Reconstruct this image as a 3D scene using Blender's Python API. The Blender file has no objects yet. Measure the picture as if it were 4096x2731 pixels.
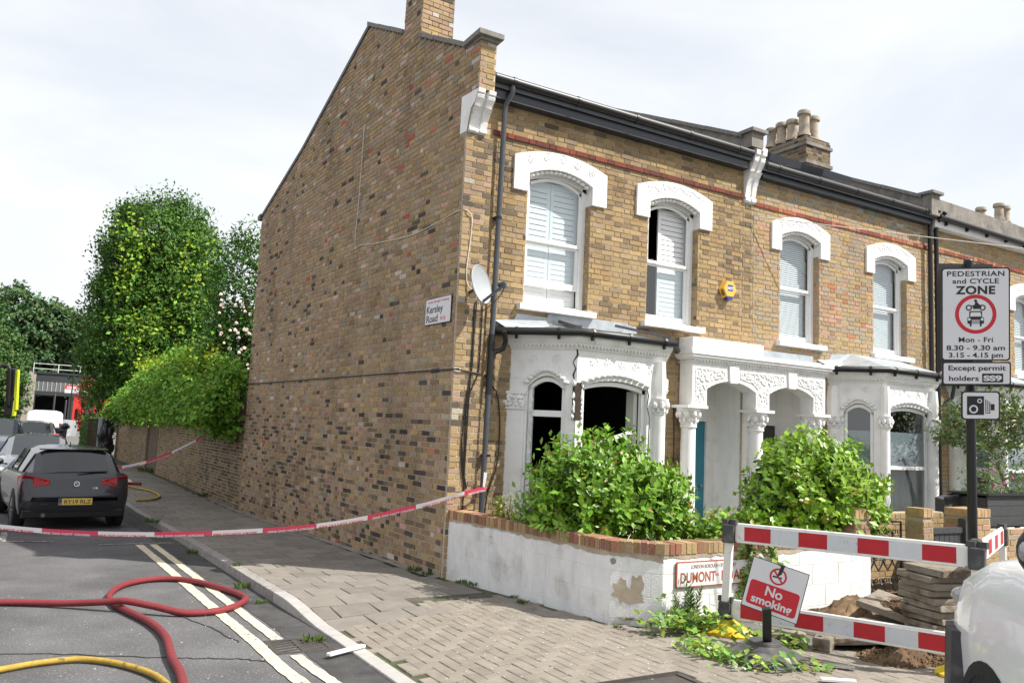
import bpy, bmesh, math, random
import numpy as np
from mathutils import Vector, Matrix
random.seed(11); RS = np.random.RandomState(5); rnd = random.random
def ru(a, b): return a + (b - a) * random.random()
scene = bpy.context.scene
col = scene.collection
# ------------------------------------------------------------------ camera, sky, sun, exposure
CAM = Vector((-4.4465, -9.1849, 1.8455))
CR = Vector((0.86228773, -0.50433161, 0.04592928)); CU = Vector((-0.09530573, -0.07253619, 0.99280175)); CF = Vector((0.49736977, 0.86045809, 0.11061276))
cd = bpy.data.cameras.new('camera'); cam = bpy.data.objects.new('camera', cd); col.objects.link(cam)
cd.sensor_width = 36; cd.sensor_fit = 'HORIZONTAL'; cd.lens = 3200 / 4096 * 36; cd.clip_start = 0.05; cd.clip_end = 2000
m = Matrix.Identity(4)
for i in range(3):
    m[i][0] = CR[i]; m[i][1] = CU[i]; m[i][2] = -CF[i]; m[i][3] = CAM[i]
cam.matrix_world = m; scene.camera = cam
SUN = Vector((0.60, -0.60, 1.0)).normalized()
sd = bpy.data.lights.new('sun', 'SUN'); sd.energy = 5.0; sd.angle = math.radians(0.55); sd.color = (1.0, 0.95, 0.87)
so = bpy.data.objects.new('sun', sd); col.objects.link(so); so.rotation_euler = SUN.to_track_quat('Z', 'Y').to_euler()
w = bpy.data.worlds.new('World'); scene.world = w; w.use_nodes = True
nt = w.node_tree; bg = nt.nodes['Background']
sky = nt.nodes.new('ShaderNodeTexSky'); sky.sky_type = 'NISHITA'; sky.sun_disc = False
sky.sun_elevation = math.asin(SUN.z); sky.sun_rotation = math.atan2(SUN.x, SUN.y); sky.air_density = 1.0; sky.dust_density = 2.0; sky.ozone_density = 1.0
bg.inputs['Strength'].default_value = 0.1
tc = nt.nodes.new('ShaderNodeTexCoord'); mp = nt.nodes.new('ShaderNodeMapping'); mp.inputs['Scale'].default_value = (1.5, 1.0, 3.2); mp.inputs['Rotation'].default_value = (0.35, 0.2, 0.5)
n1 = nt.nodes.new('ShaderNodeTexNoise'); n1.inputs['Scale'].default_value = 1.7; n1.inputs['Detail'].default_value = 6; n1.inputs['Roughness'].default_value = 0.52; n1.inputs['Distortion'].default_value = 0.5
rp = nt.nodes.new('ShaderNodeValToRGB'); rp.color_ramp.elements[0].position = 0.30; rp.color_ramp.elements[0].color = (0.66, 0.66, 0.66, 1); rp.color_ramp.elements[1].position = 0.66; rp.color_ramp.elements[1].color = (0.96, 0.96, 0.96, 1)
mx = nt.nodes.new('ShaderNodeMixRGB'); mx.inputs['Color2'].default_value = (7.4, 7.55, 7.75, 1)
for a, b in ((tc.outputs['Generated'], mp.inputs['Vector']), (mp.outputs['Vector'], n1.inputs['Vector']), (n1.outputs['Fac'], rp.inputs['Fac']), (rp.outputs['Color'], mx.inputs['Fac']), (sky.outputs['Color'], mx.inputs['Color1']), (mx.outputs['Color'], bg.inputs['Color'])):
    nt.links.new(a, b)
vs = scene.view_settings; vs.view_transform = 'Standard'; vs.look = 'None'; vs.exposure = 0.56; vs.gamma = 1.0; vs.use_curve_mapping = False
scene.render.engine = 'CYCLES'; scene.cycles.max_bounces = 6; scene.cycles.transparent_max_bounces = 12; scene.cycles.use_denoising = True; scene.cycles.sample_clamp_indirect = 6

# ------------------------------------------------------------------ materials (procedural)
MATS = {}
def mat(name, c, rough=0.75, var=0.18, scale=6.0, bump=0.0, bscale=60.0, metal=0.0, spec=0.5, c2=None, c2pos=(0.5, 0.7), c2scale=3.0, attr=False, coat=0.0, dirt=None, trans=0.0, detail=6, stain=None):
    if name in MATS: return MATS[name]
    M = bpy.data.materials.new(name); M.use_nodes = True; MATS[name] = M
    t = M.node_tree; N = t.nodes; L = t.links; b = N['Principled BSDF']
    b.inputs['Roughness'].default_value = rough; b.inputs['Metallic'].default_value = metal; b.inputs['Specular IOR Level'].default_value = spec
    if coat: b.inputs['Coat Weight'].default_value = coat; b.inputs['Coat Roughness'].default_value = 0.04
    g = N.new('ShaderNodeNewGeometry'); pos = g.outputs['Position']
    if attr:
        a = N.new('ShaderNodeAttribute'); a.attribute_name = 'col'; base = a.outputs['Color']
    else:
        r = N.new('ShaderNodeRGB'); r.outputs[0].default_value = (*c, 1); base = r.outputs[0]
    if c2 is not None:
        n = N.new('ShaderNodeTexNoise'); n.inputs['Scale'].default_value = c2scale; n.inputs['Detail'].default_value = detail; L.new(pos, n.inputs['Vector'])
        rr = N.new('ShaderNodeValToRGB'); rr.color_ramp.elements[0].position = c2pos[0]; rr.color_ramp.elements[1].position = c2pos[1]; L.new(n.outputs['Fac'], rr.inputs['Fac'])
        x = N.new('ShaderNodeMixRGB'); x.inputs['Color2'].default_value = (*c2, 1); L.new(rr.outputs['Color'], x.inputs['Fac']); L.new(base, x.inputs['Color1']); base = x.outputs['Color']
    if var:
        n = N.new('ShaderNodeTexNoise'); n.inputs['Scale'].default_value = scale; n.inputs['Detail'].default_value = detail; n.inputs['Roughness'].default_value = 0.65; L.new(pos, n.inputs['Vector'])
        mr = N.new('ShaderNodeMapRange'); mr.inputs['From Min'].default_value = 0.25; mr.inputs['From Max'].default_value = 0.75; mr.inputs['To Min'].default_value = 1 - var; mr.inputs['To Max'].default_value = 1 + var; L.new(n.outputs['Fac'], mr.inputs['Value'])
        x = N.new('ShaderNodeVectorMath'); x.operation = 'SCALE'; L.new(base, x.inputs[0]); L.new(mr.outputs['Result'], x.inputs['Scale']); base = x.outputs[0]
    if stain:
        mp_ = N.new('ShaderNodeMapping'); mp_.inputs['Scale'].default_value = stain[0]; L.new(pos, mp_.inputs['Vector']); n = N.new('ShaderNodeTexNoise'); n.inputs['Scale'].default_value = 1.0; n.inputs['Detail'].default_value = 5; n.inputs['Roughness'].default_value = .6; L.new(mp_.outputs[0], n.inputs['Vector'])
        mr = N.new('ShaderNodeMapRange'); mr.inputs['From Min'].default_value = stain[2]; mr.inputs['From Max'].default_value = stain[3]; mr.inputs['To Min'].default_value = 1; mr.inputs['To Max'].default_value = 1 - stain[1]; L.new(n.outputs['Fac'], mr.inputs['Value'])
        x = N.new('ShaderNodeVectorMath'); x.operation = 'SCALE'; L.new(base, x.inputs[0]); L.new(mr.outputs['Result'], x.inputs['Scale']); base = x.outputs[0]
    L.new(base, b.inputs['Base Color'])
    if bump:
        n = N.new('ShaderNodeTexNoise'); n.inputs['Scale'].default_value = bscale; n.inputs['Detail'].default_value = 4; L.new(pos, n.inputs['Vector'])
        bp = N.new('ShaderNodeBump'); bp.inputs['Strength'].default_value = bump; bp.inputs['Distance'].default_value = 0.01; L.new(n.outputs['Fac'], bp.inputs['Height']); L.new(bp.outputs['Normal'], b.inputs['Normal'])
    if trans:
        tr = N.new('ShaderNodeBsdfTranslucent'); L.new(base, tr.inputs['Color']); ms = N.new('ShaderNodeMixShader'); ms.inputs['Fac'].default_value = trans
        L.new(b.outputs[0], ms.inputs[1]); L.new(tr.outputs[0], ms.inputs[2]); L.new(ms.outputs[0], N['Material Output'].inputs['Surface'])
    return M
def glass_mat(name, tint=(0.9, 0.95, 0.97), refl=0.16, rough=0.0):
    M = bpy.data.materials.new(name); M.use_nodes = True; MATS[name] = M; t = M.node_tree; N = t.nodes; L = t.links
    N.remove(N['Principled BSDF']); tr = N.new('ShaderNodeBsdfTransparent'); tr.inputs['Color'].default_value = (*tint, 1)
    gl = N.new('ShaderNodeBsdfGlossy'); gl.inputs['Roughness'].default_value = rough
    fr = N.new('ShaderNodeLayerWeight'); fr.inputs['Blend'].default_value = 0.5; pw = N.new('ShaderNodeMath'); pw.operation = 'POWER'; pw.inputs[1].default_value = 3.5; L.new(fr.outputs['Facing'], pw.inputs[0]); ad = N.new('ShaderNodeMath'); ad.operation = 'MULTIPLY_ADD'; ad.inputs[1].default_value = 0.75; ad.inputs[2].default_value = refl; L.new(pw.outputs[0], ad.inputs[0])
    ms = N.new('ShaderNodeMixShader'); L.new(ad.outputs[0], ms.inputs['Fac']); L.new(tr.outputs[0], ms.inputs[1]); L.new(gl.outputs[0], ms.inputs[2]); L.new(ms.outputs[0], N['Material Output'].inputs['Surface'])
    return M

mat('brick', (0.3, 0.2, 0.1), 0.9, 0.24, 55, 0.5, 90, spec=0.25, attr=True, stain=((.9, .9, .45), .34, .50, .74))
mat('mortar', (0.44, 0.375, 0.285), 0.95, 0.22, 9, 0.6, 120, spec=0.15, stain=((.9, .9, .45), .30, .50, .74))
mat('mortar_front', (0.44, 0.35, 0.235), 0.95, 0.2, 12, 0.6, 120, spec=0.15, stain=((.9, .9, .45), .28, .50, .74))
mat('mortar_pale', (0.52, 0.45, 0.34), 0.95, 0.2, 12, 0.6, 120, spec=0.15)
mat('white_paint', (0.79, 0.785, 0.775), 0.6, 0.05, 5, 0.2, 60, c2=(.66, .645, .61), c2pos=(.56, .78), c2scale=4.5, stain=((7, 7, .8), .10, .52, .72))
mat('white_render', (0.74, 0.74, 0.735), 0.85, 0.08, 5, 0.55, 75, c2=(0.46, 0.43, 0.39), c2pos=(0.56, 0.80), c2scale=2.6, stain=((4, 4, 1.0), .16, .5, .72))
mat('white_gloss', (0.80, 0.80, 0.79), 0.35, 0.03, 5)
mat('shutter_white', (0.80, 0.81, 0.81), 0.5, 0.02, 5)
mat('stone_grey', (0.20, 0.195, 0.18), 0.9, 0.3, 14, 0.5, 60, c2=(0.30, 0.22, 0.09), c2pos=(0.6, 0.75), c2scale=9)
mat('cement', (0.23, 0.21, 0.185), 0.95, 0.35, 5, 0.5, 40, c2=(0.12, 0.11, 0.10), c2pos=(0.5, 0.75), c2scale=3)
mat('black_plastic', (0.010, 0.0105, 0.012), 0.42, 0.15, 8)
mat('grey_plastic', (0.060, 0.066, 0.078), 0.38, 0.12, 10)
mat('fascia', (0.022, 0.026, 0.034), 0.35, 0.15, 10)
mat('lead', (0.42, 0.46, 0.49), 0.45, 0.2, 7, 0.3, 15, metal=0.35)
mat('bay_slate', (0.17, 0.165, 0.165), 0.65, 0.25, 10, 0.3, 40)
mat('slate', (0.09, 0.095, 0.105), 0.6, 0.25, 10, 0.3, 40)
mat('dark_room', (0.022, 0.022, 0.023), 0.9, 0.2, 3)  # near-black walls: the darkness of unlit rooms is put into the colour
mat('soot_wood', (0.045, 0.032, 0.022), 0.95, 0.5, 20, 0.8, 40)
mat('iron', (0.012, 0.012, 0.013), 0.4, 0.2, 30, 0.2, 80)
mat('clay_pot', (0.40, 0.33, 0.25), 0.9, 0.3, 9, 0.3, 40, c2=(0.20, 0.18, 0.15), c2pos=(0.45, 0.7), c2scale=5)
mat('teal', (0.03, 0.20, 0.28), 0.5, 0.05, 5)
mat('asphalt', (0.108, 0.108, 0.112), 0.92, 0.26, 1.1, 0.45, 170, spec=0.25, c2=(0.34, 0.33, 0.32), c2pos=(0.58, 0.74), c2scale=95, detail=2, stain=((.5, .35, 1), .30, .45, .75))
mat('asphalt_far', (0.125, 0.12, 0.115), 0.92, 0.3, 2, 0.5, 60)
mat('asphalt_dark', (0.055, 0.054, 0.054), 0.9, 0.4, 4, 0.9, 150, c2=(0.16, 0.15, 0.145), c2pos=(0.62, 0.72), c2scale=120, detail=2)
mat('slab', (0.245, 0.228, 0.205), 0.92, 0.18, 5, 0.5, 160, spec=0.2, attr=True)
mat('paver', (0.27, 0.24, 0.20), 0.92, 0.2, 6, 0.5, 160, spec=0.2, attr=True)
mat('joint', (0.075, 0.075, 0.05), 0.98, 0.4, 6, 0.6, 120, c2=(0.06, 0.085, 0.02), c2pos=(0.5, 0.6), c2scale=2.2)
mat('granite', (0.30, 0.28, 0.265), 0.85, 0.25, 9, 0.5, 130, c2=(0.12, 0.115, 0.11), c2pos=(0.55, 0.65), c2scale=90, detail=2)
mat('kerb_concrete', (0.36, 0.345, 0.33), 0.9, 0.15, 7, 0.3, 120)
mat('yellow_line', (0.60, 0.54, 0.39), 0.85, 0.22, 14, 0.25, 150, c2=(0.10, 0.095, 0.085), c2pos=(0.60, 0.68), c2scale=22)
mat('worn_line', (0.38, 0.37, 0.35), 0.85, 0.2, 14, 0.5, 150, c2=(0.09, 0.09, 0.09), c2pos=(0.45, 0.55), c2scale=26)
mat('cast_iron', (0.060, 0.052, 0.047), 0.75, 0.3, 20, 0.5, 90)
mat('hose_red', (0.19, 0.022, 0.028), 0.75, 0.2, 30, 0.4, 160)
mat('hose_yellow', (0.40, 0.26, 0.035), 0.75, 0.25, 20, 0.4, 140, c2=(0.12, 0.09, 0.05), c2pos=(0.58, 0.72), c2scale=14)
mat('tape', (0.8, 0.8, 0.8), 0.35, 0, attr=True, trans=0.35)
mat('leaf', (0.1, 0.2, 0.02), 0.42, 0.25, 4, spec=0.55, attr=True, trans=0.22)
mat('leaf_matt', (0.1, 0.2, 0.02), 0.65, 0.25, 1.5, spec=0.3, attr=True, trans=0.25)
mat('bark', (0.11, 0.085, 0.06), 0.95, 0.4, 12, 0.8, 40)
mat('twig', (0.17, 0.10, 0.045), 0.85, 0.3, 20)
mat('soil', (0.125, 0.082, 0.052), 0.98, 0.5, 10, 1.0, 60, spec=0.1, c2=(0.24, 0.17, 0.10), c2pos=(0.5, 0.7), c2scale=3)
mat('concrete_slab', (0.235, 0.205, 0.17), 0.95, 0.25, 8, 0.6, 60, spec=0.15, c2=(0.11, 0.08, 0.055), c2pos=(0.52, 0.66), c2scale=6)
mat('sign_white', (0.66, 0.66, 0.68), 0.45, 0.03, 3)
mat('sign_black', (0.012, 0.012, 0.014), 0.45, 0)
mat('sign_red', (0.52, 0.012, 0.025), 0.45, 0.05, 8)
mat('sign_back', (0.02, 0.021, 0.024), 0.5, 0.1, 8)
mat('letter_red', (0.55, 0.03, 0.06), 0.5, 0)
mat('rust_red', (0.33, 0.075, 0.03), 0.8, 0.4, 40)
mat('brown_letter', (0.13, 0.05, 0.035), 0.8, 0.3, 40)
mat('plastic_white', (0.74, 0.73, 0.70), 0.5, 0.07, 8, 0.15, 60, c2=(0.42, 0.38, 0.31), c2pos=(0.60, 0.78), c2scale=9)
mat('reflect_white', (0.60, 0.62, 0.65), 0.4, 0.05, 14, c2=(0.34, 0.32, 0.29), c2pos=(0.62, 0.74), c2scale=16)
mat('reflect_red', (0.46, 0.012, 0.022), 0.38, 0.12, 9)
mat('rubber_yellow', (0.62, 0.44, 0.015), 0.65, 0.15, 14, 0.3, 70, c2=(0.18, 0.13, 0.04), c2pos=(0.58, 0.72), c2scale=9)
mat('rubber_grey', (0.060, 0.058, 0.060), 0.75, 0.25, 14, 0.3, 90, c2=(0.15, 0.145, 0.14), c2pos=(0.5, 0.7), c2scale=6)
mat('bin_green', (0.012, 0.055, 0.030), 0.4, 0.15, 8)
mat('dark_wood', (0.040, 0.042, 0.046), 0.7, 0.25, 14, 0.4, 40)
mat('gate_wood', (0.16, 0.115, 0.085), 0.9, 0.35, 12, 0.6, 30)
mat('dish_grey', (0.33, 0.36, 0.38), 0.45, 0.06, 8)
mat('alarm_yellow', (0.80, 0.44, 0.08), 0.45, 0.03, 8)
mat('alarm_blue', (0.02, 0.045, 0.25), 0.4, 0)
mat('cable_black', (0.012, 0.012, 0.012), 0.5, 0)
mat('cable_white', (0.60, 0.57, 0.50), 0.6, 0.1, 10)
mat('paint_dark', (0.030, 0.033, 0.040), 0.25, 0.05, 3, metal=0.35, coat=0.6)
mat('paint_silver', (0.22, 0.235, 0.26), 0.25, 0.04, 3, metal=0.7, coat=1.0)
mat('paint_navy', (0.06, 0.075, 0.105), 0.22, 0.04, 3, metal=0.6, coat=1.0)
mat('paint_white', (0.80, 0.81, 0.83), 0.3, 0.02, 3, coat=0.6)
mat('paint_grey', (0.12, 0.125, 0.135), 0.25, 0.04, 3, metal=0.6, coat=1.0)
mat('paint_red', (0.46, 0.02, 0.015), 0.25, 0.04, 3, coat=1.0)
mat('car_glass', (0.012, 0.014, 0.016), 0.04, 0, spec=0.8)
mat('tail_red', (0.42, 0.004, 0.010), 0.3, 0.1, 20)
mat('tyre', (0.017, 0.017, 0.018), 0.85, 0.2, 20, 0.3, 70)
mat('rim', (0.30, 0.31, 0.32), 0.3, 0.05, 10, metal=0.9)
mat('chrome', (0.6, 0.6, 0.62), 0.12, 0, metal=1.0)
mat('lamp_clear', (0.30, 0.32, 0.33), 0.1, 0.2, 40, coat=1.0)
mat('plate_yellow', (0.72, 0.52, 0.10), 0.4, 0.03, 8)
mat('hi_vis', (0.62, 0.72, 0.03), 0.5, 0.04, 8)
mat('station_black', (0.028, 0.031, 0.036), 0.6, 0.15, 2)
mat('station_grey', (0.12, 0.125, 0.13), 0.6, 0.1, 2)
mat('station_red', (0.62, 0.030, 0.022), 0.5, 0.05, 2)
mat('pale_brick', (0.38, 0.34, 0.30), 0.9, 0.2, 6)
mat('rail_white', (0.62, 0.64, 0.64), 0.5, 0.05, 5)
mat('bag_black', (0.014, 0.014, 0.016), 0.3, 0.1, 9, 0.6, 14)
mat('curtain', (0.62, 0.62, 0.58), 0.9, 0.05, 9)
mat('frost', (0.58, 0.63, 0.64), 0.7, 0.05, 9)
mat('shard', (0.60, 0.65, 0.67), 0.15, 0, spec=0.8)
mat('petal', (0.55, 0.06, 0.22), 0.7, 0.2, 20)
mat('petal_pale', (0.75, 0.60, 0.56), 0.7, 0.2, 20)
mat('moss', (0.075, 0.13, 0.02), 0.95, 0.4, 14)
GLASS = glass_mat('window_glass', (0.86, 0.92, 0.94), 0.14)
GLASS_CAR = glass_mat('car_window', (0.16, 0.18, 0.20), 0.12)
GLASS_D = glass_mat('dark_window_glass', (0.55, 0.60, 0.62), 0.16)

# ------------------------------------------------------------------ mesh helpers
Z = Vector((0, 0, 1))
def V(*a): return Vector(a)
class Frame:
    def __init__(s, o, u, n):
        s.o = Vector(o); s.u = Vector(u).normalized(); s.n = Vector(n).normalized()
    def __call__(s, u, z, d=0.0): return s.o + s.u * u + Z * z + s.n * d
FRONT = Frame((0, 0, 0), (1, 0, 0), (0, -1, 0))
SK = math.radians(-3.106)
SU = Vector((math.sin(SK), math.cos(SK), 0)); SN = Vector((-math.cos(SK), math.sin(SK), 0))
SIDE = Frame((0, 0, 0), SU, SN)
class MB:
    def __init__(s): s.v = []; s.f = []; s.c = []; s.has_c = False
    def add(s, vs, fs, c=None):
        b = len(s.v); s.v += [tuple(p) for p in vs]; s.f += [tuple(i + b for i in f) for f in fs]
        s.c += [c or (1, 1, 1)] * len(fs)
        if c: s.has_c = True
        return s
    def quad(s, a, b, c_, d, c=None): return s.add([a, b, c_, d], [(0, 1, 2, 3)], c)
    def hexa(s, p, c=None, skip=()):
        f = [(0, 3, 2, 1), (4, 5, 6, 7), (0, 1, 5, 4), (1, 2, 6, 5), (2, 3, 7, 6), (3, 0, 4, 7)]
        return s.add(p, [q for i, q in enumerate(f) if i not in skip], c)
    def box(s, lo, hi, c=None):
        x0, y0, z0 = lo; x1, y1, z1 = hi
        return s.hexa([(x0, y0, z0), (x1, y0, z0), (x1, y1, z0), (x0, y1, z0), (x0, y0, z1), (x1, y0, z1), (x1, y1, z1), (x0, y1, z1)], c)
    def fbox(s, F, u0, u1, z0, z1, d0, d1, c=None):
        return s.hexa([F(u0, z0, d1), F(u1, z0, d1), F(u1, z0, d0), F(u0, z0, d0), F(u0, z1, d1), F(u1, z1, d1), F(u1, z1, d0), F(u0, z1, d0)], c)
    def mbox(s, M, sx, sy, sz, c=None):
        P = [M @ Vector((x * sx / 2, y * sy / 2, z * sz / 2)) for z in (-1, 1) for x, y in ((-1, -1), (1, -1), (1, 1), (-1, 1))]
        return s.hexa(P, c)
    def bar(s, a, b, w, h=None, c=None, up=Z):
        a = Vector(a); b = Vector(b); t = (b - a).normalized(); h = h or w
        if abs(t.dot(up)) > 0.98: up = Vector((0, 1, 0))
        x = t.cross(up).normalized() * w / 2; y = x.cross(t).normalized() * h / 2
        return s.hexa([a - x - y, a + x - y, a + x + y, a - x + y, b - x - y, b + x - y, b + x + y, b - x + y], c)
    def strip(s, F, tri, d0, d1, c=None):
        for (u0, a0, b0), (u1, a1, b1) in zip(tri[:-1], tri[1:]):
            if abs(u1 - u0) < 1e-6: continue
            s.hexa([F(u0, a0, d1), F(u1, a1, d1), F(u1, a1, d0), F(u0, a0, d0), F(u0, b0, d1), F(u1, b1, d1), F(u1, b1, d0), F(u0, b0, d0)], c)
        return s
    def prism(s, poly, off, c=None):
        n = len(poly); off = Vector(off); P = [Vector(p) for p in poly]
        return s.add(P + [p + off for p in P], [tuple(range(n))[::-1], tuple(range(n, 2 * n))] + [(i, (i + 1) % n, n + (i + 1) % n, n + i) for i in range(n)], c)
    def tube(s, pts, r, n=8, c=None, cap=True):
        pts = [Vector(p) for p in pts]; m_ = len(pts); R = r if isinstance(r, (list, tuple)) else [r] * m_
        up = Vector((0.3, 0.2, 1)).normalized(); rings = []; prev = None
        for i, p in enumerate(pts):
            t = (pts[min(i + 1, m_ - 1)] - pts[max(i - 1, 0)]).normalized()
            if prev is None:
                x = t.cross(up if abs(t.dot(up)) < 0.95 else Vector((1, 0, 0))).normalized()
            else:
                x = (prev - t * prev.dot(t)).normalized()
            prev = x; y = t.cross(x)
            rings += [p + (x * math.cos(k * 2 * math.pi / n) + y * math.sin(k * 2 * math.pi / n)) * R[i] for k in range(n)]
        f = [(i * n + k, i * n + (k + 1) % n, (i + 1) * n + (k + 1) % n, (i + 1) * n + k) for i in range(m_ - 1) for k in range(n)]
        if cap: f += [tuple(range(n))[::-1], tuple(range((m_ - 1) * n, m_ * n))]
        return s.add(rings, f, c)
    def lathe(s, o, prof, n=16, axis=Z, c=None, cap=True):
        o = Vector(o); axis = Vector(axis).normalized(); x = axis.cross(Vector((0.31, 0.9, 0.2))).normalized(); y = axis.cross(x)
        R = [o + axis * z + (x * math.cos(k * 2 * math.pi / n) + y * math.sin(k * 2 * math.pi / n)) * r for r, z in prof for k in range(n)]
        m_ = len(prof); f = [(i * n + k, i * n + (k + 1) % n, (i + 1) * n + (k + 1) % n, (i + 1) * n + k) for i in range(m_ - 1) for k in range(n)]
        if cap: f += [tuple(range(n))[::-1], tuple(range((m_ - 1) * n, m_ * n))]
        return s.add(R, f, c)
    def blob(s, o, r, n=7, m_=5, c=None, jit=0.0):
        o = Vector(o); r = r if isinstance(r, (tuple, list)) else (r, r, r); vs = []
        for i in range(m_ + 1):
            t = math.pi * i / m_
            for k in range(n):
                p = 2 * math.pi * k / n; j = 1 + ru(-jit, jit)
                vs.append(o + Vector((r[0] * math.sin(t) * math.cos(p), r[1] * math.sin(t) * math.sin(p), r[2] * math.cos(t))) * j)
        return s.add(vs, [(i * n + k, (i + 1) * n + k, (i + 1) * n + (k + 1) % n, i * n + (k + 1) % n) for i in range(m_) for k in range(n)], c)
    def mesh(s, name):
        me = bpy.data.meshes.new(name); me.from_pydata(s.v, [], s.f)
        if s.has_c:
            a = me.color_attributes.new('col', 'FLOAT_COLOR', 'CORNER')
            arr = np.repeat(np.array([(*c, 1.0) for c in s.c], np.float32), [len(f) for f in s.f], axis=0)
            a.data.foreach_set('color', arr.ravel())
        me.update(); return me
    def build(s, name, mt, parent=None, smooth=False, bevel=0.0):
        return link(name, s.mesh(name), mt, parent, smooth, bevel)
def wmat(o):
    if o is None: return Matrix.Identity(4)
    return (wmat(o.parent) @ o.matrix_parent_inverse if o.parent else Matrix.Identity(4)) @ o.matrix_basis
def setp(o, parent):
    if parent is not None:
        o.parent = parent; o.matrix_parent_inverse = wmat(parent).inverted()
def link(name, me, mt, parent=None, smooth=False, bevel=0.0):
    if mt is not None and not me.materials: me.materials.append(MATS[mt] if isinstance(mt, str) else mt)
    o = bpy.data.objects.new(name, me); col.objects.link(o); setp(o, parent)
    if smooth:
        me.shade_smooth() if hasattr(me, 'shade_smooth') else None
        if smooth is not True and hasattr(me, 'set_sharp_from_angle'): me.set_sharp_from_angle(angle=math.radians(smooth))
    if bevel:
        b = o.modifiers.new('bevel', 'BEVEL'); b.width = bevel; b.segments = 2; b.limit_method = 'ANGLE'
    return o
def tag(o, label, cat, group=None, kind=None):
    if label: o['label'] = label
    if cat: o['category'] = cat
    if group: o['group'] = group
    if kind: o['kind'] = kind
    return o
def thing(name, label, cat, loc=(0, 0, 0), group=None):
    o = bpy.data.objects.new(name, None); o.empty_display_size = 0.2; col.objects.link(o); o.location = loc
    return tag(o, label, cat, group)
def struct(o): o['kind'] = 'structure'; return o
def text(body, F, u, z, size, mt, parent, name='lettering', d=0.004, align='CENTER', bold=0.0, sx=1.0, extrude=0.0006, spacing=1.0, width=None):
    cu = bpy.data.curves.new('t', 'FONT'); cu.body = body; cu.size = size; cu.align_x = align; cu.align_y = 'BOTTOM_BASELINE'; cu.offset = bold; cu.extrude = extrude; cu.space_character = spacing
    o = bpy.data.objects.new('t', cu); me = bpy.data.meshes.new_from_object(o); bpy.data.objects.remove(o); bpy.data.curves.remove(cu)
    up = getattr(F, 'up', Z)
    if width:
        xs = [v.co.x for v in me.vertices]; sx = width / (max(xs) - min(xs))
    for v in me.vertices:
        x, y, zz = v.co; v.co = F.o + F.u * (u + x * sx) + up * (z + y) + F.n * (d + zz)
    me.materials.clear(); me.name = name; return link(name, me, mt, parent)
class TFrame(Frame):                                                  # frame with its own up axis (tilted plates)
    def __init__(s, o, u, up, n):
        Frame.__init__(s, o, u, n); s.up = Vector(up).normalized()
    def __call__(s, u, z, d=0.0): return s.o + s.u * u + s.up * z + s.n * d
def lerp(a, b, t): return a + (b - a) * t
def smooth01(t): t = max(0, min(1, t)); return t * t * (3 - 2 * t)
def catmull(P, n=8, closed=False):
    P = [Vector(p) for p in P]; out = []; N = len(P)
    for i in range(N if closed else N - 1):
        p0 = P[(i - 1) % N] if closed or i > 0 else P[0]; p1 = P[i]; p2 = P[(i + 1) % N]; p3 = P[(i + 2) % N] if closed or i + 2 < N else P[-1]
        for k in range(n):
            t = k / n; out.append(0.5 * ((2 * p1) + (p2 - p0) * t + (2 * p0 - 5 * p1 + 4 * p2 - p3) * t * t + (3 * p1 - p0 - 3 * p2 + p3) * t ** 3))
    if not closed: out.append(P[-1])
    return out
GZ = np.array([(-200, .3), (-60, .3), (-10, .2), (9, -.18), (22, -.09), (40, -.1), (92, -.25), (600, -.25)])
def zg(y): return float(np.interp(y, GZ[:, 0], GZ[:, 1]))
def inview(p):
    q = Vector(p) - CAM; d = q.dot(CF)
    if d < 0.3: return None
    x = q.dot(CR) / d; y = q.dot(CU) / d
    return d if abs(x) < 0.66 and abs(y) < 0.45 else None
# ------------------------------------------------------------------ brickwork
CL = 0.075; BH = 0.0605
_base = [(.335, .24, .132), (.355, .26, .145), (.315, .225, .122), (.30, .215, .122), (.365, .262, .135), (.33, .245, .155), (.345, .255, .165), (.305, .23, .15),
         (.205, .150, .092), (.165, .125, .082), (.345, .235, .165), (.325, .21, .145), (.30, .25, .185), (.36, .29, .21)]
PAL = []
for c in _base:
    for k in (0.90, 1.0, 1.09): PAL.append(tuple(x * k for x in c))
I_DARK = len(PAL); PAL += [(.050, .045, .042), (.080, .067, .055), (.105, .085, .064), (.065, .054, .048)]
I_RED = len(PAL); PAL += [(.40, .085, .058), (.37, .12, .075), (.42, .17, .10), (.32, .07, .05)]
I_PINK = len(PAL); PAL += [(.46, .27, .20), (.48, .31, .27), (.42, .25, .18)]
I_PALE = len(PAL); PAL += [(.42, .37, .30), (.48, .43, .37), (.26, .255, .20)]
I_BAND = len(PAL); PAL += [(.215, .060, .042), (.185, .052, .040), (.245, .070, .046), (.15, .052, .042)]
I_YEL = len(PAL); PAL += [(.365, .25, .118), (.335, .228, .115), (.395, .278, .142), (.35, .255, .15)]
def pick_side(u, z):
    r = rnd(); low = z < 2.0
    if r < (0.115 if low else 0.03): return I_DARK + random.randrange(4)
    if r < (0.125 if low else 0.042): return I_RED + random.randrange(3)
    if r < (0.14 if low else 0.065): return I_PINK + random.randrange(3)
    if r < (0.15 if low else 0.085) + (0.04 if z > 5.6 else 0): return I_PALE + random.randrange(3)
    if low and rnd() < 0.25: return random.choice((24, 25, 27, 28, 30, 33))
    return random.choice((0, 1, 2, 3, 4, 5, 6, 7, 8, 9, 10, 11, 12, 13, 14, 15, 16, 17, 18, 19, 20, 21, 22, 23, 26, 30, 31, 32, 33, 36, 37, 38, 39))
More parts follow.
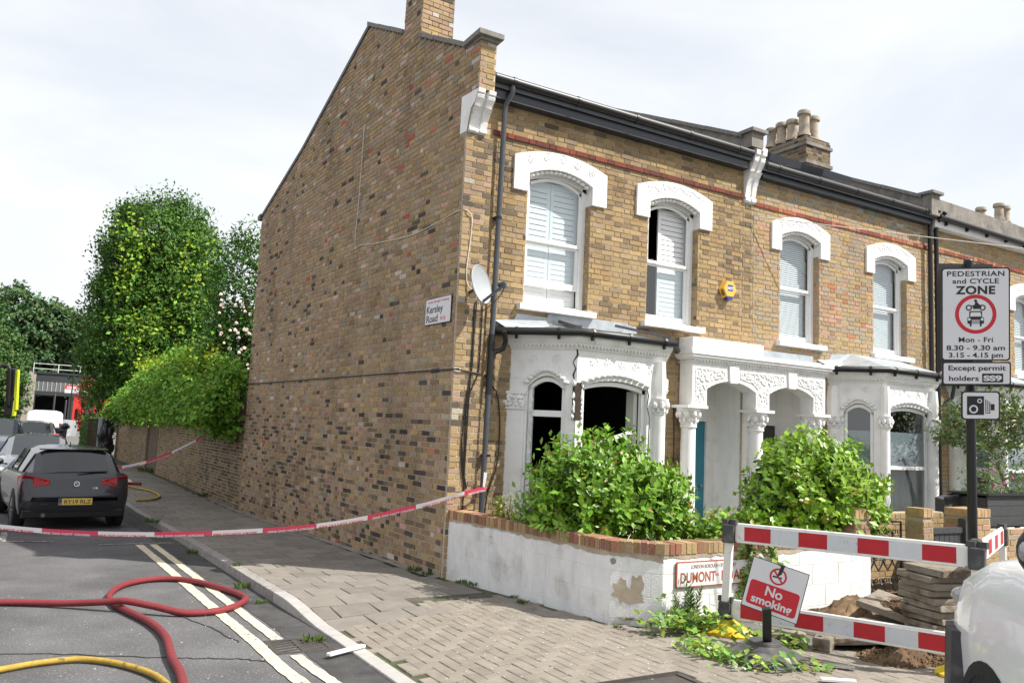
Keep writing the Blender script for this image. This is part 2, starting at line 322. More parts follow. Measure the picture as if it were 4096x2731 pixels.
def pick_front(u, z):
    r = rnd(); b = math.sin(u * 1.7 + 2.1) * math.sin(z * 2.3 + 0.4) * 0.12
    dirty = 0.30 + b + (0.22 if z < 3.3 else 0) + (0.15 if 5.3 < z < 5.7 else 0)
    if r < dirty: return random.choice((24, 25, 26, 26, 29, 21, 22, 9, 10, 11, 23))
    if r < dirty + 0.012: return I_DARK + 2
    if r < dirty + 0.30: return I_YEL + random.randrange(4)
    return random.choice((0, 1, 2, 3, 4, 5, 6, 7, 8, 12, 13, 14))
def pick_pier(u, z):
    r = rnd()
    if u > 0.2 and r < 0.45: return random.choice((24, 25, 27, 28, 29))  # right part darker: stains plus the downpipe's shadow put into the brick colours
    if r < 0.08: return I_DARK + 2
    if r < 0.14: return I_PALE + random.randrange(2)
    return random.choice((I_YEL, I_YEL + 1, I_YEL + 3, 1, 4, 13, 14, 31, 32))
def pick_new(u, z):
    r = rnd()
    if 7.0 < u < 8.6 and 3.6 < z < 5.4 and r < 0.34: return random.choice((I_PINK, I_PINK + 2, I_RED + 2, 31, 34))
    if z > 5.85 and r < 0.4: return random.choice((I_PALE, I_PALE + 2, 21, 22))
    if r < 0.10: return random.choice((I_PINK, I_PINK + 2, 31))
    return random.choice((I_YEL, I_YEL + 2, I_YEL + 3, I_YEL + 2, 38, 39, 40, 14, 5))
class Brick:
    __slots__ = ('F', 'u0', 'u1', 'z0', 'h', 'd', 'ci', 'part', 'score')
class Brickwork:
    def __init__(s): s.b = []
    def wall(s, F, zlo, zhi, iv, pick, part, phase=0.0, cl=CL, stack=False):
        n0 = int(round(zlo / cl)); n1 = int(round(zhi / cl))
        for k in range(n0, n1):
            z = k * cl
            for a, b in iv(z + cl / 2):
                if b - a < 0.03: continue
                u = a - 0.3375 + (phase + (0.169 if k % 2 else 0.0)) % 0.3375; seq = 0
                while u < b:
                    for L in (0.2155, 0.1025):
                        x0 = max(u + .001, a + 0.003); x1 = min(u + L - .001, b - 0.003)
                        if x1 - x0 > 0.028: s.one(F, x0, x1, z + 0.005, BH, pick((x0 + x1) / 2, z), part)
                        u += L + 0.00975
    def one(s, F, u0, u1, z0, h, ci, part, d=None):
        q = Brick(); q.F = F; q.u0 = u0 + ru(-.0015, .0015); q.u1 = u1 + ru(-.0015, .0015); q.z0 = z0 + ru(-.0015, .0015); q.h = h; q.d = d if d is not None else ru(0.004, 0.011); q.ci = ci; q.part = part
        p = F((u0 + u1) / 2, z0 + h / 2, q.d); dd = inview(p); q.score = 0.0
        if dd: q.score = (u1 - u0) * h * abs((CAM - p).normalized().dot(F.n)) / dd ** 2
        s.b.append(q)
    def finish(s, owner, limit=300, name='brick', stuff='brickwork', mt='brick', back=0.02):
        s.b.sort(key=lambda q: -q.score)
        top = [q for q in s.b[:limit] if q.score > 0]; rest = s.b[len(top):]; cache = {}
        for q in top:
            L = round((q.u1 - q.u0) / 0.008) * 0.008; key = (id(q.F), L, q.h, q.ci)
            if key not in cache:
                G = Frame((0, 0, 0), q.F.u, q.F.n); mb = MB(); j = lambda: ru(-.0018, .0018)
                mb.hexa([G(-L / 2 + j(), -q.h / 2 + j(), 0), G(L / 2 + j(), -q.h / 2 + j(), 0), G(L / 2, -q.h / 2, -back), G(-L / 2, -q.h / 2, -back), G(-L / 2 + j(), q.h / 2 + j(), 0), G(L / 2 + j(), q.h / 2 + j(), 0), G(L / 2, q.h / 2, -back), G(-L / 2, q.h / 2, -back)], PAL[q.ci], skip=(4,))
                me = mb.mesh(name); me.materials.append(MATS[mt]); cache[key] = me
            o = bpy.data.objects.new(name, cache[key]); col.objects.link(o); o.location = q.F((q.u0 + q.u1) / 2, q.z0 + q.h / 2, q.d); par = q.part
            o.parent = par; o.matrix_parent_inverse = wmat(par).inverted()
        if rest:
            mb = MB(); j = lambda: ru(-.002, .002)
            for q in rest:
                F = q.F; k = ru(.9, 1.1); c = tuple(x * k for x in PAL[q.ci])
                mb.hexa([F(q.u0 + j(), q.z0 + j(), q.d), F(q.u1 + j(), q.z0 + j(), q.d), F(q.u1, q.z0, q.d - back), F(q.u0, q.z0, q.d - back), F(q.u0 + j(), q.z0 + q.h + j(), q.d), F(q.u1 + j(), q.z0 + q.h + j(), q.d), F(q.u1, q.z0 + q.h, q.d - back), F(q.u0, q.z0 + q.h, q.d - back)], c, skip=(4,))
            o = mb.build(stuff, mt, owner); o['kind'] = 'stuff'
def mortar(F, zlo, zhi, iv, parent, name, mt='mortar', d=0.0, cl=CL):
    mb = MB(); n0 = int(round(zlo / cl)); n1 = int(round(zhi / cl))
    for k in range(n0, n1):
        for a, b in iv((k + .5) * cl): mb.quad(F(a, k * cl, d), F(b, k * cl, d), F(b, (k + 1) * cl, d), F(a, (k + 1) * cl, d))
    return mb.build(name, mt, parent)
def minus(a, b, holes):
    out = [(a, b)]
    for h0, h1 in holes:
        nx = []
        for p, q in out:
            if h1 <= p or h0 >= q: nx.append((p, q)); continue
            if h0 > p: nx.append((p, h0))
            if h1 < q: nx.append((h1, q))
        out = nx
    return out
def arc(u0, u1, zs, rise, n=12, e=2.0):
    r = []
    for i in range(n + 1):
        t = i / n; r.append((lerp(u0, u1, t), zs + rise * (1 - abs(2 * t - 1) ** e)))
    return r
def scroll(F, u, z, r, d, turns=1.3, a0=0.0, w=0.012, sgn=1):
    P = []
    for i in range(15):
        t = i / 14; a = a0 + sgn * turns * 2 * math.pi * t; q = r * (1 - 0.75 * t); P.append(F(u + q * math.cos(a), z + q * math.sin(a), d))
    return MB().tube(P, [w * (1 - .5 * i / 14) for i in range(15)], 5)
def leafy(mb, F, u, z, d, r, n=5, a0=0.5):
    for k in range(n):
        a = a0 + k * 2 * math.pi / n; x = u + r * .6 * math.cos(a); y = z + r * .6 * math.sin(a)
        mb.add([F(u, z, d + .002), F(x - r * .22 * math.sin(a), y + r * .22 * math.cos(a), d + .010), F(u + r * math.cos(a), z + r * math.sin(a), d + .003), F(x + r * .22 * math.sin(a), y - r * .22 * math.cos(a), d + .010)], [(0, 1, 2, 3)])
# ------------------------------------------------------------------ sash windows with white hood moulds
def hood(parent, x0, x1, zs, rise, e0, e1, zb, ztop_s, ztop, motif):
    inner = arc(x0, x1, zs, rise, 14); outer = lambda u: ztop_s + (ztop - ztop_s) * (1 - abs((2 * u - e0 - e1) / (e1 - e0)) ** 2.0)
    mb = MB(); mb.strip(FRONT, [(e0, zb, outer(e0)), ((e0 + x0) / 2, zb, outer((e0 + x0) / 2)), (x0, zb, outer(x0))], -.02, .045)
    mb.strip(FRONT, [(u, z, outer(u)) for u, z in inner], -.11, .045)
    mb.strip(FRONT, [(x1, zb, outer(x1)), ((e1 + x1) / 2, zb, outer((e1 + x1) / 2)), (e1, zb, outer(e1))], -.02, .045)
    for a_, b__ in ((x0 - .03, x0), (x1, x1 + .03)): mb.fbox(FRONT, a_, b__, zb, zs + .02, -.12, -.021)
    h = mb.build('hood_mould', 'white_paint', parent, bevel=0.006)
    rl = MB(); n = 5; cx = (x0 + x1) / 2
    for k in range(n):
        t = (k + .5) / n; u = lerp(e0 + .12, e1 - .12, t); z = (zs + rise * (1 - (2 * t - 1) ** 2) + outer(u)) / 2 + .035
        if motif == 0: rl.add(*(lambda q: (q.v, q.f))(scroll(FRONT, u, z, .075, .046, 1.1, k, .007, 1 if k % 2 else -1)))
        leafy(rl, FRONT, u, z, .046, .055 if motif == 0 else .07, 3 if motif else 4, .5 + k)
        if motif == 1 and k < n - 1: rl.tube([FRONT(lerp(u, u + .26, s), z + .03 * math.sin(s * 6.28), .047) for s in np.linspace(0.15, .85, 7)], .005, 4)
    for i in range(13):                                               # carved egg-and-leaf roll under the arch
        t = (i + .5) / 13; u = lerp(x0 + .03, x1 - .03, t); z = zs + rise * (1 - (2 * t - 1) ** 2) - .022
        rl.blob(FRONT(u, z, -.01), (.045, .03, .026), 6, 4)
    rl.build('relief', 'white_paint', parent, smooth=True)['kind'] = 'stuff'
def sash(house, x0, x1, z0, zs, rise, style, hoodp, motif):
    w_ = MB().fbox(FRONT, x0 - .10, x1 + .10, z0 - .085, z0 - .001, -.06, .105).build('window', 'white_paint', house, bevel=0.006)   # stone sill carries the window's pieces
    hood(w_, x0, x1, zs, rise, *hoodp, motif)
    F = FRONT; fr = MB(); a = arc(x0, x1, zs, rise, 14); D0, D1 = -.19, -.11
    fr.fbox(F, x0, x0 + .075, z0, zs, D0, D1); fr.fbox(F, x1 - .075, x1, z0, zs, D0, D1)
    fr.strip(F, [(u, z - .075, z - .001) for u, z in a], D0, D1); fr.fbox(F, x0 + .075, x1 - .075, z0, z0 + .05, D0, D1)
    fr.build('frame', 'white_gloss', w_, bevel=.004)
    zm = z0 + (zs - z0) * 0.52; us = MB()
    ia = [(lerp(x0 + .078, x1 - .078, t), zs + rise * (1 - (2 * t - 1) ** 2) - .077) for t in np.linspace(0, 1, 13)]
    us.fbox(F, x0 + .076, x0 + .115, zm, zs - .07, -.15, -.125); us.fbox(F, x1 - .115, x1 - .076, zm, zs - .07, -.15, -.125)
    us.strip(F, [(u, z - .045, z - .001) for u, z in ia], -.15, -.125); us.fbox(F, x0 + .076, x1 - .076, zm - .02, zm + .025, -.152, -.122)
    us.build('upper_sash', 'white_gloss', w_)
    ls = MB(); lift = .31 if style == 'raised' else .052; zt = zm - .022
    for xx in (x0 + .076, x1 - .126): ls.fbox(F, xx, xx + .05, z0 + lift, zt, -.185, -.155)
    ls.fbox(F, x0 + .127, x1 - .127, z0 + lift, z0 + lift + .085, -.185, -.155); ls.fbox(F, x0 + .127, x1 - .127, zt - .03, zt, -.185, -.155)
    ls.build('lower_sash', 'white_gloss', w_)
    pm = MB(); pm.add([F(u, z - .045, -.138) for u, z in ia] + [F(x1 - .1, zm, -.138), F(x0 + .1, zm, -.138)], [tuple(range(15))])
    if style == 'broken':
        zz = [(x0 + .1, zm + .02), (x0 + .1, zm + .10), (x0 + .16, zm + .03), (x0 + .22, zm + .06), (x0 + .25, zm + .02)]
        MB().add([F(a_, b_, -.138) for a_, b_ in zz], [(0, 1, 2, 3, 4)]).build('glass_shard', GLASS, w_)
    else: pm.build('pane', GLASS, w_)
    MB().quad(F(x0 + .12, z0 + lift + .08, -.17), F(x1 - .12, z0 + lift + .08, -.17), F(x1 - .12, zt, -.17), F(x0 + .12, zt, -.17)).build('pane', GLASS, w_)
    if style in ('raised', 'broken'):
        leaves = [(x0 + .06, (x0 + x1) / 2 - .005), ((x0 + x1) / 2 + .005, x1 - .06)] if style == 'raised' else [(x0 + .40, x0 + .97)]
        for a0, a1 in leaves:
            top = zs + .02; sh = MB()
            for q0, q1 in ((a0, a0 + .05), (a1 - .05, a1)): sh.fbox(F, q0, q1, z0 + .02, top, -.27, -.24)
            for q0, q1 in ((z0 + .02, z0 + .09), (zm - .05, zm + .02), (top - .08, top)): sh.fbox(F, a0 + .05, a1 - .05, q0, q1, -.27, -.24)
            sh.build('shutter_frame', 'shutter_white', w_)
            q = MB(); q.hexa([F(-(a1 - a0 - .1) / 2, -.038, 0) - F.o, F((a1 - a0 - .1) / 2, -.038, 0) - F.o, F((a1 - a0 - .1) / 2, -.036, -.010) - F.o, F(-(a1 - a0 - .1) / 2, -.036, -.010) - F.o, F(-(a1 - a0 - .1) / 2, .034, -.007) - F.o, F((a1 - a0 - .1) / 2, .034, -.007) - F.o, F((a1 - a0 - .1) / 2, .037, -.017) - F.o, F(-(a1 - a0 - .1) / 2, .037, -.017) - F.o])
            me = q.mesh('slat'); me.materials.append(MATS['shutter_white'])
            for lo, hi in ((z0 + .09, zm - .05), (zm + .02, top - .08)):
                n = int((hi - lo) / .072)
                for k in range(n):
                    o = bpy.data.objects.new('slat', me); col.objects.link(o); o.location = F((a0 + a1) / 2, lo + (k + .5) * (hi - lo) / n, -.236); o.parent = w_
    elif style == 'blind':
        n = int((zs + rise - z0 - .12) / .036); q = MB(); hw = (x1 - x0) / 2 - .08
        q.hexa([F(-hw, -.016, 0) - F.o, F(hw, -.016, 0) - F.o, F(hw, -.012, -.004) - F.o, F(-hw, -.012, -.004) - F.o, F(-hw, .013, -.013) - F.o, F(hw, .013, -.013) - F.o, F(hw, .016, -.017) - F.o, F(-hw, .016, -.017) - F.o])
        me = q.mesh('slat'); me.materials.append(MATS['shutter_white'])
        for k in range(n):
            o = bpy.data.objects.new('slat', me); col.objects.link(o); o.location = F((x0 + x1) / 2, z0 + .07 + k * .036, -.225); o.parent = w_
    return w_
def reveals(BW, x0, x1, z0, zt, part, pick):
    for x, u in ((x1, (0, 1, 0)), (x0, (0, 1, 0))):
        n = (-1, 0, 0) if x == x1 else (1, 0, 0); FR = Frame((x, 0, 0), u, n)
        BW.wall(FR, z0, zt, lambda z: [(0.004, .11)], pick, part)
        m_ = MB().quad(FR(0, z0, -.001), FR(.12, z0, -.001), FR(.12, zt, -.001), FR(0, zt, -.001)); m_.build('reveal', 'mortar', part)
# ------------------------------------------------------------------ canted bay window
def capital(mb, o, r0, r1, h, n=8):
    o = Vector(o); mb.lathe(o, [(r0, 0), (r0 * 1.12, .015), (r0, .03), (r0 * 1.02, h * .35), (r1 * .85, h * .75), (r1, h * .86), (r1, h)], 12)
    for ring, (q, zz, s) in enumerate(((r0 * 1.08, h * .3, .9), (r1 * .86, h * .62, 1.15))):
        for k in range(n):
            a = (k + ring * .5) * 2 * math.pi / n; p = o + Vector((math.cos(a) * q, math.sin(a) * q, zz))
            mb.blob(p, (.035 * s, .035 * s, .05 * s), 6, 4, jit=.15)
def bay(house, x0, x1, x2, x3, yb, damaged, label):
    b = bpy.data.objects.new('bay_window', None); col.objects.link(b); b.location = (x0, 0, 0); setp(b, house); b['label'] = label
    segs = [((x0, 0), (x1, -yb)), ((x1, -yb), (x2, -yb)), ((x2, -yb), (x3, 0))]; FRS = []
    for p, q in segs:
        u = Vector((q[0] - p[0], q[1] - p[1], 0)); L = u.length; FRS.append((Frame((p[0], p[1], 0), u, Vector((u.y, -u.x, 0))), L))
    panel = MB(); rel = MB(); frame = MB(); zt = 2.93
    for i, (F, L) in enumerate(FRS):
        if i == 1: a0, a1, zs, rise = .10, L - .30 if damaged else L - .16, 2.47, .09
        else: a0, a1, zs, rise = (.25, L - .15, 2.43, .15) if i == 0 else (.15, L - .25, 2.43, .15)
        panel.strip(F, [(0, .15, zt), (a0, .15, zt)], -.13, 0); panel.strip(F, [(a1, .15, zt), (L, .15, zt)], -.13, 0)
        panel.strip(F, [(a0, .15, .72), (a1, .15, .72)], -.13, 0); panel.strip(F, [(u, z, zt) for u, z in arc(a0, a1, zs, rise, 12)], -.13, 0)
        panel.fbox(F, a0 - .05, a1 + .05, .72, .78, -.10, .07)
        for k in range(12):                                           # carved roll over the arch
            t = (k + .5) / 12; u = lerp(a0 - .03, a1 + .03, t); z = zs + (rise + .04) * (1 - (2 * t - 1) ** 2) + .035; rel.blob(F(u, z, .012), (.05, .05, .03), 6, 4)
        for k in range(2 if i != 1 else 5):
            t = (k + .5) / (2 if i != 1 else 5); u = lerp(.12, L - .12, t); leafy(rel, F, u, 2.78 + .03 * (k % 2), .001, .06, 5, k)
            rel.add(*(lambda q: (q.v, q.f))(scroll(F, u, 2.78, .085, .002, .8, k, .005)))
        f0, f1 = a0 + .005, a1 - .005
        frame.fbox(F, f0, f0 + .05, .785, zs, -.12, -.05); frame.fbox(F, f1 - .05, f1, .785, zs, -.12, -.05); frame.strip(F, [(u, z - .06, z - .002) for u, z in arc(f0, f1, zs, rise - .01, 10)], -.12, -.05)
        zm = 2.10 if (damaged and i == 0) else 1.52
        if not (damaged and i == 1):
            frame.fbox(F, f0 + .05, f1 - .05, zm - .05 if damaged else zm - .03, zm + .03, -.10, -.06)
            if damaged: frame.fbox(F, f0 + .05, f1 - .05, 1.19, 1.24, -.10, -.06)
        if not damaged:
            MB().add([F(u, z - .05, -.08) for u, z in arc(f0, f1, zs, rise - .01, 10)] + [F(f1, .79, -.08), F(f0, .79, -.08)], [tuple(range(13))]).build('pane', GLASS_D, b)
            if i == 2:
                cur = MB(); cur.quad(F(.0, .8, -.2), F(L, .8, -.2), F(L, 2.6, -.2), F(.0, 2.6, -.2)); cur.build('net_curtain', 'curtain', b)
            if i < 2:
                MB().quad(F(f0 + .04, 1.55, -.095), F(f1 - .04, 1.55, -.095), F(f1 - .04, 2.12, -.095), F(f0 + .04, 2.12, -.095)).build('frosted_film', 'frost', b)
                cur = MB(); n = 46; P = [(lerp(f0 + .05, f1 - .05, k / n), -.22 + .02 * math.sin(k * 1.7) + .012 * math.sin(k * .9 + 1)) for k in range(n + 1)]
                for (ua, da), (ub, db) in zip(P[:-1], P[1:]): cur.quad(F(ua, .8, da), F(ub, .8, db), F(ub, 1.52, db), F(ua, 1.52, da))
                cur.build('net_curtain', 'curtain', b, smooth=True)
    panel.build('panel', 'white_paint', b); rel.build('relief', 'white_paint', b, smooth=True)['kind'] = 'stuff'; frame.build('frame', 'white_gloss', b)
    # cornice with dentils, gutter, lead roof
    def ring(off): 
        return [Vector((x0 - off * .9, 0.0, 0)), Vector((x1 - off * .45, -yb - off, 0)), Vector((x2 + off * .45, -yb - off, 0)), Vector((x3 + off * .9, 0.0, 0))]
    def band(mb, o0, o1, z0, z1):
        A = ring(o0); B = ring(o1); n = 4
        for k in range(3):
            mb.hexa([A[k] + Z * z0, A[k + 1] + Z * z0, V(A[k + 1].x * .9 + .1 * (x1 + x2) / 2, A[k + 1].y * .8, z0), V(A[k].x * .9 + .1 * (x1 + x2) / 2, A[k].y * .8, z0), B[k] + Z * z1, B[k + 1] + Z * z1, V(B[k + 1].x * .9 + .1 * (x1 + x2) / 2, B[k + 1].y * .8, z1), V(B[k].x * .9 + .1 * (x1 + x2) / 2, B[k].y * .8, z1)])
    co = MB(); band(co, .03, .035, 2.93, 2.945); band(co, .06, .065, 2.985, 3.01); band(co, .075, .10, 3.01, 3.05); band(co, .10, .105, 3.05, 3.12); band(co, .02, .04, 2.945, 2.985)
    co.build('cornice', 'white_paint', b)
    dn = MB()
    A = ring(.05)
    for k in range(2):
        p, q = A[k], A[k + 1]; L = (q - p).length; n = int(L / .055); u = (q - p).normalized(); nn = V(u.y, -u.x, 0)
        for i in range(n):
            c = p + u * (L * (i + .5) / n); dn.add([c - u * .02 + Z * 2.986 + nn * .012, c + u * .02 + Z * 2.986 + nn * .012, c + Z * 2.95 + nn * .012, c - u * .02 + Z * 2.986 - nn * .03, c + u * .02 + Z * 2.986 - nn * .03, c + Z * 2.95 - nn * .03], [(0, 2, 1), (0, 3, 5, 2), (1, 2, 5, 4)])
    dn.build('dentils', 'white_paint', b)['kind'] = 'stuff'
    gp = [ring(.13)[0] + V(-.16, -.05, 3.14)] + [p + Z * 3.14 for p in ring(.13)[1:3]] + [ring(.13)[3] + V(.02, -.12, 3.145)]
    g = MB(); g.tube(gp, .052, 10); g.build('gutter', 'black_plastic', b, smooth=50)
    for k, t in ((0, .25), (0, .75), (1, .12), (1, .5), (1, .88)):
        c = gp[k].lerp(gp[k + 1], t); u = (gp[k + 1] - gp[k]).normalized(); jt = MB(); jt.tube([c - u * .02, c + u * .02], .059, 10); jt.box(c + V(-.012, -.02, -.1), c + V(.012, .02, -.03)); jt.build('gutter_bracket', 'black_plastic', b)
    R = ring(.12); lr = MB(); top = [V(x0 - .02, -.005, 3.40), V(x1 + .1, -.02, 3.47), V(x2 - .1, -.02, 3.46), V(x3, -.005, 3.38)] if not damaged else [V(x0 - .02, -.005, 3.27), V(x1 + .1, -.02, 3.33), V(x2 - .1, -.02, 3.33), V(x3, -.005, 3.27)]
    for k in range(3): lr.quad(R[k] + Z * 3.18, R[k + 1] + Z * 3.18, top[k + 1], top[k])
    lr.build('lead_roof', 'bay_slate' if damaged else 'lead', b)
    fl = MB(); seq = [(x0 - .30, x0 + .0, .0, 3.28, 3.31), (x0 + .0, x0 + .68, .0, 3.36, 3.40), (x0 + .5, x2 - .1, .0, 3.42, 3.47), (x2 - .25, x3 - .55, .0, 3.40, 3.44)]
    for j, (a, c, _, z0, z1) in enumerate(seq): fl.add([V(a, -.01 - .004 * j, 3.2 + .1 * (j > 0)), V(c, -.01 - .004 * j, 3.24 + .1 * (j > 0)), V(c - .03, -.012 - .004 * j, z1), V(a + .05, -.012 - .004 * j, z0 + (.05 if j else .0))], [(0, 1, 2, 3)])
    fl.quad(V(x0 - .30, -.02, 3.29), V(x0 + .5, -.03, 3.36), V(x0 + .45, -.3, 3.20), V(x0 - .16, -.16, 3.17))
    fl.build('lead_flashing', 'lead', b)
    if damaged:
        MB().bar(V(x1 - .04, -yb - .05, 3.21), V(x1 + .12, -.1, 3.36), .09, .05).build('slate_hip', 'slate', b); hip = MB(); hip.bar(V(x2 + .02, -yb - .08, 3.22), V(x1 + .85, -.35, 3.36), .05, .03); hip.build('slate_hip', 'slate', b)
    # corner columns and capitals
    for k, (cx, cy, rr) in enumerate(((x0 + .06, -.055, .115), (x2 - .10, -yb - .02, .085), (x1 + .02, -yb - .015, .075))):
        if damaged and k == 2: continue
        c = MB()
        if damaged and k == 0:
            F = FRS[0][0]; c.fbox(F, -.07, .225, .1, 2.13, -.1, .03); c.build('pilaster', 'white_paint', b, bevel=.02)
            cp = MB(); cp.fbox(F, -.09, .24, 2.33, 2.37, -.1, .05); cp.fbox(F, -.08, .23, 2.13, 2.16, -.1, .045)
            for i in range(26): cp.blob(F(ru(-.07, .22), ru(2.18, 2.31), ru(.02, .05)), (ru(.025, .045), ru(.025, .045), ru(.025, .05)), 6, 4, jit=.3)
            cp.fbox(F, -.06, .215, 2.16, 2.33, -.1, .03); cp.build('capital', 'white_paint', b, smooth=40)
        else:
            c.lathe((cx, cy, .1), [(rr * 1.5, 0), (rr * 1.5, .35), (rr * 1.15, .45), (rr, .5), (rr, 2.05)], 14); c.build('column', 'white_paint', b, smooth=40)
            cp = MB(); capital(cp, (cx, cy, 2.14), rr, rr * 1.5, .23); cp.build('capital', 'white_paint', b, smooth=40)
            MB().lathe((cx, cy, 2.37), [(rr * 1.1, 0), (rr * 1.1, .25), (rr * .9, .5)], 8).build('impost', 'white_paint', b, smooth=40)
    if damaged:
        F = FRS[0][0]; L = FRS[0][1]; F1 = FRS[1][0]
        MB().fbox(F1, -.035, .075, 2.02, 2.50, -.1, .008).build('exposed_timber', 'soot_wood', b)
        pl = MB()
        for i in range(16): pl.blob(F1(random.choice((-.045, .085)) + ru(-.012, .012), ru(1.95, 2.5), .006), (ru(.01, .03), ru(.01, .025), ru(.02, .05)), 6, 4, jit=.4)
        pl.build('broken_plaster', 'white_render', b)
        def crack(Fr, pts, w0, name='crack'):
            mb = MB(); 
            for k in range(len(pts) - 1):
                (ua, za), (ub, zb_) = pts[k], pts[k + 1]; wa = w0 * (.3 + .7 * ((k * 37) % 10) / 10); wb = w0 * (.3 + .7 * (((k + 1) * 37) % 10) / 10)
                mb.quad(Fr(ua - wa, za, .003), Fr(ua + wa, za, .003), Fr(ub + wb, zb_, .003), Fr(ub - wb, zb_, .003))
            mb.build(name, 'soot_wood', b)
        crack(F, [(L - .03, 2.5), (L - .05, 2.6), (L - .02, 2.68), (L - .06, 2.76), (L + .0, 2.86), (L - .01, 2.93)], .016)
        crack(Frame(F1(0, 0, .112), F1.u, F1.n), [(.16, 2.99), (.19, 3.03), (.17, 3.06), (.21, 3.11)], .006)
        crack(Frame(F1(0, 0, .01), F1.u, F1.n), [(-.03, 1.2), (-.02, 1.5), (-.035, 1.75), (-.01, 1.95), (-.02, 2.05)], .007)
        crack(F, [(.02, 2.54), (.08, 2.545), (.15, 2.535)], .008); L1 = FRS[1][1]
        crack(F1, [(L1 - .30, 2.5), (L1 - .28, 2.4), (L1 - .30, 2.25), (L1 - .255, 2.1), (L1 - .26, 1.7), (L1 - .27, 1.2)], .012)
        crack(F1, [(L1 - .30, 2.5), (L1 - .2, 2.49), (L1 - .1, 2.5)], .008)
        MB().bar(F1(.40, 1.72, -.12), F1(.93, 1.90, -.02), .03, .05).build('broken_glazing_bar', 'white_gloss', b)
        MB().fbox(F1, L1 - .42, L1 - .36, .8, 2.45, -.30, -.14).build('curtain_edge', 'curtain', b)
        rf = MB()
        for i in range(60): rf.blob(F(.305 + ru(-.02, .01), ru(.9, 2.3), -.03), (.012, .012, ru(.01, .05)), 5, 3, jit=.4)
        rf.build('broken_frame_edge', 'white_render', b)
    return b
# ------------------------------------------------------------------ corner house
house = thing('corner_house', 'brown brick corner house with tall gable wall, shattered white bay window and chimney', 'house', (0, 0, 0))
BW = Brickwork()
COPE = [(-.02, 6.90), (.08, 6.92), (1.585, 7.68), (2.1, 7.93), (3.575, 8.67)]; VERGE = [(3.575, 8.67), (6.78, 7.33), (9.36, 6.47)]
def side_iv(z):
    if z < 5.72: return [(0.0, 9.40)]
    lo = -.30 if z > 6.2 else lerp(-.06, -.30, (z - 5.72) / .48); hi = 9.40
    if z > 6.47:
        hi = float(np.interp(-z, [-p[1] for p in VERGE], [p[0] for p in VERGE]))
    if z > 6.88: lo = float(np.interp(z, [p[1] for p in COPE], [p[0] for p in COPE]))
    return [(lo, hi)] if hi - lo > .02 else []
side_wall = mortar(SIDE, -.225, 8.70, side_iv, house, 'side_wall')
def side_bricks(z):
    if 5.72 <= z < 6.24: return [(.13 if z < 6.05 else lerp(.13, -.28, (z - 6.05) / .19), side_iv(z)[0][1])]
    return side_iv(z)
BW.wall(SIDE, -.225, 8.70, side_bricks, pick_side, side_wall)
WINS = [(1.0, 2.06, 3.55, 5.36, .13), (3.13, 4.13, 3.55, 5.36, .13)]
def front_iv(z):
    h = [(x0, x1) for x0, x1, z0, zs, r in WINS if z0 < z < zs + r]
    if z < 3.12: h += [(.86, 3.51)]
    if z < 2.76: h += [(3.95, 5.2)]
    return minus(.405 if z < 5.69 else .0, 5.10, h)
front_wall = mortar(FRONT, 0, 6.45, front_iv, house, 'front_wall', 'mortar_front')
def front_b(z): return [] if 5.772 < z < 5.85 else front_iv(z)
BW.wall(FRONT, 0, 6.45, front_b, pick_front, front_wall, .05)
for k in range(28):                                                   # projecting red band course
    u = .42 + k * .169; L = .2155 if k % 2 == 0 else .1025
u = .41; k = 0
while u < 5.08:
    L = .2155 if k % 2 == 0 else .1025; BW.one(FRONT, u, min(u + L, 5.09), 5.78, BH, I_BAND + random.randrange(4), front_wall, .035); u += L + .0097; k += 1
PILF = Frame((0, 0, 0), (1, 0, 0), (0, -1, 0)); PILF.o = Vector((0, -.045, 0))
pil_iv = lambda z: [(0, .405)]
pilaster = mortar(PILF, 0, 5.70, pil_iv, house, 'pilaster', 'mortar_pale')
BW.wall(PILF, 0, 5.70, pil_iv, pick_pier, pilaster, .11)
MB().quad(V(0, 0.0, 0), V(0, -.045, 0), V(0, -.045, 5.7), V(0, 0, 5.7)).quad(V(.405, 0, 0), V(.405, -.045, 0), V(.405, -.045, 5.7), V(.405, 0, 5.7)).build('pilaster_return', 'mortar', house)
PIERF = Frame((0.016, -.30, 0), (1, 0, 0), (0, -1, 0)); pier_iv = lambda z: [(0, .235)]
eaves_pier = mortar(PIERF, 6.225, 6.90, pier_iv, house, 'eaves_pier', 'mortar_pale'); BW.wall(PIERF, 6.225, 6.90, pier_iv, pick_pier, eaves_pier, .05)
PR = Frame((.251, -.30, 0), (0, 1, 0), (1, 0, 0)); mortar(PR, 6.225, 6.90, lambda z: [(0, .5)], house, 'eaves_pier_return')
MB().quad(V(.0, .02, 6.24), V(.25, .02, 6.24), V(.25, -.3, 6.24), V(.0, -.3, 6.24)).build('pier_underside', 'mortar', house)
for x0, x1, z0, zs, r in WINS: reveals(BW, x0, x1, z0, zs - .25, front_wall, pick_front)
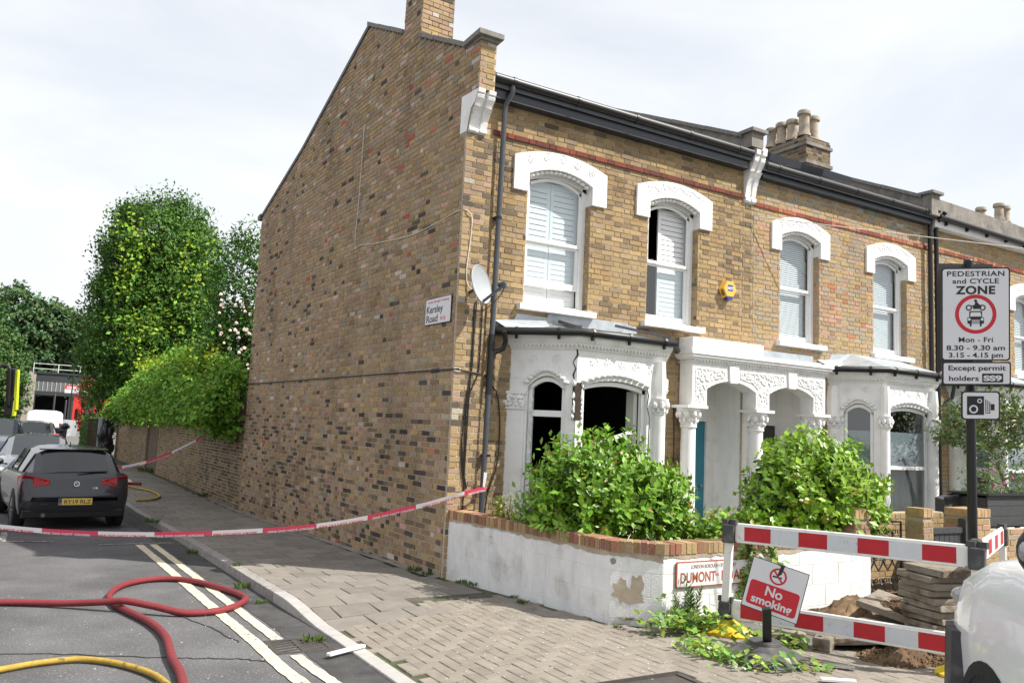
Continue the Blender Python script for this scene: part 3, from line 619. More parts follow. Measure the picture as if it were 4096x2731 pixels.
# parapet coping, verge, chimney
def coping(parent, F, pts, d0, d1, t, n):
    for (s0, z0), (s1, z1) in zip(pts[:-1], pts[1:]):
        for k in range(n):
            a = lerp(s0, s1, k / n) + .006; b_ = lerp(s0, s1, (k + 1) / n) - .006; za = lerp(z0, z1, k / n); zb_ = lerp(z0, z1, (k + 1) / n)
            MB().hexa([F(a, za, d1), F(b_, zb_, d1), F(b_, zb_, d0), F(a, za, d0), F(a, za + t, d1), F(b_, zb_ + t, d1), F(b_, zb_ + t, d0), F(a, za + t, d0)]).build('coping_stone', 'stone_grey', parent, bevel=.006)
coping(house, SIDE, [(.09, 6.925), (1.5, 7.635)], -.30, .05, .075, 3); coping(house, SIDE, [(2.12, 7.94), (3.62, 8.69)], -.30, .05, .075, 3)
MB().box((-.06, -.40, 6.915), (.31, .10, 6.99)).build('pier_cap', 'stone_grey', house, bevel=.008); MB().box((-.01, -.35, 6.875), (.27, .05, 6.914)).build('pier_cap_mould', 'stone_grey', house)
vg = MB()
for (s0, z0), (s1, z1) in zip(VERGE[:-1], VERGE[1:]): vg.hexa([SIDE(s0, z0 - .02, .03), SIDE(s1, z1 - .02, .03), SIDE(s1, z1 - .02, -.25), SIDE(s0, z0 - .02, -.25), SIDE(s0, z0 + .06, .03), SIDE(s1, z1 + .06, .03), SIDE(s1, z1 + .06, -.25), SIDE(s0, z0 + .06, -.25)])
vg.hexa([SIDE(9.36, 6.40, .06), SIDE(9.56, 6.40, .06), SIDE(9.56, 6.40, -.3), SIDE(9.36, 6.40, -.3), SIDE(9.36, 6.53, .06), SIDE(9.56, 6.50, .06), SIDE(9.56, 6.50, -.3), SIDE(9.36, 6.53, -.3)]); vg.build('verge', 'slate', house)
CHL = Frame(SIDE(1.5, 0, .012), SU, SN); CHF = Frame(SIDE(1.5, 0, .012), -SN, -SU)
chimney = mortar(CHL, 7.575, 10.5, lambda z: [(0, .60)], house, 'chimney')
mortar(CHF, 7.575, 10.5, lambda z: [(0, .54)], chimney, 'chimney_face'); BW.wall(CHL, 7.575, 10.5, lambda z: [(0, .60)], pick_side, chimney); BW.wall(CHF, 7.575, 10.5, lambda z: [(0, .54)], lambda u, z: pick_pier(0, z), chimney, .12)
cb = MB(); cb.hexa([CHL(0, 7.5, -.54), CHL(.6, 7.5, -.54), CHL(.6, 7.5, -.001), CHL(0, 7.5, -.02), CHL(0, 10.5, -.54), CHL(.6, 10.5, -.54), CHL(.6, 10.5, -.02), CHL(0, 10.5, -.02)]); cb.build('chimney_core', 'mortar', chimney)
# roof, back wall, rooms
def roof(parent, x0, x1, yr=3.6, zr=8.1, ye=9.3, ze=6.4, zf=6.46):
    rf = MB(); rf.hexa([V(x0, -.20, zf - .1), V(x1, -.20, zf - .1), V(x1, yr, zr - .1), V(x0, yr, zr - .1), V(x0, -.20, zf), V(x1, -.20, zf), V(x1, yr, zr), V(x0, yr, zr)])
    rf.hexa([V(x0, yr, zr - .1), V(x1, yr, zr - .1), V(x1, ye, ze - .1), V(x0, ye, ze - .1), V(x0, yr, zr), V(x1, yr, zr), V(x1, ye, ze), V(x0, ye, ze)]); return rf.build('roof', 'slate', parent)
roof(house, .02, 5.2)
bk = MB(); bk.box((-.48, 9.2, -.2), (5.2, 9.35, 6.45)); bk.hexa([SIDE(.25, -.2, -.25), SIDE(9.2, -.2, -.25), SIDE(9.2, -.2, -.27), SIDE(.25, -.2, -.27), SIDE(.25, 6.4, -.25), SIDE(9.2, 6.4, -.25), SIDE(9.2, 6.4, -.27), SIDE(.25, 6.4, -.27)]); bk.build('rear_wall', 'mortar', house)
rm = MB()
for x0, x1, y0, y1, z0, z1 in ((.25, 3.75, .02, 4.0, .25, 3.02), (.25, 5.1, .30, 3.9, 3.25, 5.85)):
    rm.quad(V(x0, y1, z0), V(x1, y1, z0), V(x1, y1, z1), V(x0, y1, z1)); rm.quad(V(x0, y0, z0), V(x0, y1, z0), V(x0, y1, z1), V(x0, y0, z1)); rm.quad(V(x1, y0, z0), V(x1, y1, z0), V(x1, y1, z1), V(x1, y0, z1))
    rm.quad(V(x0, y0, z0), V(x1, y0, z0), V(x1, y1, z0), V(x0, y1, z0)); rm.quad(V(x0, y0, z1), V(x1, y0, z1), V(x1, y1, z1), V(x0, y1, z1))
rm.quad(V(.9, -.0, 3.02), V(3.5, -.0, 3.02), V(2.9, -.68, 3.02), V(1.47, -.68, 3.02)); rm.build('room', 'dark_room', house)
sash(house, *WINS[0][:5], 'raised', (.755, 2.315, 5.10, 5.58, 5.735), 0); sash(house, *WINS[1][:5], 'broken', (2.875, 4.39, 5.11, 5.58, 5.735), 1)
bay(house, .86, 1.45, 2.92, 3.51, .70, True, 'shattered white bay window with a crack through its corner')
# eaves: fascia, gutter, brackets
def eaves(parent, x0, x1, zb, zt, mt='fascia', d=.14, joints=5):
    MB().box((x0, -d - .02, zb), (x1, -.0, zt)).build('fascia', mt, parent)
    MB().tube([V(x0, -d - .085, zt + .055), V(x1, -d - .085, zt + .055)], .062, 12).build('gutter', 'black_plastic', parent, smooth=50)
    for k in range(joints):
        x = lerp(x0 + .3, x1 - .3, k / (joints - 1)); MB().tube([V(x - .025, -d - .085, zt + .055), V(x + .025, -d - .085, zt + .055)], .069, 12).build('gutter_joint', 'black_plastic', parent, smooth=50)
eaves(house, .28, 5.06, 6.235, 6.42)
MB().quad(V(.28, -.20, 6.47), V(5.06, -.20, 6.47), V(5.06, .3, 6.68), V(.28, .3, 6.68)).build('eaves_slates', 'slate', house)
# carved corbels
def corbel(parent, x0, x1, ztop, zbot, dtop, F=FRONT, dbase=.0, side=False):
    H = ztop - zbot
    prof = [(0.0, dbase + .02), (.03, dbase + .06), (.10, dbase + .065), (.12, dbase + .04), (.16, dbase + .05), (.32, dbase + .075), (.48, dbase + .12), (.56, dbase + .165), (.585, dbase + .195), (.60, dbase + .15), (.68, dbase + .19), (.78, dbase + .24), (.86, dbase + .255), (.89, dtop - .02), (.90, dtop + .02), (.985, dtop + .03), (1.0, dtop + .03)]
    w_ = x1 - x0; m = MB()
    for a, b_, k in ((x0, x0 + w_ * .40, 1.0), (x1 - w_ * .40, x1, 1.0), (x0 + w_ * .40, x1 - w_ * .40, .72)):
        m.strip(Frame(F(0, 0, 0), F.u, F.n), [], 0, 0)
        pts = [(dbase + (d - dbase) * k, zbot + t * H) for t, d in prof]
        poly = [F(a, z, d) for d, z in pts] + [F(a, ztop, dbase - .06), F(a, zbot, dbase - .06)]; m.prism(poly, F.u * (b_ - a))
    o = m.build('corbel', 'white_paint', parent, bevel=.004); return o
cb1 = corbel(house, .012, .275, 6.225, 5.71, .29, dbase=.045)
MB().prism([SIDE(.12, 5.72, .006), SIDE(-.06, 5.715, .006), SIDE(-.09, 5.85, .006), SIDE(-.14, 6.0, .006), SIDE(-.25, 6.08, .006), SIDE(-.30, 6.22, .006), SIDE(.115, 6.235, .006)][::-1], SIDE.n * .004).build('corbel_side', 'white_paint', cb1)
corbel(house, 5.10, 5.34, 6.55, 5.72, .26)
MB().box((5.085, -.27, 6.551), (5.36, 0.02, 6.60)).build('corbel_block', 'white_paint', house)
# downpipes
dp = MB(); dp.tube([V(.565, -.225, 6.43), V(.565, -.225, 6.33), V(.53, -.12, 6.20), V(.528, -.10, 6.1), V(.50, -.10, 3.08)], .036, 10); dp.build('downpipe', 'grey_plastic', house, smooth=50)
dq = MB(); dq.tube([V(.50, -.10, 3.08), V(.49, -.10, 2.3)], .042, 10); dq.tube([V(.60, -.25, 3.12), V(.655, -.2, 3.0), V(.65, -.15, 2.9), V(.50, -.10, 2.82)], .034, 8); dq.build('pipe_junction', 'black_plastic', house, smooth=50)
MB().tube([V(.49, -.10, 2.3), V(.46, -.10, .2)], .036, 10).build('downpipe', 'grey_plastic', house, smooth=50)
cl = MB()
for z in (4.62, 2.52, 1.5): cl.tube([V(.515, -.10, z), V(.515, -.10, z + .03)], .044, 10); cl.box((.47, -.10, z), (.56, -.0, z + .03))
cl.build('pipe_clip', 'black_plastic', house)
# cables
def cable(pts, r, mt, parent, name='cable', n=6): return MB().tube(catmull(pts, n), r, 5).build(name, mt, parent, smooth=True)
cable([SIDE(9.4, 2.61, .02), SIDE(6, 2.605, .018), SIDE(3, 2.60, .02), SIDE(.05, 2.585, .02), V(.02, -.068, 2.585), V(.2, -.065, 2.57), V(.40, -.065, 2.55)], .010, 'cable_black', house)
cable([SIDE(3.5, 6.86, .012), SIDE(3.50, 6.5, .012), SIDE(3.52, 5.6, .012), SIDE(3.55, 4.80, .012), SIDE(3.3, 4.76, .012), SIDE(2.42, 4.66, .012), SIDE(1.36, 4.585, .012), SIDE(.45, 4.63, .012), SIDE(.06, 4.66, .014), V(.06, -.07, 4.655), V(.14, -.065, 4.55), V(.125, -.062, 4.2), V(.10, -.062, 3.9), V(.12, -.065, 3.7), V(.2, -.12, 3.60)], .007, 'cable_white', house)
for a in ([(.27, 3.5), (.255, 3.0), (.25, 2.6), (.19, 2.2), (.16, 1.6), (.20, 1.25), (.26, 1.1), (.20, 1.35), (.155, 1.75)], [(.25, 3.45), (.24, 2.6), (.225, 1.9), (.22, 1.1), (.225, .55)], [(.36, 3.45), (.355, 2.8), (.34, 2.55), (.26, 2.35), (.20, 2.1), (.21, 1.5), (.225, .95)]):
    cable([V(u, -.065, z) for u, z in a], .009, 'cable_black', house)
cable([V(.56, -.03, 2.42), V(.66, -.03, 2.3), V(.72, -.03, 1.9), V(.70, -.03, 1.4), V(.58, -.03, 1.0), V(.55, -.03, .6)], .010, 'cable_black', house)
cable([V(3.70, -.02, 2.3), V(3.72, -.02, 1.6), V(3.66, -.02, .8)], .007, 'cable_black', house)
BW.finish(house, 300)

# ------------------------------------------------------------------ twin porch shared by both front doors
porch = thing('twin_porch', 'white twin-arched porch with carved panels and leafy capitals between the two bay windows', 'porch', (3.8, -.3, 0))
pp = MB(); A1 = arc(4.10, 5.13, 2.60, .14, 12); A2 = arc(5.43, 6.46, 2.60, .14, 12); zt = 2.98
for a, b_ in ((3.80, 4.10), (5.13, 5.43), (6.46, 6.75)): pp.fbox(FRONT, a, b_, 2.345, zt, .02, .30)
for A in (A1, A2): pp.strip(FRONT, [(u, z, zt) for u, z in A], .02, .30)
pp.build('arch_wall', 'white_paint', porch, bevel=.008)
pn = MB(); hl = MB()
def panel_shape(poly):
    c = sum((Vector((p[0], p[1])) for p in poly), Vector((0, 0))) / len(poly)
    for (a, b_) in zip(poly, poly[1:] + poly[:1]): pn.bar(FRONT(a[0], a[1], .301), FRONT(b_[0], b_[1], .301), .016, .016, up=V(0, 1, 0))
    return poly
def inside(p, poly):
    r = False; j = len(poly) - 1
    for i in range(len(poly)):
        if (poly[i][1] > p[1]) != (poly[j][1] > p[1]) and p[0] < (poly[j][0] - poly[i][0]) * (p[1] - poly[i][1]) / (poly[j][1] - poly[i][1]) + poly[i][0]: r = not r
        j = i
    return r
for poly in ([(3.87, 2.90), (4.46, 2.90), (4.46, 2.80), (4.18, 2.74), (4.06, 2.64), (4.06, 2.41), (3.87, 2.41)], [(4.80, 2.90), (5.76, 2.90), (5.76, 2.80), (5.50, 2.75), (5.38, 2.66), (5.38, 2.41), (5.18, 2.41), (5.18, 2.66), (5.06, 2.75), (4.80, 2.80)], [(6.10, 2.90), (6.70, 2.90), (6.70, 2.41), (6.51, 2.41), (6.51, 2.64), (6.38, 2.74), (6.10, 2.80)]):
    panel_shape(poly); xs = [p[0] for p in poly]; zs_ = [p[1] for p in poly]
    for _ in range(260):
        p = (ru(min(xs), max(xs)), ru(min(zs_), max(zs_)))
        if inside(p, poly): hl.blob(FRONT(p[0], p[1], .303), (ru(.016, .03), .012, ru(.016, .026)), 6, 4, jit=.2)
pn.build('panel_moulding', 'white_paint', porch); hl.build('vermiculated_panel', 'white_paint', porch, smooth=True)['kind'] = 'stuff'
for a, b_ in ((4.53, 4.73), (5.83, 6.03)): MB().prism([FRONT(a + .02, 2.715, .30), FRONT(b_ - .02, 2.715, .30), FRONT(b_, 2.97, .30), FRONT(a, 2.97, .30)], FRONT.n * .03).build('keystone', 'white_paint', porch, bevel=.005)
cn = MB()
for o0, z0, z1 in ((.02, 2.98, 3.0), (.05, 3.035, 3.06), (.08, 3.06, 3.10), (.10, 3.10, 3.16)): cn.box((3.80 - o0, -.30 - o0, z0), (6.75 + o0, 0, z1))
cn.box((3.805, -.305, 3.0), (6.745, 0, 3.035)); cn.build('cornice', 'white_paint', porch, bevel=.004)
dn = MB()
for k in range(50):
    x = 3.8 + k * .06; dn.prism([V(x, -.345, 3.036), V(x + .05, -.345, 3.036), V(x + .025, -.345, 3.0)], V(0, .04, 0))
dn.build('dentils', 'white_paint', porch)['kind'] = 'stuff'
MB().box((3.78, -.32, 3.161), (5.27, -.01, 3.36)).build('parapet', 'white_paint', porch, bevel=.015); MB().box((5.275, -.22, 3.161), (6.75, -.01, 3.21)).build('lead_top', 'lead', porch); MB().box((5.29, -.06, 3.21), (6.74, -.005, 3.33)).build('lead_upstand', 'lead', porch)
for k, cx in enumerate((3.865, 5.28, 6.605)):
    MB().lathe((cx, -.165, .1), [(.15, 0), (.15, .2), (.13, .26), (.118, .3), (.108, 1.9), (.125, 1.92), (.125, 1.945), (.108, 1.955)], 20).build('column', 'white_paint', porch, smooth=40)
    cp = MB(); capital(cp, (cx, -.165, 2.05), .115, .185, .25, 9); cp.box((cx - .2, -.365, 2.30), (cx + .2, .03, 2.344)); cp.build('capital', 'white_paint', porch, smooth=40)
inn = MB(); inn.quad(V(3.86, -.02, 2.76), V(6.7, -.02, 2.76), V(6.7, 1.2, 2.76), V(3.86, 1.2, 2.76)); inn.box((5.15, -.1, 0), (5.42, 1.2, 2.76)); inn.box((3.80, 0.01, 0), (3.95, 1.2, 2.76)); inn.box((6.62, 0.01, 0), (6.75, 1.2, 2.76))
inn.box((4.97, .60, .2), (5.15, .66, 2.76)); inn.box((3.95, .60, 2.14), (4.97, .66, 2.76)); inn.box((5.42, .6, .2), (5.6, .66, 2.76)); inn.box((5.6, .6, 2.14), (6.62, .66, 2.76)); inn.build('porch_lining', 'white_paint', porch)
d1 = MB().box((3.96, .64, .2), (4.965, .68, 2.13)).build('front_door', 'teal', porch); MB().blob((4.88, .62, 1.1), .03).build('handle', 'chrome', d1)
MB().box((5.61, .64, .2), (6.61, .68, 2.13)).build('front_door', 'dark_wood', porch); MB().box((3.8, -.45, .0), (6.75, 1.2, .2)).build('step', 'stone_grey', porch)

# ------------------------------------------------------------------ neighbouring houses of the terrace
def terrace(name, label, x0, x1, wins, pick, mt, styles, bayx, zf=6.31, bands=True, ind=200):
    h = thing(name, label, 'house', (x0, 0, 0)); B = Brickwork()
    def iv(z):
        hs = [(a, b_) for a, b_, z0, zs, r in wins if z0 < z < zs + r]
        if z < 3.12 and bayx: hs += [(bayx[0], bayx[3])]
        if z < 2.76 and name == 'terrace_house': hs += [(5.2, 6.62)]
        return minus(x0, x1, hs)
    fw = mortar(FRONT, 0, 6.225, iv, h, 'front_wall', mt); B.wall(FRONT, 0, 6.225, lambda z: [] if 5.697 < z < 5.775 else iv(z), pick, fw, .07)
    u = x0; k = 0
    while u < x1:
        L = .2155 if k % 2 == 0 else .1025; B.one(FRONT, u, min(u + L, x1), 5.705, BH, random.choice((I_RED + 1, I_BAND + 2, I_RED + 2, I_BAND)), fw, .03); u += L + .0097; k += 1
    for a, b_, z0, zs, r in wins: reveals(B, a, b_, z0, zs - .25, fw, pick)
    for i, wv in enumerate(wins): sash(h, *wv, styles[i], (wv[0] - .235, wv[1] + .245, wv[3] - .27, wv[3] + .19, wv[3] + .36), 1)
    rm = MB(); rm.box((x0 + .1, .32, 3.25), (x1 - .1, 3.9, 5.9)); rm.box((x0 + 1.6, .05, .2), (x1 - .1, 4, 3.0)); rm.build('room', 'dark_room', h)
    roof(h, x0, x1, zf=6.36); MB().box((x0, 9.2, -.2), (x1, 9.35, 6.4)).build('rear_wall', 'mortar', h)
    if bayx: bay(h, *bayx, .72, False, 'white bay window with net curtains and round columns')
    return h, B
W2 = [(5.98, 6.95, 3.53, 5.32, .12), (8.43, 9.41, 3.53, 5.27, .12)]
h2, B2 = terrace('terrace_house', 'yellow brick terraced house with blinds, patched pink bricks and white bay window', 5.34, 10.05, W2, pick_new, 'mortar_pale', ('blind', 'blind'), (7.20, 7.68, 9.12, 9.65))
B2.wall(FRONT, 3.0, 5.70, lambda z: [(5.10, 5.34)], pick_front, h2, .0); mortar(FRONT, 0, 6.3, lambda z: [(5.10, 5.34)], h2, 'party_joint')
eaves(h2, 5.40, 9.98, 6.17, 6.30, 'fascia', .12, 5); MB().quad(V(5.4, -.20, 6.36), V(9.98, -.20, 6.36), V(9.98, .3, 6.58), V(5.4, .3, 6.58)).build('eaves_slates', 'slate', h2)
for x0 in (6.2, 7.6): MB().hexa([V(x0, .45, 6.80), V(x0 + .8, .45, 6.80), V(x0 + .8, 1.5, 7.25), V(x0, 1.5, 7.25), V(x0, .42, 6.92), V(x0 + .8, .42, 6.92), V(x0 + .8, 1.47, 7.37), V(x0, 1.47, 7.37)]).build('roof_window', 'fascia', h2)
def party_parapet(parent, xc, zf, zb_, brick=False):
    m = MB(); m.hexa([V(xc - .12, -.12, 6.3), V(xc + .12, -.12, 6.3), V(xc + .12, 3.3, 7.4), V(xc - .12, 3.3, 7.4), V(xc - .12, -.12, zf), V(xc + .12, -.12, zf), V(xc + .12, 3.3, zb_), V(xc - .12, 3.3, zb_)]); m.build('party_parapet', 'cement', parent)
    for k in range(4):
        a, b_ = lerp(-.1, 3.32, k / 4), lerp(-.1, 3.32, (k + 1) / 4) - .01; za, zb2 = lerp(zf, zb_, k / 4), lerp(zf, zb_, (k + 1) / 4); MB().hexa([V(xc - .17, a, za + .002), V(xc + .17, a, za + .002), V(xc + .17, b_, zb2 + .002), V(xc - .17, b_, zb2 + .002), V(xc - .17, a, za + .07), V(xc + .17, a, za + .07), V(xc + .17, b_, zb2 + .07), V(xc - .17, b_, zb2 + .07)]).build('coping_stone', 'stone_grey', parent)
    MB().box((xc - .13, -.30, 6.56 if not brick else 6.3), (xc + .13, -.12, zf + .04)).build('parapet_pier', 'cement', parent); MB().box((xc - .18, -.36, zf + .041), (xc + .18, .02, zf + .10)).build('pier_cap', 'stone_grey', parent, bevel=.006)
party_parapet(house, 5.10, 6.76, 8.33)
party_parapet(h2, 9.90, 6.66, 8.27, True)
# brick chimney stack with clay pots on the second party wall
def stack(parent, x0, x1, y0, y1, z0, z1, pots, B):
    FF = Frame((x0, y0, 0), (1, 0, 0), (0, -1, 0)); FL = Frame((x0, y0, 0), (0, 1, 0), (-1, 0, 0)); pk = lambda u, z: random.choice((24, 25, 27, 28, 26, I_DARK + 1, I_DARK + 2, 9, I_DARK))
    st = mortar(FF, z0, z1, lambda z: [(0, x1 - x0)], parent, 'chimney_stack'); mortar(FL, z0, z1, lambda z: [(0, y1 - y0)], st, 'stack_side'); B.wall(FF, z0, z1, lambda z: [(0, x1 - x0)], pk, st); B.wall(FL, z0, z1, lambda z: [(0, y1 - y0)], pk, st)
    MB().box((x0 + .02, y0 + .02, z0), (x1 - .01, y1, z1)).build('stack_core', 'mortar', st)
    for a in (z1 - .62, z1 - .2): MB().box((x0 - .04, y0 - .04, a), (x1 + .04, y1 + .04, a + .075)).build('stack_band', 'cement', st)
    fl = MB(); fl.hexa([V(x0, y0, z1), V(x1, y0, z1), V(x1, y1, z1), V(x0, y1, z1), V(x0 + .2, y0 + .2, z1 + .14), V(x1 - .2, y0 + .2, z1 + .14), V(x1 - .2, y1 - .2, z1 + .14), V(x0 + .2, y1 - .2, z1 + .14)]); fl.build('flaunching', 'cement', st)
    for px, py, hh in pots:
        MB().lathe((px, py, z1 + .06), [(.15, 0), (.145, .05), (.12, .12), (.112, hh - .12), (.15, hh - .1), (.15, hh - .03), (.13, hh), (.11, hh), (.10, hh - .06)], 14, cap=False).build('chimney_pot', 'clay_pot', st, smooth=50)
stack(h2, 9.62, 10.42, 2.5, 3.8, 7.2, 8.66, [(9.76, 2.68, .60), (10.16, 2.76, .58), (9.78, 3.02, .50), (9.78, 3.32, .52), (9.78, 3.62, .48)], B2)
# tarred downpipes between the second and third house
for x in (10.02, 10.22): MB().tube([V(x, -.30, 6.42), V(x, -.12, 6.25), V(x, -.10, 6.1), V(x + .02, -.10, .25)], .042, 10).build('downpipe', 'black_plastic', h2, smooth=50)
MB().tube([V(10.23, -.12, 2.6), V(10.4, -.14, 2.75), V(10.5, -.2, 2.85), V(10.5, -.25, 3.1)], .035, 8).build('pipe_elbow', 'black_plastic', h2, smooth=50)
B2.finish(h2, 300)
W3 = [(10.82, 11.75, 3.50, 5.20, .12), (13.10, 14.05, 3.50, 5.12, .12)]
h3, B3 = terrace('terrace_house', 'pale yellow brick terraced house at the right edge behind the tall black post', 10.05, 15.3, W3, lambda u, z: random.choice((I_YEL + 2, I_YEL + 3, I_YEL, 38, 39, 14)), 'mortar_pale', ('blind', 'blind'), (10.72, 11.2, 12.7, 13.2))
h3['label'] = 'pale yellow brick terraced house cut by the right edge, behind the tall black post'
MB().box((10.1, -.16, 6.14), (15.2, -.0, 6.30)).build('fascia', 'white_paint', h3); MB().tube([V(10.1, -.24, 6.32), V(15.2, -.24, 6.24)], .055, 10).build('gutter', 'black_plastic', h3, smooth=50)
for k in range(7): x = 10.4 + k * .7; MB().box((x, -.22, 6.20), (x + .03, -.12, 6.30)).build('gutter_bracket', 'black_plastic', h3)
MB().hexa([V(10.1, -.1, 6.34), V(15.2, -.1, 6.34), V(15.2, .1, 6.34), V(10.1, .1, 6.34), V(10.1, -.1, 6.74), V(15.2, -.1, 6.66), V(15.2, .1, 6.66), V(10.1, .1, 6.74)]).build('parapet', 'cement', h3)
B3.finish(h3, 200)
h4 = thing('terrace_house', 'farther terraced house whose clay chimney pots show at the right edge', 'house', (15.3, 0, 0))
MB().box((15.31, 0, 0), (22, 9.3, 6.3)).build('wall', 'pale_brick', h4); roof(h4, 15.3, 22)
B4 = Brickwork(); stack(h4, 18.0, 18.75, 2.8, 5.0, 7.2, 8.25, [(18.2, 3.0, .5), (18.2, 3.5, .5), (18.5, 3.0, .48), (18.2, 4.1, .52)], B4); B4.finish(h4, 60)
# ------------------------------------------------------------------ ground, road, pavement, kerb
KPTS = [(-2.0, -4.9), (-2.045, -4.0), (-2.06, -2.1), (-2.15, .1), (-2.245, 2.84), (-2.41, 6.69), (-2.68, 10.5), (-3.05, 16), (-3.5, 24), (-4.0, 40), (-4.2, 60)]
def kx(y): return float(np.interp(y, [p[1] for p in KPTS], [p[0] for p in KPTS]))
def drop(y): return .085 * smooth01((-.55 - y) / 1.3)
def pz(x, y):                                                         # pavement surface, ramped down at the crossing
    return zg(y) - drop(y) * smooth01((-.75 - x) / 1.25)
def rz(y): return zg(y) - .105
g = MB(); ys = [-120, -60, -30, -10, 0, 9, 22, 40, 92, 200, 600]
for a, b_ in zip(ys[:-1], ys[1:]): g.quad(V(-500, a, zg(a) - .16), V(500, a, zg(a) - .16), V(500, b_, zg(b_) - .16), V(-500, b_, zg(b_) - .16))
struct(g.build('ground', 'asphalt_far'))
r_ = MB(); ys = [-40, -20, -12, -10] + list(np.arange(-9, 12, .5)) + [14, 18, 22, 30, 40, 60, 96]
for a, b_ in zip(ys[:-1], ys[1:]):
    xa = kx(a) + .01 if a > -5 else 60; xb = kx(b_) + .01 if b_ > -5 else 60
    if b_ <= -5.9: xa = xb = 60
    else: xa = kx(max(a, -4.9)) + .01; xb = kx(b_) + .01
    n = 6
    for k in range(n): r_.quad(V(lerp(-9.5, xa, k / n), a, rz(a)), V(lerp(-9.5, xa, (k + 1) / n), a, rz(a)), V(lerp(-9.5, xb, (k + 1) / n), b_, rz(b_)), V(lerp(-9.5, xb, k / n), b_, rz(b_)))
road = struct(r_.build('road', 'asphalt'))
# darker relaid strip of asphalt in the gutter by the kerb
def ribbon(xa, xb, ys, dz, name, mt, parent, wob=0.0):
    mb = MB(); pts = []
    for y in ys: pts.append((xa(y) + ru(-wob, wob), xb(y) + ru(-wob, wob), y))
    for (a0, b0, y0), (a1, b1, y1) in zip(pts[:-1], pts[1:]): mb.quad(V(a0, y0, rz(y0) + dz), V(b0, y0, rz(y0) + dz), V(b1, y1, rz(y1) + dz), V(a1, y1, rz(y1) + dz))
    return mb.build(name, mt, parent)
yy = list(np.arange(-4.9, 12, .12))
ribbon(lambda y: kx(y) - .33, lambda y: kx(y) + .01, yy, .004, 'gutter_strip', 'asphalt_dark', road, .01)
y1 = list(np.arange(-4.9, -2.45, .08)); y2 = list(np.arange(-1.95, 4.85, .08)); ya = list(np.arange(-4.9, 4.85, .08))
off = lambda y: -.62 + (.10 * smooth01((-2.6 - y) / 1.8))
ribbon(lambda y: kx(y) + off(y) - .055, lambda y: kx(y) + off(y) + .055, ya, .008, 'yellow_line', 'yellow_line', road, .006)
for seg in (y1, y2): ribbon(lambda y: kx(y) + off(y) + .20 - .05, lambda y: kx(y) + off(y) + .20 + .05, seg, .008, 'yellow_line', 'yellow_line', road, .006)
wl = MB(); wl.quad(V(-3.5, 4.88, rz(4.88) + .008), V(-2.42, 4.88, rz(4.88) + .008), V(-2.42, 4.96, rz(4.96) + .008), V(-3.5, 4.96, rz(4.96) + .008)); wl.build('bay_end_line', 'worn_line', road)
wl = MB(); wl.quad(V(-4.75, 5.6, rz(5.6) + .008), V(-4.1, 5.4, rz(5.4) + .008), V(-4.1, 5.48, rz(5.48) + .008), V(-4.68, 5.68, rz(5.68) + .008)); wl.quad(V(-4.85, 5.68, rz(5.6) + .008), V(-4.75, 5.6, rz(5.6) + .008), V(-4.75, 6.9, rz(6.9) + .008), V(-4.85, 6.9, rz(6.9) + .008)); wl.build('parking_bay_line', 'worn_line', road)
ck = MB()
for pts in ([(-4.9, -1.5), (-4.2, -1.75), (-3.4, -2.2), (-2.9, -2.45), (-2.62, -2.7)], [(-4.9, -2.4), (-4.0, -2.75), (-3.2, -3.3)], [(-3.3, -.2), (-3.0, -1.0), (-2.8, -1.9)]):
    P = catmull([V(x, y, rz(y) + .005) for x, y in pts], 10); P = [p + V(ru(-.02, .02), ru(-.02, .02), 0) for p in P]
    for a, b_ in zip(P[:-1], P[1:]): ck.bar(a, b_, .012, .003)
ck.build('road_dark_line', 'asphalt_dark', road)  # thin wandering dark lines laid on the asphalt
# pavement bed and its pieces
def outer(y): return kx(y) + .145
bed = MB(); ys = list(np.arange(-5.9, 30, .3))
for a, b_ in zip(ys[:-1], ys[1:]):
    hi = 12.0 if b_ < .2 else .25; n = 10
    xs0 = [lerp(outer(max(a, -4.9)), .6, k / n) for k in range(n + 1)] + ([12.0] if hi > 1 else []); xs1 = [lerp(outer(max(b_, -4.9)), .6, k / n) for k in range(n + 1)] + ([12.0] if hi > 1 else [])
    for k in range(len(xs0) - 1): bed.quad(V(xs0[k], a, pz(xs0[k], a) - .014), V(xs0[k + 1], a, pz(xs0[k + 1], a) - .014), V(xs1[k + 1], b_, pz(xs1[k + 1], b_) - .014), V(xs1[k], b_, pz(xs1[k], b_) - .014))
pav = struct(bed.build('pavement', 'joint'))
CACHE = {}
def normal(x, y): return V(-(pz(x + .02, y) - pz(x - .02, y)) / .04, -(pz(x, y + .02) - pz(x, y - .02)) / .04, 1).normalized()
def flagmesh(kind, sx, sy, t, c, b=.006):
    key = (kind, round(sx, 3), round(sy, 3), c)
    if key not in CACHE:
        mb = MB(); x, y = sx / 2, sy / 2
        P = [(-x, -y, -t), (x, -y, -t), (x, y, -t), (-x, y, -t), (-x, -y, -b * .6), (x, -y, -b * .6), (x, y, -b * .6), (-x, y, -b * .6), (-x + b, -y + b, 0), (x - b, -y + b, 0), (x - b, y - b, 0), (-x + b, y - b, 0)]
        mb.add(P, [(0, 1, 5, 4), (1, 2, 6, 5), (2, 3, 7, 6), (3, 0, 4, 7), (4, 5, 9, 8), (5, 6, 10, 9), (6, 7, 11, 10), (7, 4, 8, 11), (8, 9, 10, 11)], c)
        me = mb.mesh(kind); me.materials.append(MATS[kind if kind in MATS else 'slab']); CACHE[key] = me
    return CACHE[key]
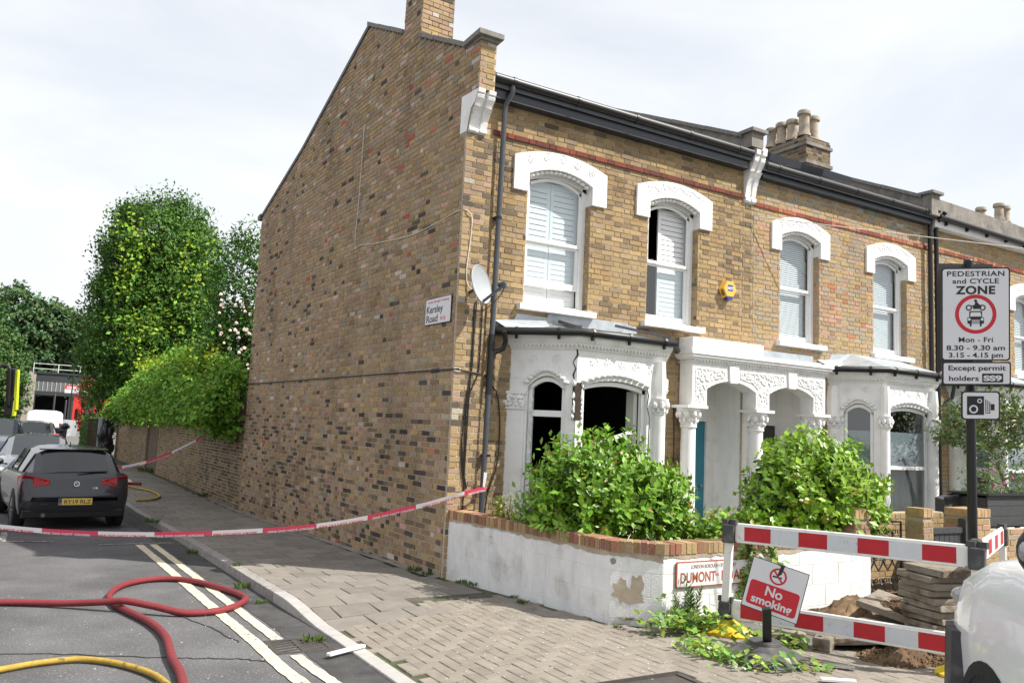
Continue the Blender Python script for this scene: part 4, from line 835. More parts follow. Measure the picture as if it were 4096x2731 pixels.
class Paving:
    def __init__(s): s.p = []
    def add(s, x, y, sx, sy, c, yaw=0.0, tilt=.006):
        z = pz(x, y) + ru(-.002, .002); d = inview(V(x, y, z)); s.p.append((sx * sy / d ** 3 if d else 0, x, y, z, sx, sy, c, yaw, tilt))
    def finish(s, kind, parent, limit=300):
        s.p.sort(key=lambda q: -q[0]); mb = MB(); n = 0
        for sc, x, y, z, sx, sy, c, yaw, tilt in s.p:
            nn = (normal(x, y) + V(ru(-tilt, tilt), ru(-tilt, tilt), 0)).normalized(); X = (V(math.cos(yaw), math.sin(yaw), 0)); X = (X - nn * X.dot(nn)).normalized(); Y_ = nn.cross(X)
            M4 = Matrix(((X.x, Y_.x, nn.x, x), (X.y, Y_.y, nn.y, y), (X.z, Y_.z, nn.z, z), (0, 0, 0, 1)))
            me = flagmesh(kind, sx, sy, .03, c)
            if n < limit and sc > 0:
                o = bpy.data.objects.new(kind if kind != 'slab' else 'paving_slab', me); col.objects.link(o); o.matrix_basis = M4; o.parent = parent; n += 1
            else: mb.add([M4 @ v.co for v in me.vertices], [tuple(p.vertices) for p in me.polygons], c)
        if mb.f: o = mb.build(kind + '_field', kind, parent); o['kind'] = 'stuff'
SLC = [tuple(.225 * k * x for x in (1.0, .91, .80)) for k in (.92, .96, 1.0, 1.05, .84)]
PVC = [tuple(.245 * k * x for x in (1.0, .885, .745)) for k in (.92, .97, 1.0, 1.05, .95)]
sl = Paving(); row = 0; y = -1.66
sidex = lambda y: (y * math.tan(SK) if y > 0 else .05 - .12 * y)
while y < 24:
    hi = sidex(y) - .12 if y > -.1 else sidex(y) - .03; x = outer(y) + (.2 if row % 2 else 0.0); 
    if row % 2: sl.add(outer(y) + .1, y, .185, .385, random.choice(SLC))
    while x + .1 < hi:
        wdt = min(.40, hi - x)
        if not (y < -1.15 and x > -.95): sl.add(x + wdt / 2, y, wdt - .010, .390, random.choice(SLC), ru(-.004, .004), .005)
        x += .40
    y += .40; row += 1
sl.finish('slab', pav, 300)
fillet = MB()
for yv in np.arange(-.0, 12, .25):
    a, b_ = yv, yv + .25; fillet.quad(V(sidex(a) - .13, a, pz(0, a) + .004), V(sidex(a) - .01, a, pz(0, a) + .012), V(sidex(b_) - .01, b_, pz(0, b_) + .012), V(sidex(b_) - .13, b_, pz(0, b_) + .004))
fillet.build('cement_fillet', 'cement', pav)
# herringbone block paving on the corner
pv = Paving(); W_, H_ = .21, .105
def gwx(y): return float(np.interp(-y, [0, 1.47, 2.41, 2.85, 3.2], [.05, .28, .385, .44, .80]))
def block_ok(x, y):
    if x < outer(max(y, -4.9)) + .05 or y < -5.6 or x > 4.0: return False
    if y > -1.86 and x < -.95: return False
    if y > -1.34: return False
    if y > -3.25 and x > gwx(y) - .05: return False
    if y <= -3.25 and x > 1.5 and y > -4.45: return False
    if -1.08 < x < -.12 and -5.05 < y < -4.42: return False
    return True
cells = {}
for a in range(-24, 50):
    for b_ in range(-44, 30):
        t = (a - b_) % 4                                              # unit cell of the herringbone on a 105 mm grid
        if t == 0: cells[(a, b_)] = ('h',)
        elif t == 3: cells[(a, b_)] = ('v',)
for (a, b_), (o_,) in cells.items():
    x = -.6 + a * .105; y = -2.6 + b_ * .105
    if o_ == 'h': cx, cy, sx, sy = x + .105, y + .0525, .205, .100
    else: cx, cy, sx, sy = x + .0525, y + .105 , .100, .205
    if block_ok(cx, cy): pv.add(cx, cy, sx, sy, random.choice(PVC), 0, .010)
pv.finish('paver', pav, 300)
tr = MB()                                                             # tarmac reinstatement beside the dig
for a, b_ in zip(np.arange(1.2, 8, .4), np.arange(1.6, 8.4, .4)): tr.quad(V(a, -5.9, pz(a, -5.9) - .004), V(b_, -5.9, pz(b_, -5.9) - .004), V(b_, -3.3, pz(b_, -3.3) - .004), V(a, -3.3, pz(a, -3.3) - .004))
tr.build('tarmac_patch', 'asphalt_far', pav)
# kerb stones
kerb = struct(MB().quad(V(-2.1, -4.8, -.2), V(-2.0, -4.8, -.2), V(-2.6, 10, -.3), V(-2.7, 10, -.3)).build('kerb', 'joint'))
y = -4.85; ci = 0
while y < 30:
    L = .92 if y > -2.2 else .91; y_b = y + L - .012; dz = lambda q: pz(kx(q), q) if q < .5 else zg(q); mt = 'granite' if y > -.6 else 'kerb_concrete'; w_ = .145
    n = 4; mb = MB()
    for k in range(n):
        a = lerp(y, y_b, k / n); c = lerp(y, y_b, (k + 1) / n); j = lambda: ru(-.004, .004) if mt == 'granite' else 0.0
        mb.hexa([V(kx(a), a, rz(a) - .1), V(kx(a) + w_, a, rz(a) - .1), V(kx(c) + w_, c, rz(c) - .1), V(kx(c), c, rz(c) - .1), V(kx(a) + .012, a, dz(a) + .003), V(kx(a) + w_, a, dz(a) + .004), V(kx(c) + w_, c, dz(c) + .004), V(kx(c) + .012, c, dz(c) + .003)])
    mb.build('kerb_stone', mt, kerb, bevel=.008); y += L
# kerb line of the other street round the corner, out of frame below
for k in range(12): MB().box((-1.7 + k * .92, -6.02, rz(-6) - .1), (-1.7 + k * .92 + .9, -5.88, zg(-6) + .002)).build('kerb_stone', 'kerb_concrete', kerb)
# drain grating and inspection cover
dr = thing('drain_grating', 'rusty slotted drain grating in the gutter, yellow line broken around it', 'drain', (-2.42, -2.2, rz(-2.2)))
X0, X1, Y0, Y1 = -2.62, -2.13, -2.42, -1.98; zz = rz(-2.2) + .012
MB().box((X0, Y0, zz - .05), (X1, Y1, zz - .040)).build('sump', 'asphalt_dark', dr)
fr = MB()
for a in ((X0, Y0, X1, Y0 + .035), (X0, Y1 - .035, X1, Y1), (X0, Y0 + .035, X0 + .035, Y1 - .035), (X1 - .035, Y0 + .035, X1, Y1 - .035)): fr.box((a[0], a[1], zz - .04), (a[2], a[3], zz))
fr.box(((X0 + X1) / 2 - .02, Y0 + .035, zz - .03), ((X0 + X1) / 2 + .02, Y1 - .035, zz - .001)); fr.build('frame', 'cast_iron', dr)
for h0, h1 in ((X0 + .035, (X0 + X1) / 2 - .02), ((X0 + X1) / 2 + .02, X1 - .035)):
    for k in range(5):
        yb_ = Y0 + .05 + k * .078; MB().hexa([V(h0, yb_, zz - .03), V(h1, yb_ + .05, zz - .03), V(h1, yb_ + .08, zz - .03), V(h0, yb_ + .03, zz - .03), V(h0, yb_, zz - .002), V(h1, yb_ + .05, zz - .002), V(h1, yb_ + .08, zz - .002), V(h0, yb_ + .03, zz - .002)]).build('bar', 'cast_iron', dr)
mh = thing('inspection_cover', 'dark cast iron inspection cover in the block paving at the bottom edge', 'manhole cover', (-.6, -4.75, zg(-4.75)))
zz = zg(-4.75); mb = MB()
for a in ((-1.07, -5.03, -.13, -4.98), (-1.07, -4.48, -.13, -4.43), (-1.07, -4.98, -1.02, -4.48), (-.18, -4.98, -.13, -4.48)): mb.box((a[0], a[1], zz - .03), (a[2], a[3], zz + .006))
mb.build('frame', 'cast_iron', mh); MB().box((-1.02, -4.98, zz - .03), (-.18, -4.48, zz - .004)).build('cover', 'cast_iron', mh)
st = MB()
for k in range(44):
    x = -1.06 + k * .0212; st.box((x, -4.475, zz + .006), (x + .012, -4.455, zz + .011)); st.box((x, -4.45, zz + .006), (x + .012, -4.435, zz + .011))
st.build('stud', 'cast_iron', mh)['kind'] = 'stuff'

# ------------------------------------------------------------------ white garden wall with brick coping
gw = thing('garden_wall', 'white painted block garden wall with brick-on-edge coping, paint peeling', 'wall', (.3, -1.5, 0))
GP = [(.04, -.02), (.27, -1.45), (.385, -2.41), (.44, -2.83), (.82, -3.165), (4.0, -3.115)]; WT = .72; COPT = .815
def zw(p, h): return h + zg(p[1]) * .6
segs = list(zip(GP[:-1], GP[1:])); TH = .20; PAL_C = [(.30, .19, .10), (.33, .15, .10), (.36, .25, .14), (.24, .15, .10), (.40, .28, .15), (.29, .13, .10), (.43, .31, .16)]
blk = MB(); tot = 0; cc = {}
for si, (p, q) in enumerate(segs):
    p = Vector((*p, 0)); q = Vector((*q, 0)); u = (q - p).normalized(); L = (q - p).length; n = V(u.y, -u.x, 0) if True else 0
    if n.dot(V(-1, -1, 0)) < 0: n = -n
    F = Frame(p, u, n); zo = lambda s: zg((p + u * s).y) * .9
    ztop = .725
    # core (mortar joint plane) and painted blocks
    core = MB(); m_ = max(1, int(L / .5))
    for k in range(m_):
        a, b_ = L * k / m_, L * (k + 1) / m_; core.hexa([F(a, zo(a) - .1, -.004), F(b_, zo(b_) - .1, -.004), F(b_, zo(b_) - .1, -TH), F(a, zo(a) - .1, -TH), F(a, ztop, -.004), F(b_, ztop, -.004), F(b_, ztop, -TH), F(a, ztop, -TH)])
    co_ = core.build('wall_core', 'white_render', gw)
    for r in range(4):
        z0 = -.12 + r * .222; z1 = min(z0 + .218, ztop - .012 - (.04 if r == 3 else 0)); x = -(.22 if r % 2 else 0.0) - ru(0, .05)
        while x < L:
            a, b_ = max(x, 0.0), min(x + .438, L)
            if b_ - a > .05: MB().hexa([F(a + .002, max(z0, zo(a) - .06), 0), F(b_ - .002, max(z0, zo(b_) - .06), 0), F(b_ - .002, max(z0, zo(b_) - .06), -.03), F(a + .002, max(z0, zo(a) - .06), -.03), F(a + .002, z1 + ru(-.002, .0), 0), F(b_ - .002, z1, 0), F(b_ - .002, z1, -.03), F(a + .002, z1, -.03)]).build('block', 'white_render', co_, bevel=.003)
            x += .44
    # ragged unpainted mortar line under the coping
    rg = MB(); m_ = int(L / .035); tri = []
    lo = .70
    for k in range(m_ + 1):
        lo = min(.712, max(.635, lo + ru(-.012, .0125))); tri.append((L * k / m_, lo, .729))
    rg.strip(F, tri, -.01, .0035); rg.build('mortar_bed', 'mortar', gw)
    s = .0
    while s < L - .02:
        wd = ru(.058, .066); 
        if s + wd > L + .02: break
        ci = random.randrange(7); h = ru(.098, .105); key = (si, ci)
        if key not in cc:
            G0 = Frame((0, 0, 0), u, n); me = MB().hexa([G0(-.031, 0, .012), G0(.031, 0, .012), G0(.031, 0, -.212), G0(-.031, 0, -.212), G0(-.031, .102, .012), G0(.031, .102, .012), G0(.031, .102, -.212), G0(-.031, .102, -.212)], PAL_C[ci]).mesh('coping_brick'); me.materials.append(MATS['brick']); cc[key] = me
        o = bpy.data.objects.new('coping_brick', cc[key]); col.objects.link(o); o.location = F(s + .031, .73 + ru(-.003, .003), ru(-.004, .004)); setp(o, gw); s += .0725
    cbm = MB(); cbm.hexa([F(0, .728, .004), F(L, .728, .004), F(L, .728, -.205), F(0, .728, -.205), F(0, .825, .004), F(L, .825, .004), F(L, .825, -.205), F(0, .825, -.205)]); cbm.build('coping_mortar', 'mortar_pale', gw)
def patch(F, cu, cz, ru_, rz_, n, d, mt, name, parent):
    mb = MB(); P = []
    for k in range(n):
        a = 2 * math.pi * k / n; q = ru(.6, 1.1); P.append((cu + ru_ * q * math.cos(a), cz + rz_ * q * math.sin(a)))
    mb.add([F(cu, cz, d)] + [F(a, b_, d) for a, b_ in P], [(0, i + 1, (i + 1) % n + 1) for i in range(n)]); return mb.build(name, mt, parent)
FCH = Frame((*GP[3], 0), Vector((GP[4][0] - GP[3][0], GP[4][1] - GP[3][1], 0)), V(-.66, -.75, 0))
patch(FCH, .12, .36, .10, .13, 22, .002, 'mortar', 'peeled_patch', gw); patch(FCH, .26, .40, .07, .14, 20, .0022, 'mortar', 'peeled_patch', gw); patch(FCH, .22, .31, .14, .07, 22, .0024, 'mortar', 'peeled_patch', gw); patch(FCH, .03, .64, .035, .035, 12, .003, 'cement', 'repair_daub', gw)
# gate piers of yellow brick
def bpier(parent, x0, x1, y0, y1, z0, z1, B, pk):
    FF = Frame((x0, y0, 0), (1, 0, 0), (0, -1, 0)); FL = Frame((x0, y0, 0), (0, 1, 0), (-1, 0, 0)); pm = mortar(FF, z0, z1 - .15, lambda z: [(0, x1 - x0)], parent, 'pier_face'); mortar(FL, z0, z1 - .15, lambda z: [(0, y1 - y0)], pm, 'pier_side')
    B.wall(FF, z0, z1 - .15, lambda z: [(0, x1 - x0)], pk, pm, .1); B.wall(FL, z0, z1 - .15, lambda z: [(0, y1 - y0)], pk, pm)
    x = x0
    while x < x1 - .03: 
        MB().box((x + .004, y0 - .008, z1 - .105), (min(x + .075, x1), y1, z1 + ru(-.004, .004))).add([], []).build('top_brick', 'clay_brick', pm); x += .08
    MB().box((x0 + .01, y0 + .01, z0), (x1 - .005, y1, z1 - .11)).build('pier_core', 'mortar', pm)
mat('clay_brick', (.40, .27, .14), .9, .35, 14, .4, 90)
gpier = thing('gate_pier', 'yellow brick gate pier with brick-on-edge top beside the wrought iron gate', 'gate pier', (5.0, -3.0, 0)); BP = Brickwork(); bpier(gpier, 5.0, 5.2, -3.12, -2.88, 0, 1.125, BP, lambda u, z: random.choice((I_YEL, I_YEL + 1, I_YEL + 2, I_YEL + 3, 31, 4))); BP.finish(gpier, 300)
BP2 = Brickwork(); p2 = thing('gate_pier', 'short reddish brick pier at the end of the white garden wall', 'gate pier', (3.85, -3.0, 0)); bpier(p2, 3.72, 4.0, -3.11, -2.85, .825, 1.12, BP2, lambda u, z: random.choice((31, 32, 34, I_PINK + 2, 33))); BP2.finish(p2, 300)
# ------------------------------------------------------------------ foliage helpers
def leaf_mesh(name, P, D, N, S, C, asp=.5, fold=.25):
    """P base points, D leaf direction, N leaf normal (arrays n x 3), S length, C colour"""
    P = np.asarray(P, float); D = np.asarray(D, float); N = np.asarray(N, float); n = len(P)
    D /= np.linalg.norm(D, axis=1, keepdims=True) + 1e-9; R = np.cross(D, N); R /= np.linalg.norm(R, axis=1, keepdims=True) + 1e-9; U = np.cross(R, D); S = np.asarray(S, float)[:, None]
    v = np.empty((n, 4, 3)); v[:, 0] = P; v[:, 1] = P + D * S * .5 + R * S * asp * .5 + U * S * fold * .3; v[:, 2] = P + D * S; v[:, 3] = P + D * S * .5 - R * S * asp * .5 + U * S * fold * .3
    me = bpy.data.meshes.new(name); me.vertices.add(n * 4); me.vertices.foreach_set('co', v.ravel()); i = np.arange(n)[:, None] * 4
    f = np.concatenate([i + [0, 1, 2], i + [0, 2, 3]], 1).astype(np.int32); me.loops.add(n * 6); me.loops.foreach_set('vertex_index', f.ravel()); me.polygons.add(n * 2)
    me.polygons.foreach_set('loop_start', np.arange(n * 2, dtype=np.int32) * 3); me.polygons.foreach_set('loop_total', np.full(n * 2, 3, np.int32))
    a = me.color_attributes.new('col', 'FLOAT_COLOR', 'CORNER'); c = np.concatenate([np.repeat(np.asarray(C, float), 6, 0), np.ones((n * 6, 1))], 1).astype(np.float32); a.data.foreach_set('color', c.ravel()); me.update(calc_edges=True); return me
def rdir(n): q = RS.normal(size=(n, 3)); return q / np.linalg.norm(q, axis=1, keepdims=True)
def cols(n, base, var=.25, warm=.15):
    b = np.asarray(base, float); k = 1 + RS.uniform(-var, var, (n, 1)); c = b * k; t = RS.uniform(-warm, warm, n); c[:, 0] *= 1 + 2 * t; c[:, 2] *= 1 - t; return np.clip(c, .003, 1)
def shoots(starts, ends, per, size, base, jit=.02, droop=.0):
    P = []; D = []; N = []; S = []; C = []
    for a, b_ in zip(starts, ends):
        a = np.array(a); b_ = np.array(b_); ax = b_ - a; L = np.linalg.norm(ax); ax /= L
        for k in range(per):
            t = .35 + .65 * (k + RS.rand()) / per; p = a + (b_ - a) * t + np.array([0, 0, -droop * t * t * L]); an = k * 2.4 + RS.rand() * .6; s1 = np.cross(ax, [.2, .3, 1.0]); s1 /= np.linalg.norm(s1) + 1e-9; s2 = np.cross(ax, s1)
            out = s1 * math.cos(an) + s2 * math.sin(an); d = out * .85 + ax * .55; P.append(p + RS.normal(size=3) * jit); D.append(d); N.append(ax - out * .4 + np.array([0, 0, .5])); S.append(size * RS.uniform(.55, 1.4)); C.append(np.array(base) * RS.uniform(.6, 1.35) if RS.rand() > .03 else np.array([.34, .26, .05]) * RS.uniform(.6, 1.2))
    return P, D, N, S, C
def bush(name, label, cat, loc, starts, ends, per, size, base, fill=None, asp=.55, mt='leaf', group=None, fold=.25):
    t = thing(name, label, cat, loc, group); P, D, N, S, C = shoots(starts, ends, per, size, base)
    if fill is not None:
        n = len(fill); P += list(fill); D += list(rdir(n)); N += list(rdir(n) + [0, 0, .8]); S += list(RS.uniform(.8, 1.2, n) * size); C += list(cols(n, np.array(base) * .85))  # inner leaves coloured darker, shade inside the shrub put into their colour
    C = np.array(C); C[:, 0] *= 1 + RS.uniform(-.12, .22, len(C))
    link('foliage', leaf_mesh('foliage', P, D, N, S, C, asp, fold), mt, t)['kind'] = 'stuff'
    tw = MB()
    for a, b_ in list(zip(starts, ends))[::3]: a = Vector(a); b_ = Vector(b_); tw.tube([a, a.lerp(b_, .5) + V(ru(-.02, .02), ru(-.02, .02), .01), a.lerp(b_, .97)], [.008, .005, .002], 4, cap=False)
    tw.build('stems', 'twig', t)['kind'] = 'stuff'; return t
def dome(n, c, r, zf=.0, spread=.35, peaks=()):
    st = []; en = []
    for k in range(n):
        a = RS.rand() * 2 * math.pi; e = math.asin(RS.uniform(-.25, 1)); q = np.array([math.cos(a) * math.cos(e) * r[0], math.sin(a) * math.cos(e) * r[1], math.sin(e) * r[2]]); m_ = RS.uniform(.82, 1.06)
        for (px, py, amp, wd) in peaks:
            dd = math.hypot(q[0] - px, q[1] - py); q[2] += amp * math.exp(-(dd / wd) ** 2) * max(0, math.sin(e))
        p = np.array(c) + q * m_; s0 = np.array(c) + q * .42 + np.array([0, 0, -.12]); st.append(s0); en.append(p)
    return st, en
def vol(n, c, r):
    d = rdir(n) * (RS.rand(n, 1) ** .4) * .82; return np.array(c) + d * np.array(r)
st, en = dome(560, (1.22, -1.75, .98), (1.10, .90, .76), peaks=((-.75, .0, .36, .35), (.15, .05, .32, .30), (-.3, .1, .12, .2)))
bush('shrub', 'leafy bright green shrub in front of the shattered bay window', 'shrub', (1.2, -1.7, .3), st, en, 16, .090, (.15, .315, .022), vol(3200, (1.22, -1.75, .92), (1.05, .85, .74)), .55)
st, en = dome(560, (3.95, -2.35, 1.05), (1.0, .80, .95), peaks=((-.7, 0, .1, .3), (.1, 0, .12, .3)))
for k in range(14): st.append(np.array([4.7, -2.3, 1.05]) + RS.normal(size=3) * .05); en.append(np.array([5.2 + .02 * k, -2.35, 1.2 + .018 * k]) + RS.normal(size=3) * .05)
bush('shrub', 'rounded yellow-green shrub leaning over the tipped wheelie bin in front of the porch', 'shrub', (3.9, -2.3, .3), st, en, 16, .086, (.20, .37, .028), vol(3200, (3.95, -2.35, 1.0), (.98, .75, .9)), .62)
st, en = dome(170, (2.45, -2.55, .72), (.85, .5, .36)); bush('shrub', 'low trailing shrub between the two big shrubs behind the wall coping', 'shrub', (2.45, -2.5, .3), st, en, 14, .08, (.17, .32, .028), vol(700, (2.45, -2.55, .65), (.8, .45, .3)), .62)
st, en = dome(70, (.42, -.85, .70), (.22, .35, .42)); bush('shrub', 'small variegated pale yellow shrub in the corner behind the brick coping', 'shrub', (.42, -.85, .3), st, en, 12, .05, (.30, .36, .085), None, .5)
# vine hanging over the wall, weeds, cut branches on the paving
def vine(label, pts, n, size, base, spread, cat='vine', name='vine', mt='leaf', loc=None, group=None):
    t = thing(name, label, cat, loc or pts[0], group); path = catmull(pts, 12); MB().tube(path, .006, 5).build('stem', 'twig', t); P = []
    for k in range(n): p = path[random.randrange(len(path))]; P.append((p.x + RS.normal() * spread[0], p.y + RS.normal() * spread[1], p.z + abs(RS.normal()) * spread[2]))
    link('leaves', leaf_mesh('leaves', P, rdir(n) * [1, 1, .6] + [0, 0, -.1], rdir(n) * .6 + [-.2, -.3, .9], RS.uniform(.7, 1.25, n) * size, cols(n, base, .3), .66), mt, t)['kind'] = 'stuff'; return t
vine('leafy vine trailing down the white wall behind the barrier post', [V(2.0, -3.0, .88), V(1.98, -3.15, .82), V(1.95, -3.17, .6), V(1.90, -3.18, .4), V(1.86, -3.18, .2)], 230, .085, (.17, .27, .05), (.06, .015, .02))
vine('second leafy strand spilling over the coping right of the barrier post', [V(2.1, -3.0, .86), V(2.2, -3.16, .80), V(2.32, -3.17, .68), V(2.4, -3.17, .58)], 90, .08, (.17, .27, .05), (.05, .015, .02))
z0 = zg(-3.6)
vine('heap of cut leafy branches at the foot of the wall beside the barrier post', [V(.62, -3.42, z0 + .05), V(.85, -3.45, z0 + .05), V(1.05, -3.5, z0 + .06), V(1.2, -3.62, z0 + .05)], 420, .075, (.19, .32, .045), (.12, .09, .07), 'cut branches', 'cut_branch')
vine('cut leafy branch lying from the yellow foot towards the rubber sign base', [V(.58, -3.85, z0 + .03), V(.5, -4.05, z0 + .03), V(.45, -4.3, z0 + .03), V(.55, -4.5, z0 + .03)], 260, .07, (.19, .32, .045), (.08, .10, .035), 'cut branches', 'cut_branch')
vine('cut branch with pale leaves lying in front of the no smoking sign', [V(.5, -4.62, z0 + .03), V(.75, -4.72, z0 + .03), V(.98, -4.86, z0 + .03)], 90, .07, (.19, .30, .06), (.08, .06, .03), 'cut branches', 'cut_branch')
vine('leafy cut branches under the lower barrier rail right of the sign', [V(1.15, -4.0, z0 + .03), V(1.3, -4.1, z0 + .03), V(1.45, -4.25, z0 + .03)], 190, .075, (.19, .32, .045), (.10, .07, .05), 'cut branches', 'cut_branch')
vine('thin orange twig with round leaves sticking out at the foot of the wall corner', [V(.40, -3.15, z0 + .09), V(.52, -3.28, z0 + .09), V(.66, -3.38, z0 + .04)], 14, .08, (.14, .24, .04), (.03, .03, .02), 'cut branches', 'cut_branch')
def weed(label, c, n, h, base, loc=None):
    t = thing('weed', label, 'weed', c); P = []; D = []; N = []; S = []; C = []
    for s in range(n):
        a = ru(0, 6.28); top = np.array([c[0] + math.cos(a) * h * .18, c[1] + math.sin(a) * h * .18, c[2] + h * ru(.6, 1)]); b0 = np.array(c)
        for k in range(38):
            tt = k / 38; an = k * 2.4; P.append(b0 + (top - b0) * (.15 + .85 * tt)); D.append([math.cos(an), math.sin(an), .35 + tt]); N.append([0, 0, 1]); S.append(h * .22 * (1 - .45 * tt)); C.append(np.array(base) * RS.uniform(.7, 1.35))
    link('leaves', leaf_mesh('leaves', P, D, N, S, C, .16), 'leaf', t)['kind'] = 'stuff'
weed('tall spiky green weed growing against the wall under the white street sign', (1.12, -3.24, zg(-3.2)), 6, .50, (.06, .14, .018)); weed('shorter bushy weed just left of the tall weed by the street sign', (.96, -3.22, zg(-3.2)), 4, .34, (.10, .18, .02))
def tuft(label, x, y, zz, r, n=60, base=(.085, .15, .02), name='grass_tuft'):
    t = thing(name, label, 'grass', (x, y, zz)); a = RS.rand(n) * 6.28; q = RS.rand(n) ** .5 * r; P = np.stack([x + np.cos(a) * q, y + np.sin(a) * q, np.full(n, zz)], 1); D = np.stack([np.cos(a) * .6, np.sin(a) * .6, RS.uniform(.5, 1.4, n)], 1)
    link('blades', leaf_mesh('blades', P, D, rdir(n) + [0, 0, .5], RS.uniform(.4, 1.0, n) * r * 1.1, cols(n, base, .35), .22), 'leaf_matt', t)['kind'] = 'stuff'
for lab, x, y, on, r in (('grass tuft growing out of the drain grating', -2.22, -2.12, 1, .10), ('grass tuft at the kerb just past the red hose loop', -2.25, -.33, 1, .07), ('weed at the foot of the kerb inside the lit road', -2.25, .62, 1, .10), ('weed at the kerb behind the end of the double yellow lines', -2.33, 3.6, 1, .11), ('tuft of weeds on the kerb joint in the shade', -2.12, 1.6, 0, .07), ('weed at the base of the side wall near the white garden wall', -.12, .55, 0, .11), ('second weed at the base of the side wall, nearest the white wall', -.08, .22, 0, .08), ('moss and grass at the left end of the white wall foot', .05, -.45, 0, .08), ('wider grass tuft at the white wall foot', .10, -.62, 0, .10), ('single grass tuft in front of the middle of the white wall', .12, -1.75, 0, .07), ('grass tuft on the herringbone near the wall bend', .20, -1.45, 0, .05), ('grass tuft close to the wall corner', .38, -3.05, 0, .05), ('small tuft by the leaf litter near the corner', .48, -3.42, 0, .05), ('weed under the parked dark hatchback by the kerb', -2.5, 7.1, 0, .14), ('weed at the foot of the back garden wall', -.75, 12.5, 0, .15), ('weed under the wooden gate', -1.25, 20.5, 0, .3)):
    tuft(lab, x, y, (rz(y) + .004) if on else pz(x, y), r * .75)
# ------------------------------------------------------------------ street name plates, alarm box, dish
def plate(name, label, F, w_, h, mt_edge, mt, cat='street sign', t=.012, rad=.015, edge=.010):
    s = thing(name, label, cat, F(0, 0, 0))
    def rr(w2, h2, r):
        P = []
        for cx, cy, a0 in ((w2 - r, h2 - r, 0), (-w2 + r, h2 - r, 90), (-w2 + r, -h2 + r, 180), (w2 - r, -h2 + r, 270)):
            for k in range(5): a = math.radians(a0 + k * 22.5); P.append((cx + r * math.cos(a), cy + r * math.sin(a)))
        return P
    MB().prism([F(a, b_, 0) for a, b_ in rr(w_ / 2, h / 2, rad)], F.n * t).build('plate', mt_edge, s); MB().prism([F(a, b_, t + .0005) for a, b_ in rr(w_ / 2 - edge, h / 2 - edge, rad * .8)], F.n * .002).build('face', mt, s); return s, rr
KF = TFrame(SIDE(.43, 3.385, .012), -SU, Z, SN)
ks, _ = plate('street_name_sign', 'white Kersley Road street name sign on the side wall', KF, .72, .36, 'sign_black', 'sign_white')
text('London Borough of Hackney', KF, .0, .115, .045, 'letter_red', ks, d=.0155, width=.60); text('Kersley', KF, -.325, -.02, .14, 'sign_black', ks, d=.0155, align='LEFT', width=.46, bold=.002); text('Road', KF, -.325, -.145, .14, 'sign_black', ks, d=.0155, align='LEFT', width=.32, bold=.002); text('N16', KF, .075, -.14, .085, 'letter_red', ks, d=.0155, align='LEFT', width=.14)
DF = TFrame(Vector((1.485, -3.165, .535)), V(1, .016, 0), Z, V(.016, -1, 0))
ds, _ = plate('street_name_sign', 'rusty white DUMONT ROAD street name sign on the white garden wall', DF, 1.03, .245, 'rust_red', 'sign_white', edge=.011)
text('LONDON BOROUGH OF HACKNEY', DF, -.33, .055, .050, 'brown_letter', ds, d=.0155, align='LEFT', width=.62); text('DUMONT', DF, -.47, -.075, .135, 'rust_red', ds, d=.0155, align='LEFT', width=.47, bold=.003); text('ROAD', DF, .08, -.075, .135, 'rust_red', ds, d=.0155, align='LEFT', width=.34, bold=.003); text('N16', DF, .0, -.03, .045, 'letter_red', ds, d=.0155, align='LEFT', sx=.6)
al = thing('alarm_box', 'yellow hexagonal burglar alarm box with blue base on the front wall', 'alarm box', (4.72, -.05, 4.2))
def hexp(cx, cz, rx, rz_, d): return [FRONT(cx + rx * a, cz + rz_ * b_, d) for a, b_ in ((1, 0), (.5, -1), (-.5, -1), (-1, 0), (-.5, 1), (.5, 1))]
A = hexp(4.74, 4.225, .165, .145, .01); B_ = hexp(4.74, 4.225, .135, .12, .105); mb = MB(); mb.add(A + B_, [(0, 1, 2, 3, 4, 5)[::-1], (6, 7, 8, 9, 10, 11)] + [(i, (i + 1) % 6, 6 + (i + 1) % 6, 6 + i) for i in range(6)]); mb.build('case', 'alarm_yellow', al, bevel=.004)
MB().prism([FRONT(4.67, 4.10, .02), FRONT(4.81, 4.10, .02), FRONT(4.79, 4.055, .02), FRONT(4.69, 4.055, .02)], FRONT.n * .082).build('strobe', 'alarm_blue', al); MB().fbox(FRONT, 4.685, 4.795, 4.19, 4.29, .1051, .1062).build('badge', 'alarm_blue', al); text('ADT', FRONT, 4.74, 4.215, .062, 'sign_white', al, d=.1068, bold=.003, sx=.85)
for k in range(8): MB().hexa([FRONT(4.60 + k * .006 + .0, 4.20 - k * .012, .03), FRONT(4.603 + k * .006, 4.20 - k * .012, .085), FRONT(4.603 + k * .006, 4.197 - k * .012, .085), FRONT(4.60 + k * .006, 4.197 - k * .012, .03), FRONT(4.598 + k * .006, 4.204 - k * .012, .03), FRONT(4.601 + k * .006, 4.204 - k * .012, .085), FRONT(4.599 + k * .006, 4.201 - k * .012, .085), FRONT(4.596 + k * .006, 4.201 - k * .012, .03)]).build('louvre', 'cable_black', al)
di = thing('satellite_dish', 'grey satellite dish on the corner pilaster above the lead roof', 'satellite dish', (.17, -.2, 3.65))
ax = V(.50, -.84, .20).normalized(); c0 = V(.17, -.37, 3.66); mb = MB(); x_ = ax.cross(Z).normalized(); y_ = x_.cross(ax).normalized()
R_ = []; NR, NA = 6, 28
for i in range(NR + 1):
    q = i / NR
    for k in range(NA): a = 2 * math.pi * k / NA; R_.append(c0 + (x_ * math.cos(a) * .225 + y_ * math.sin(a) * .25) * q + ax * (.055 * q * q - .055))
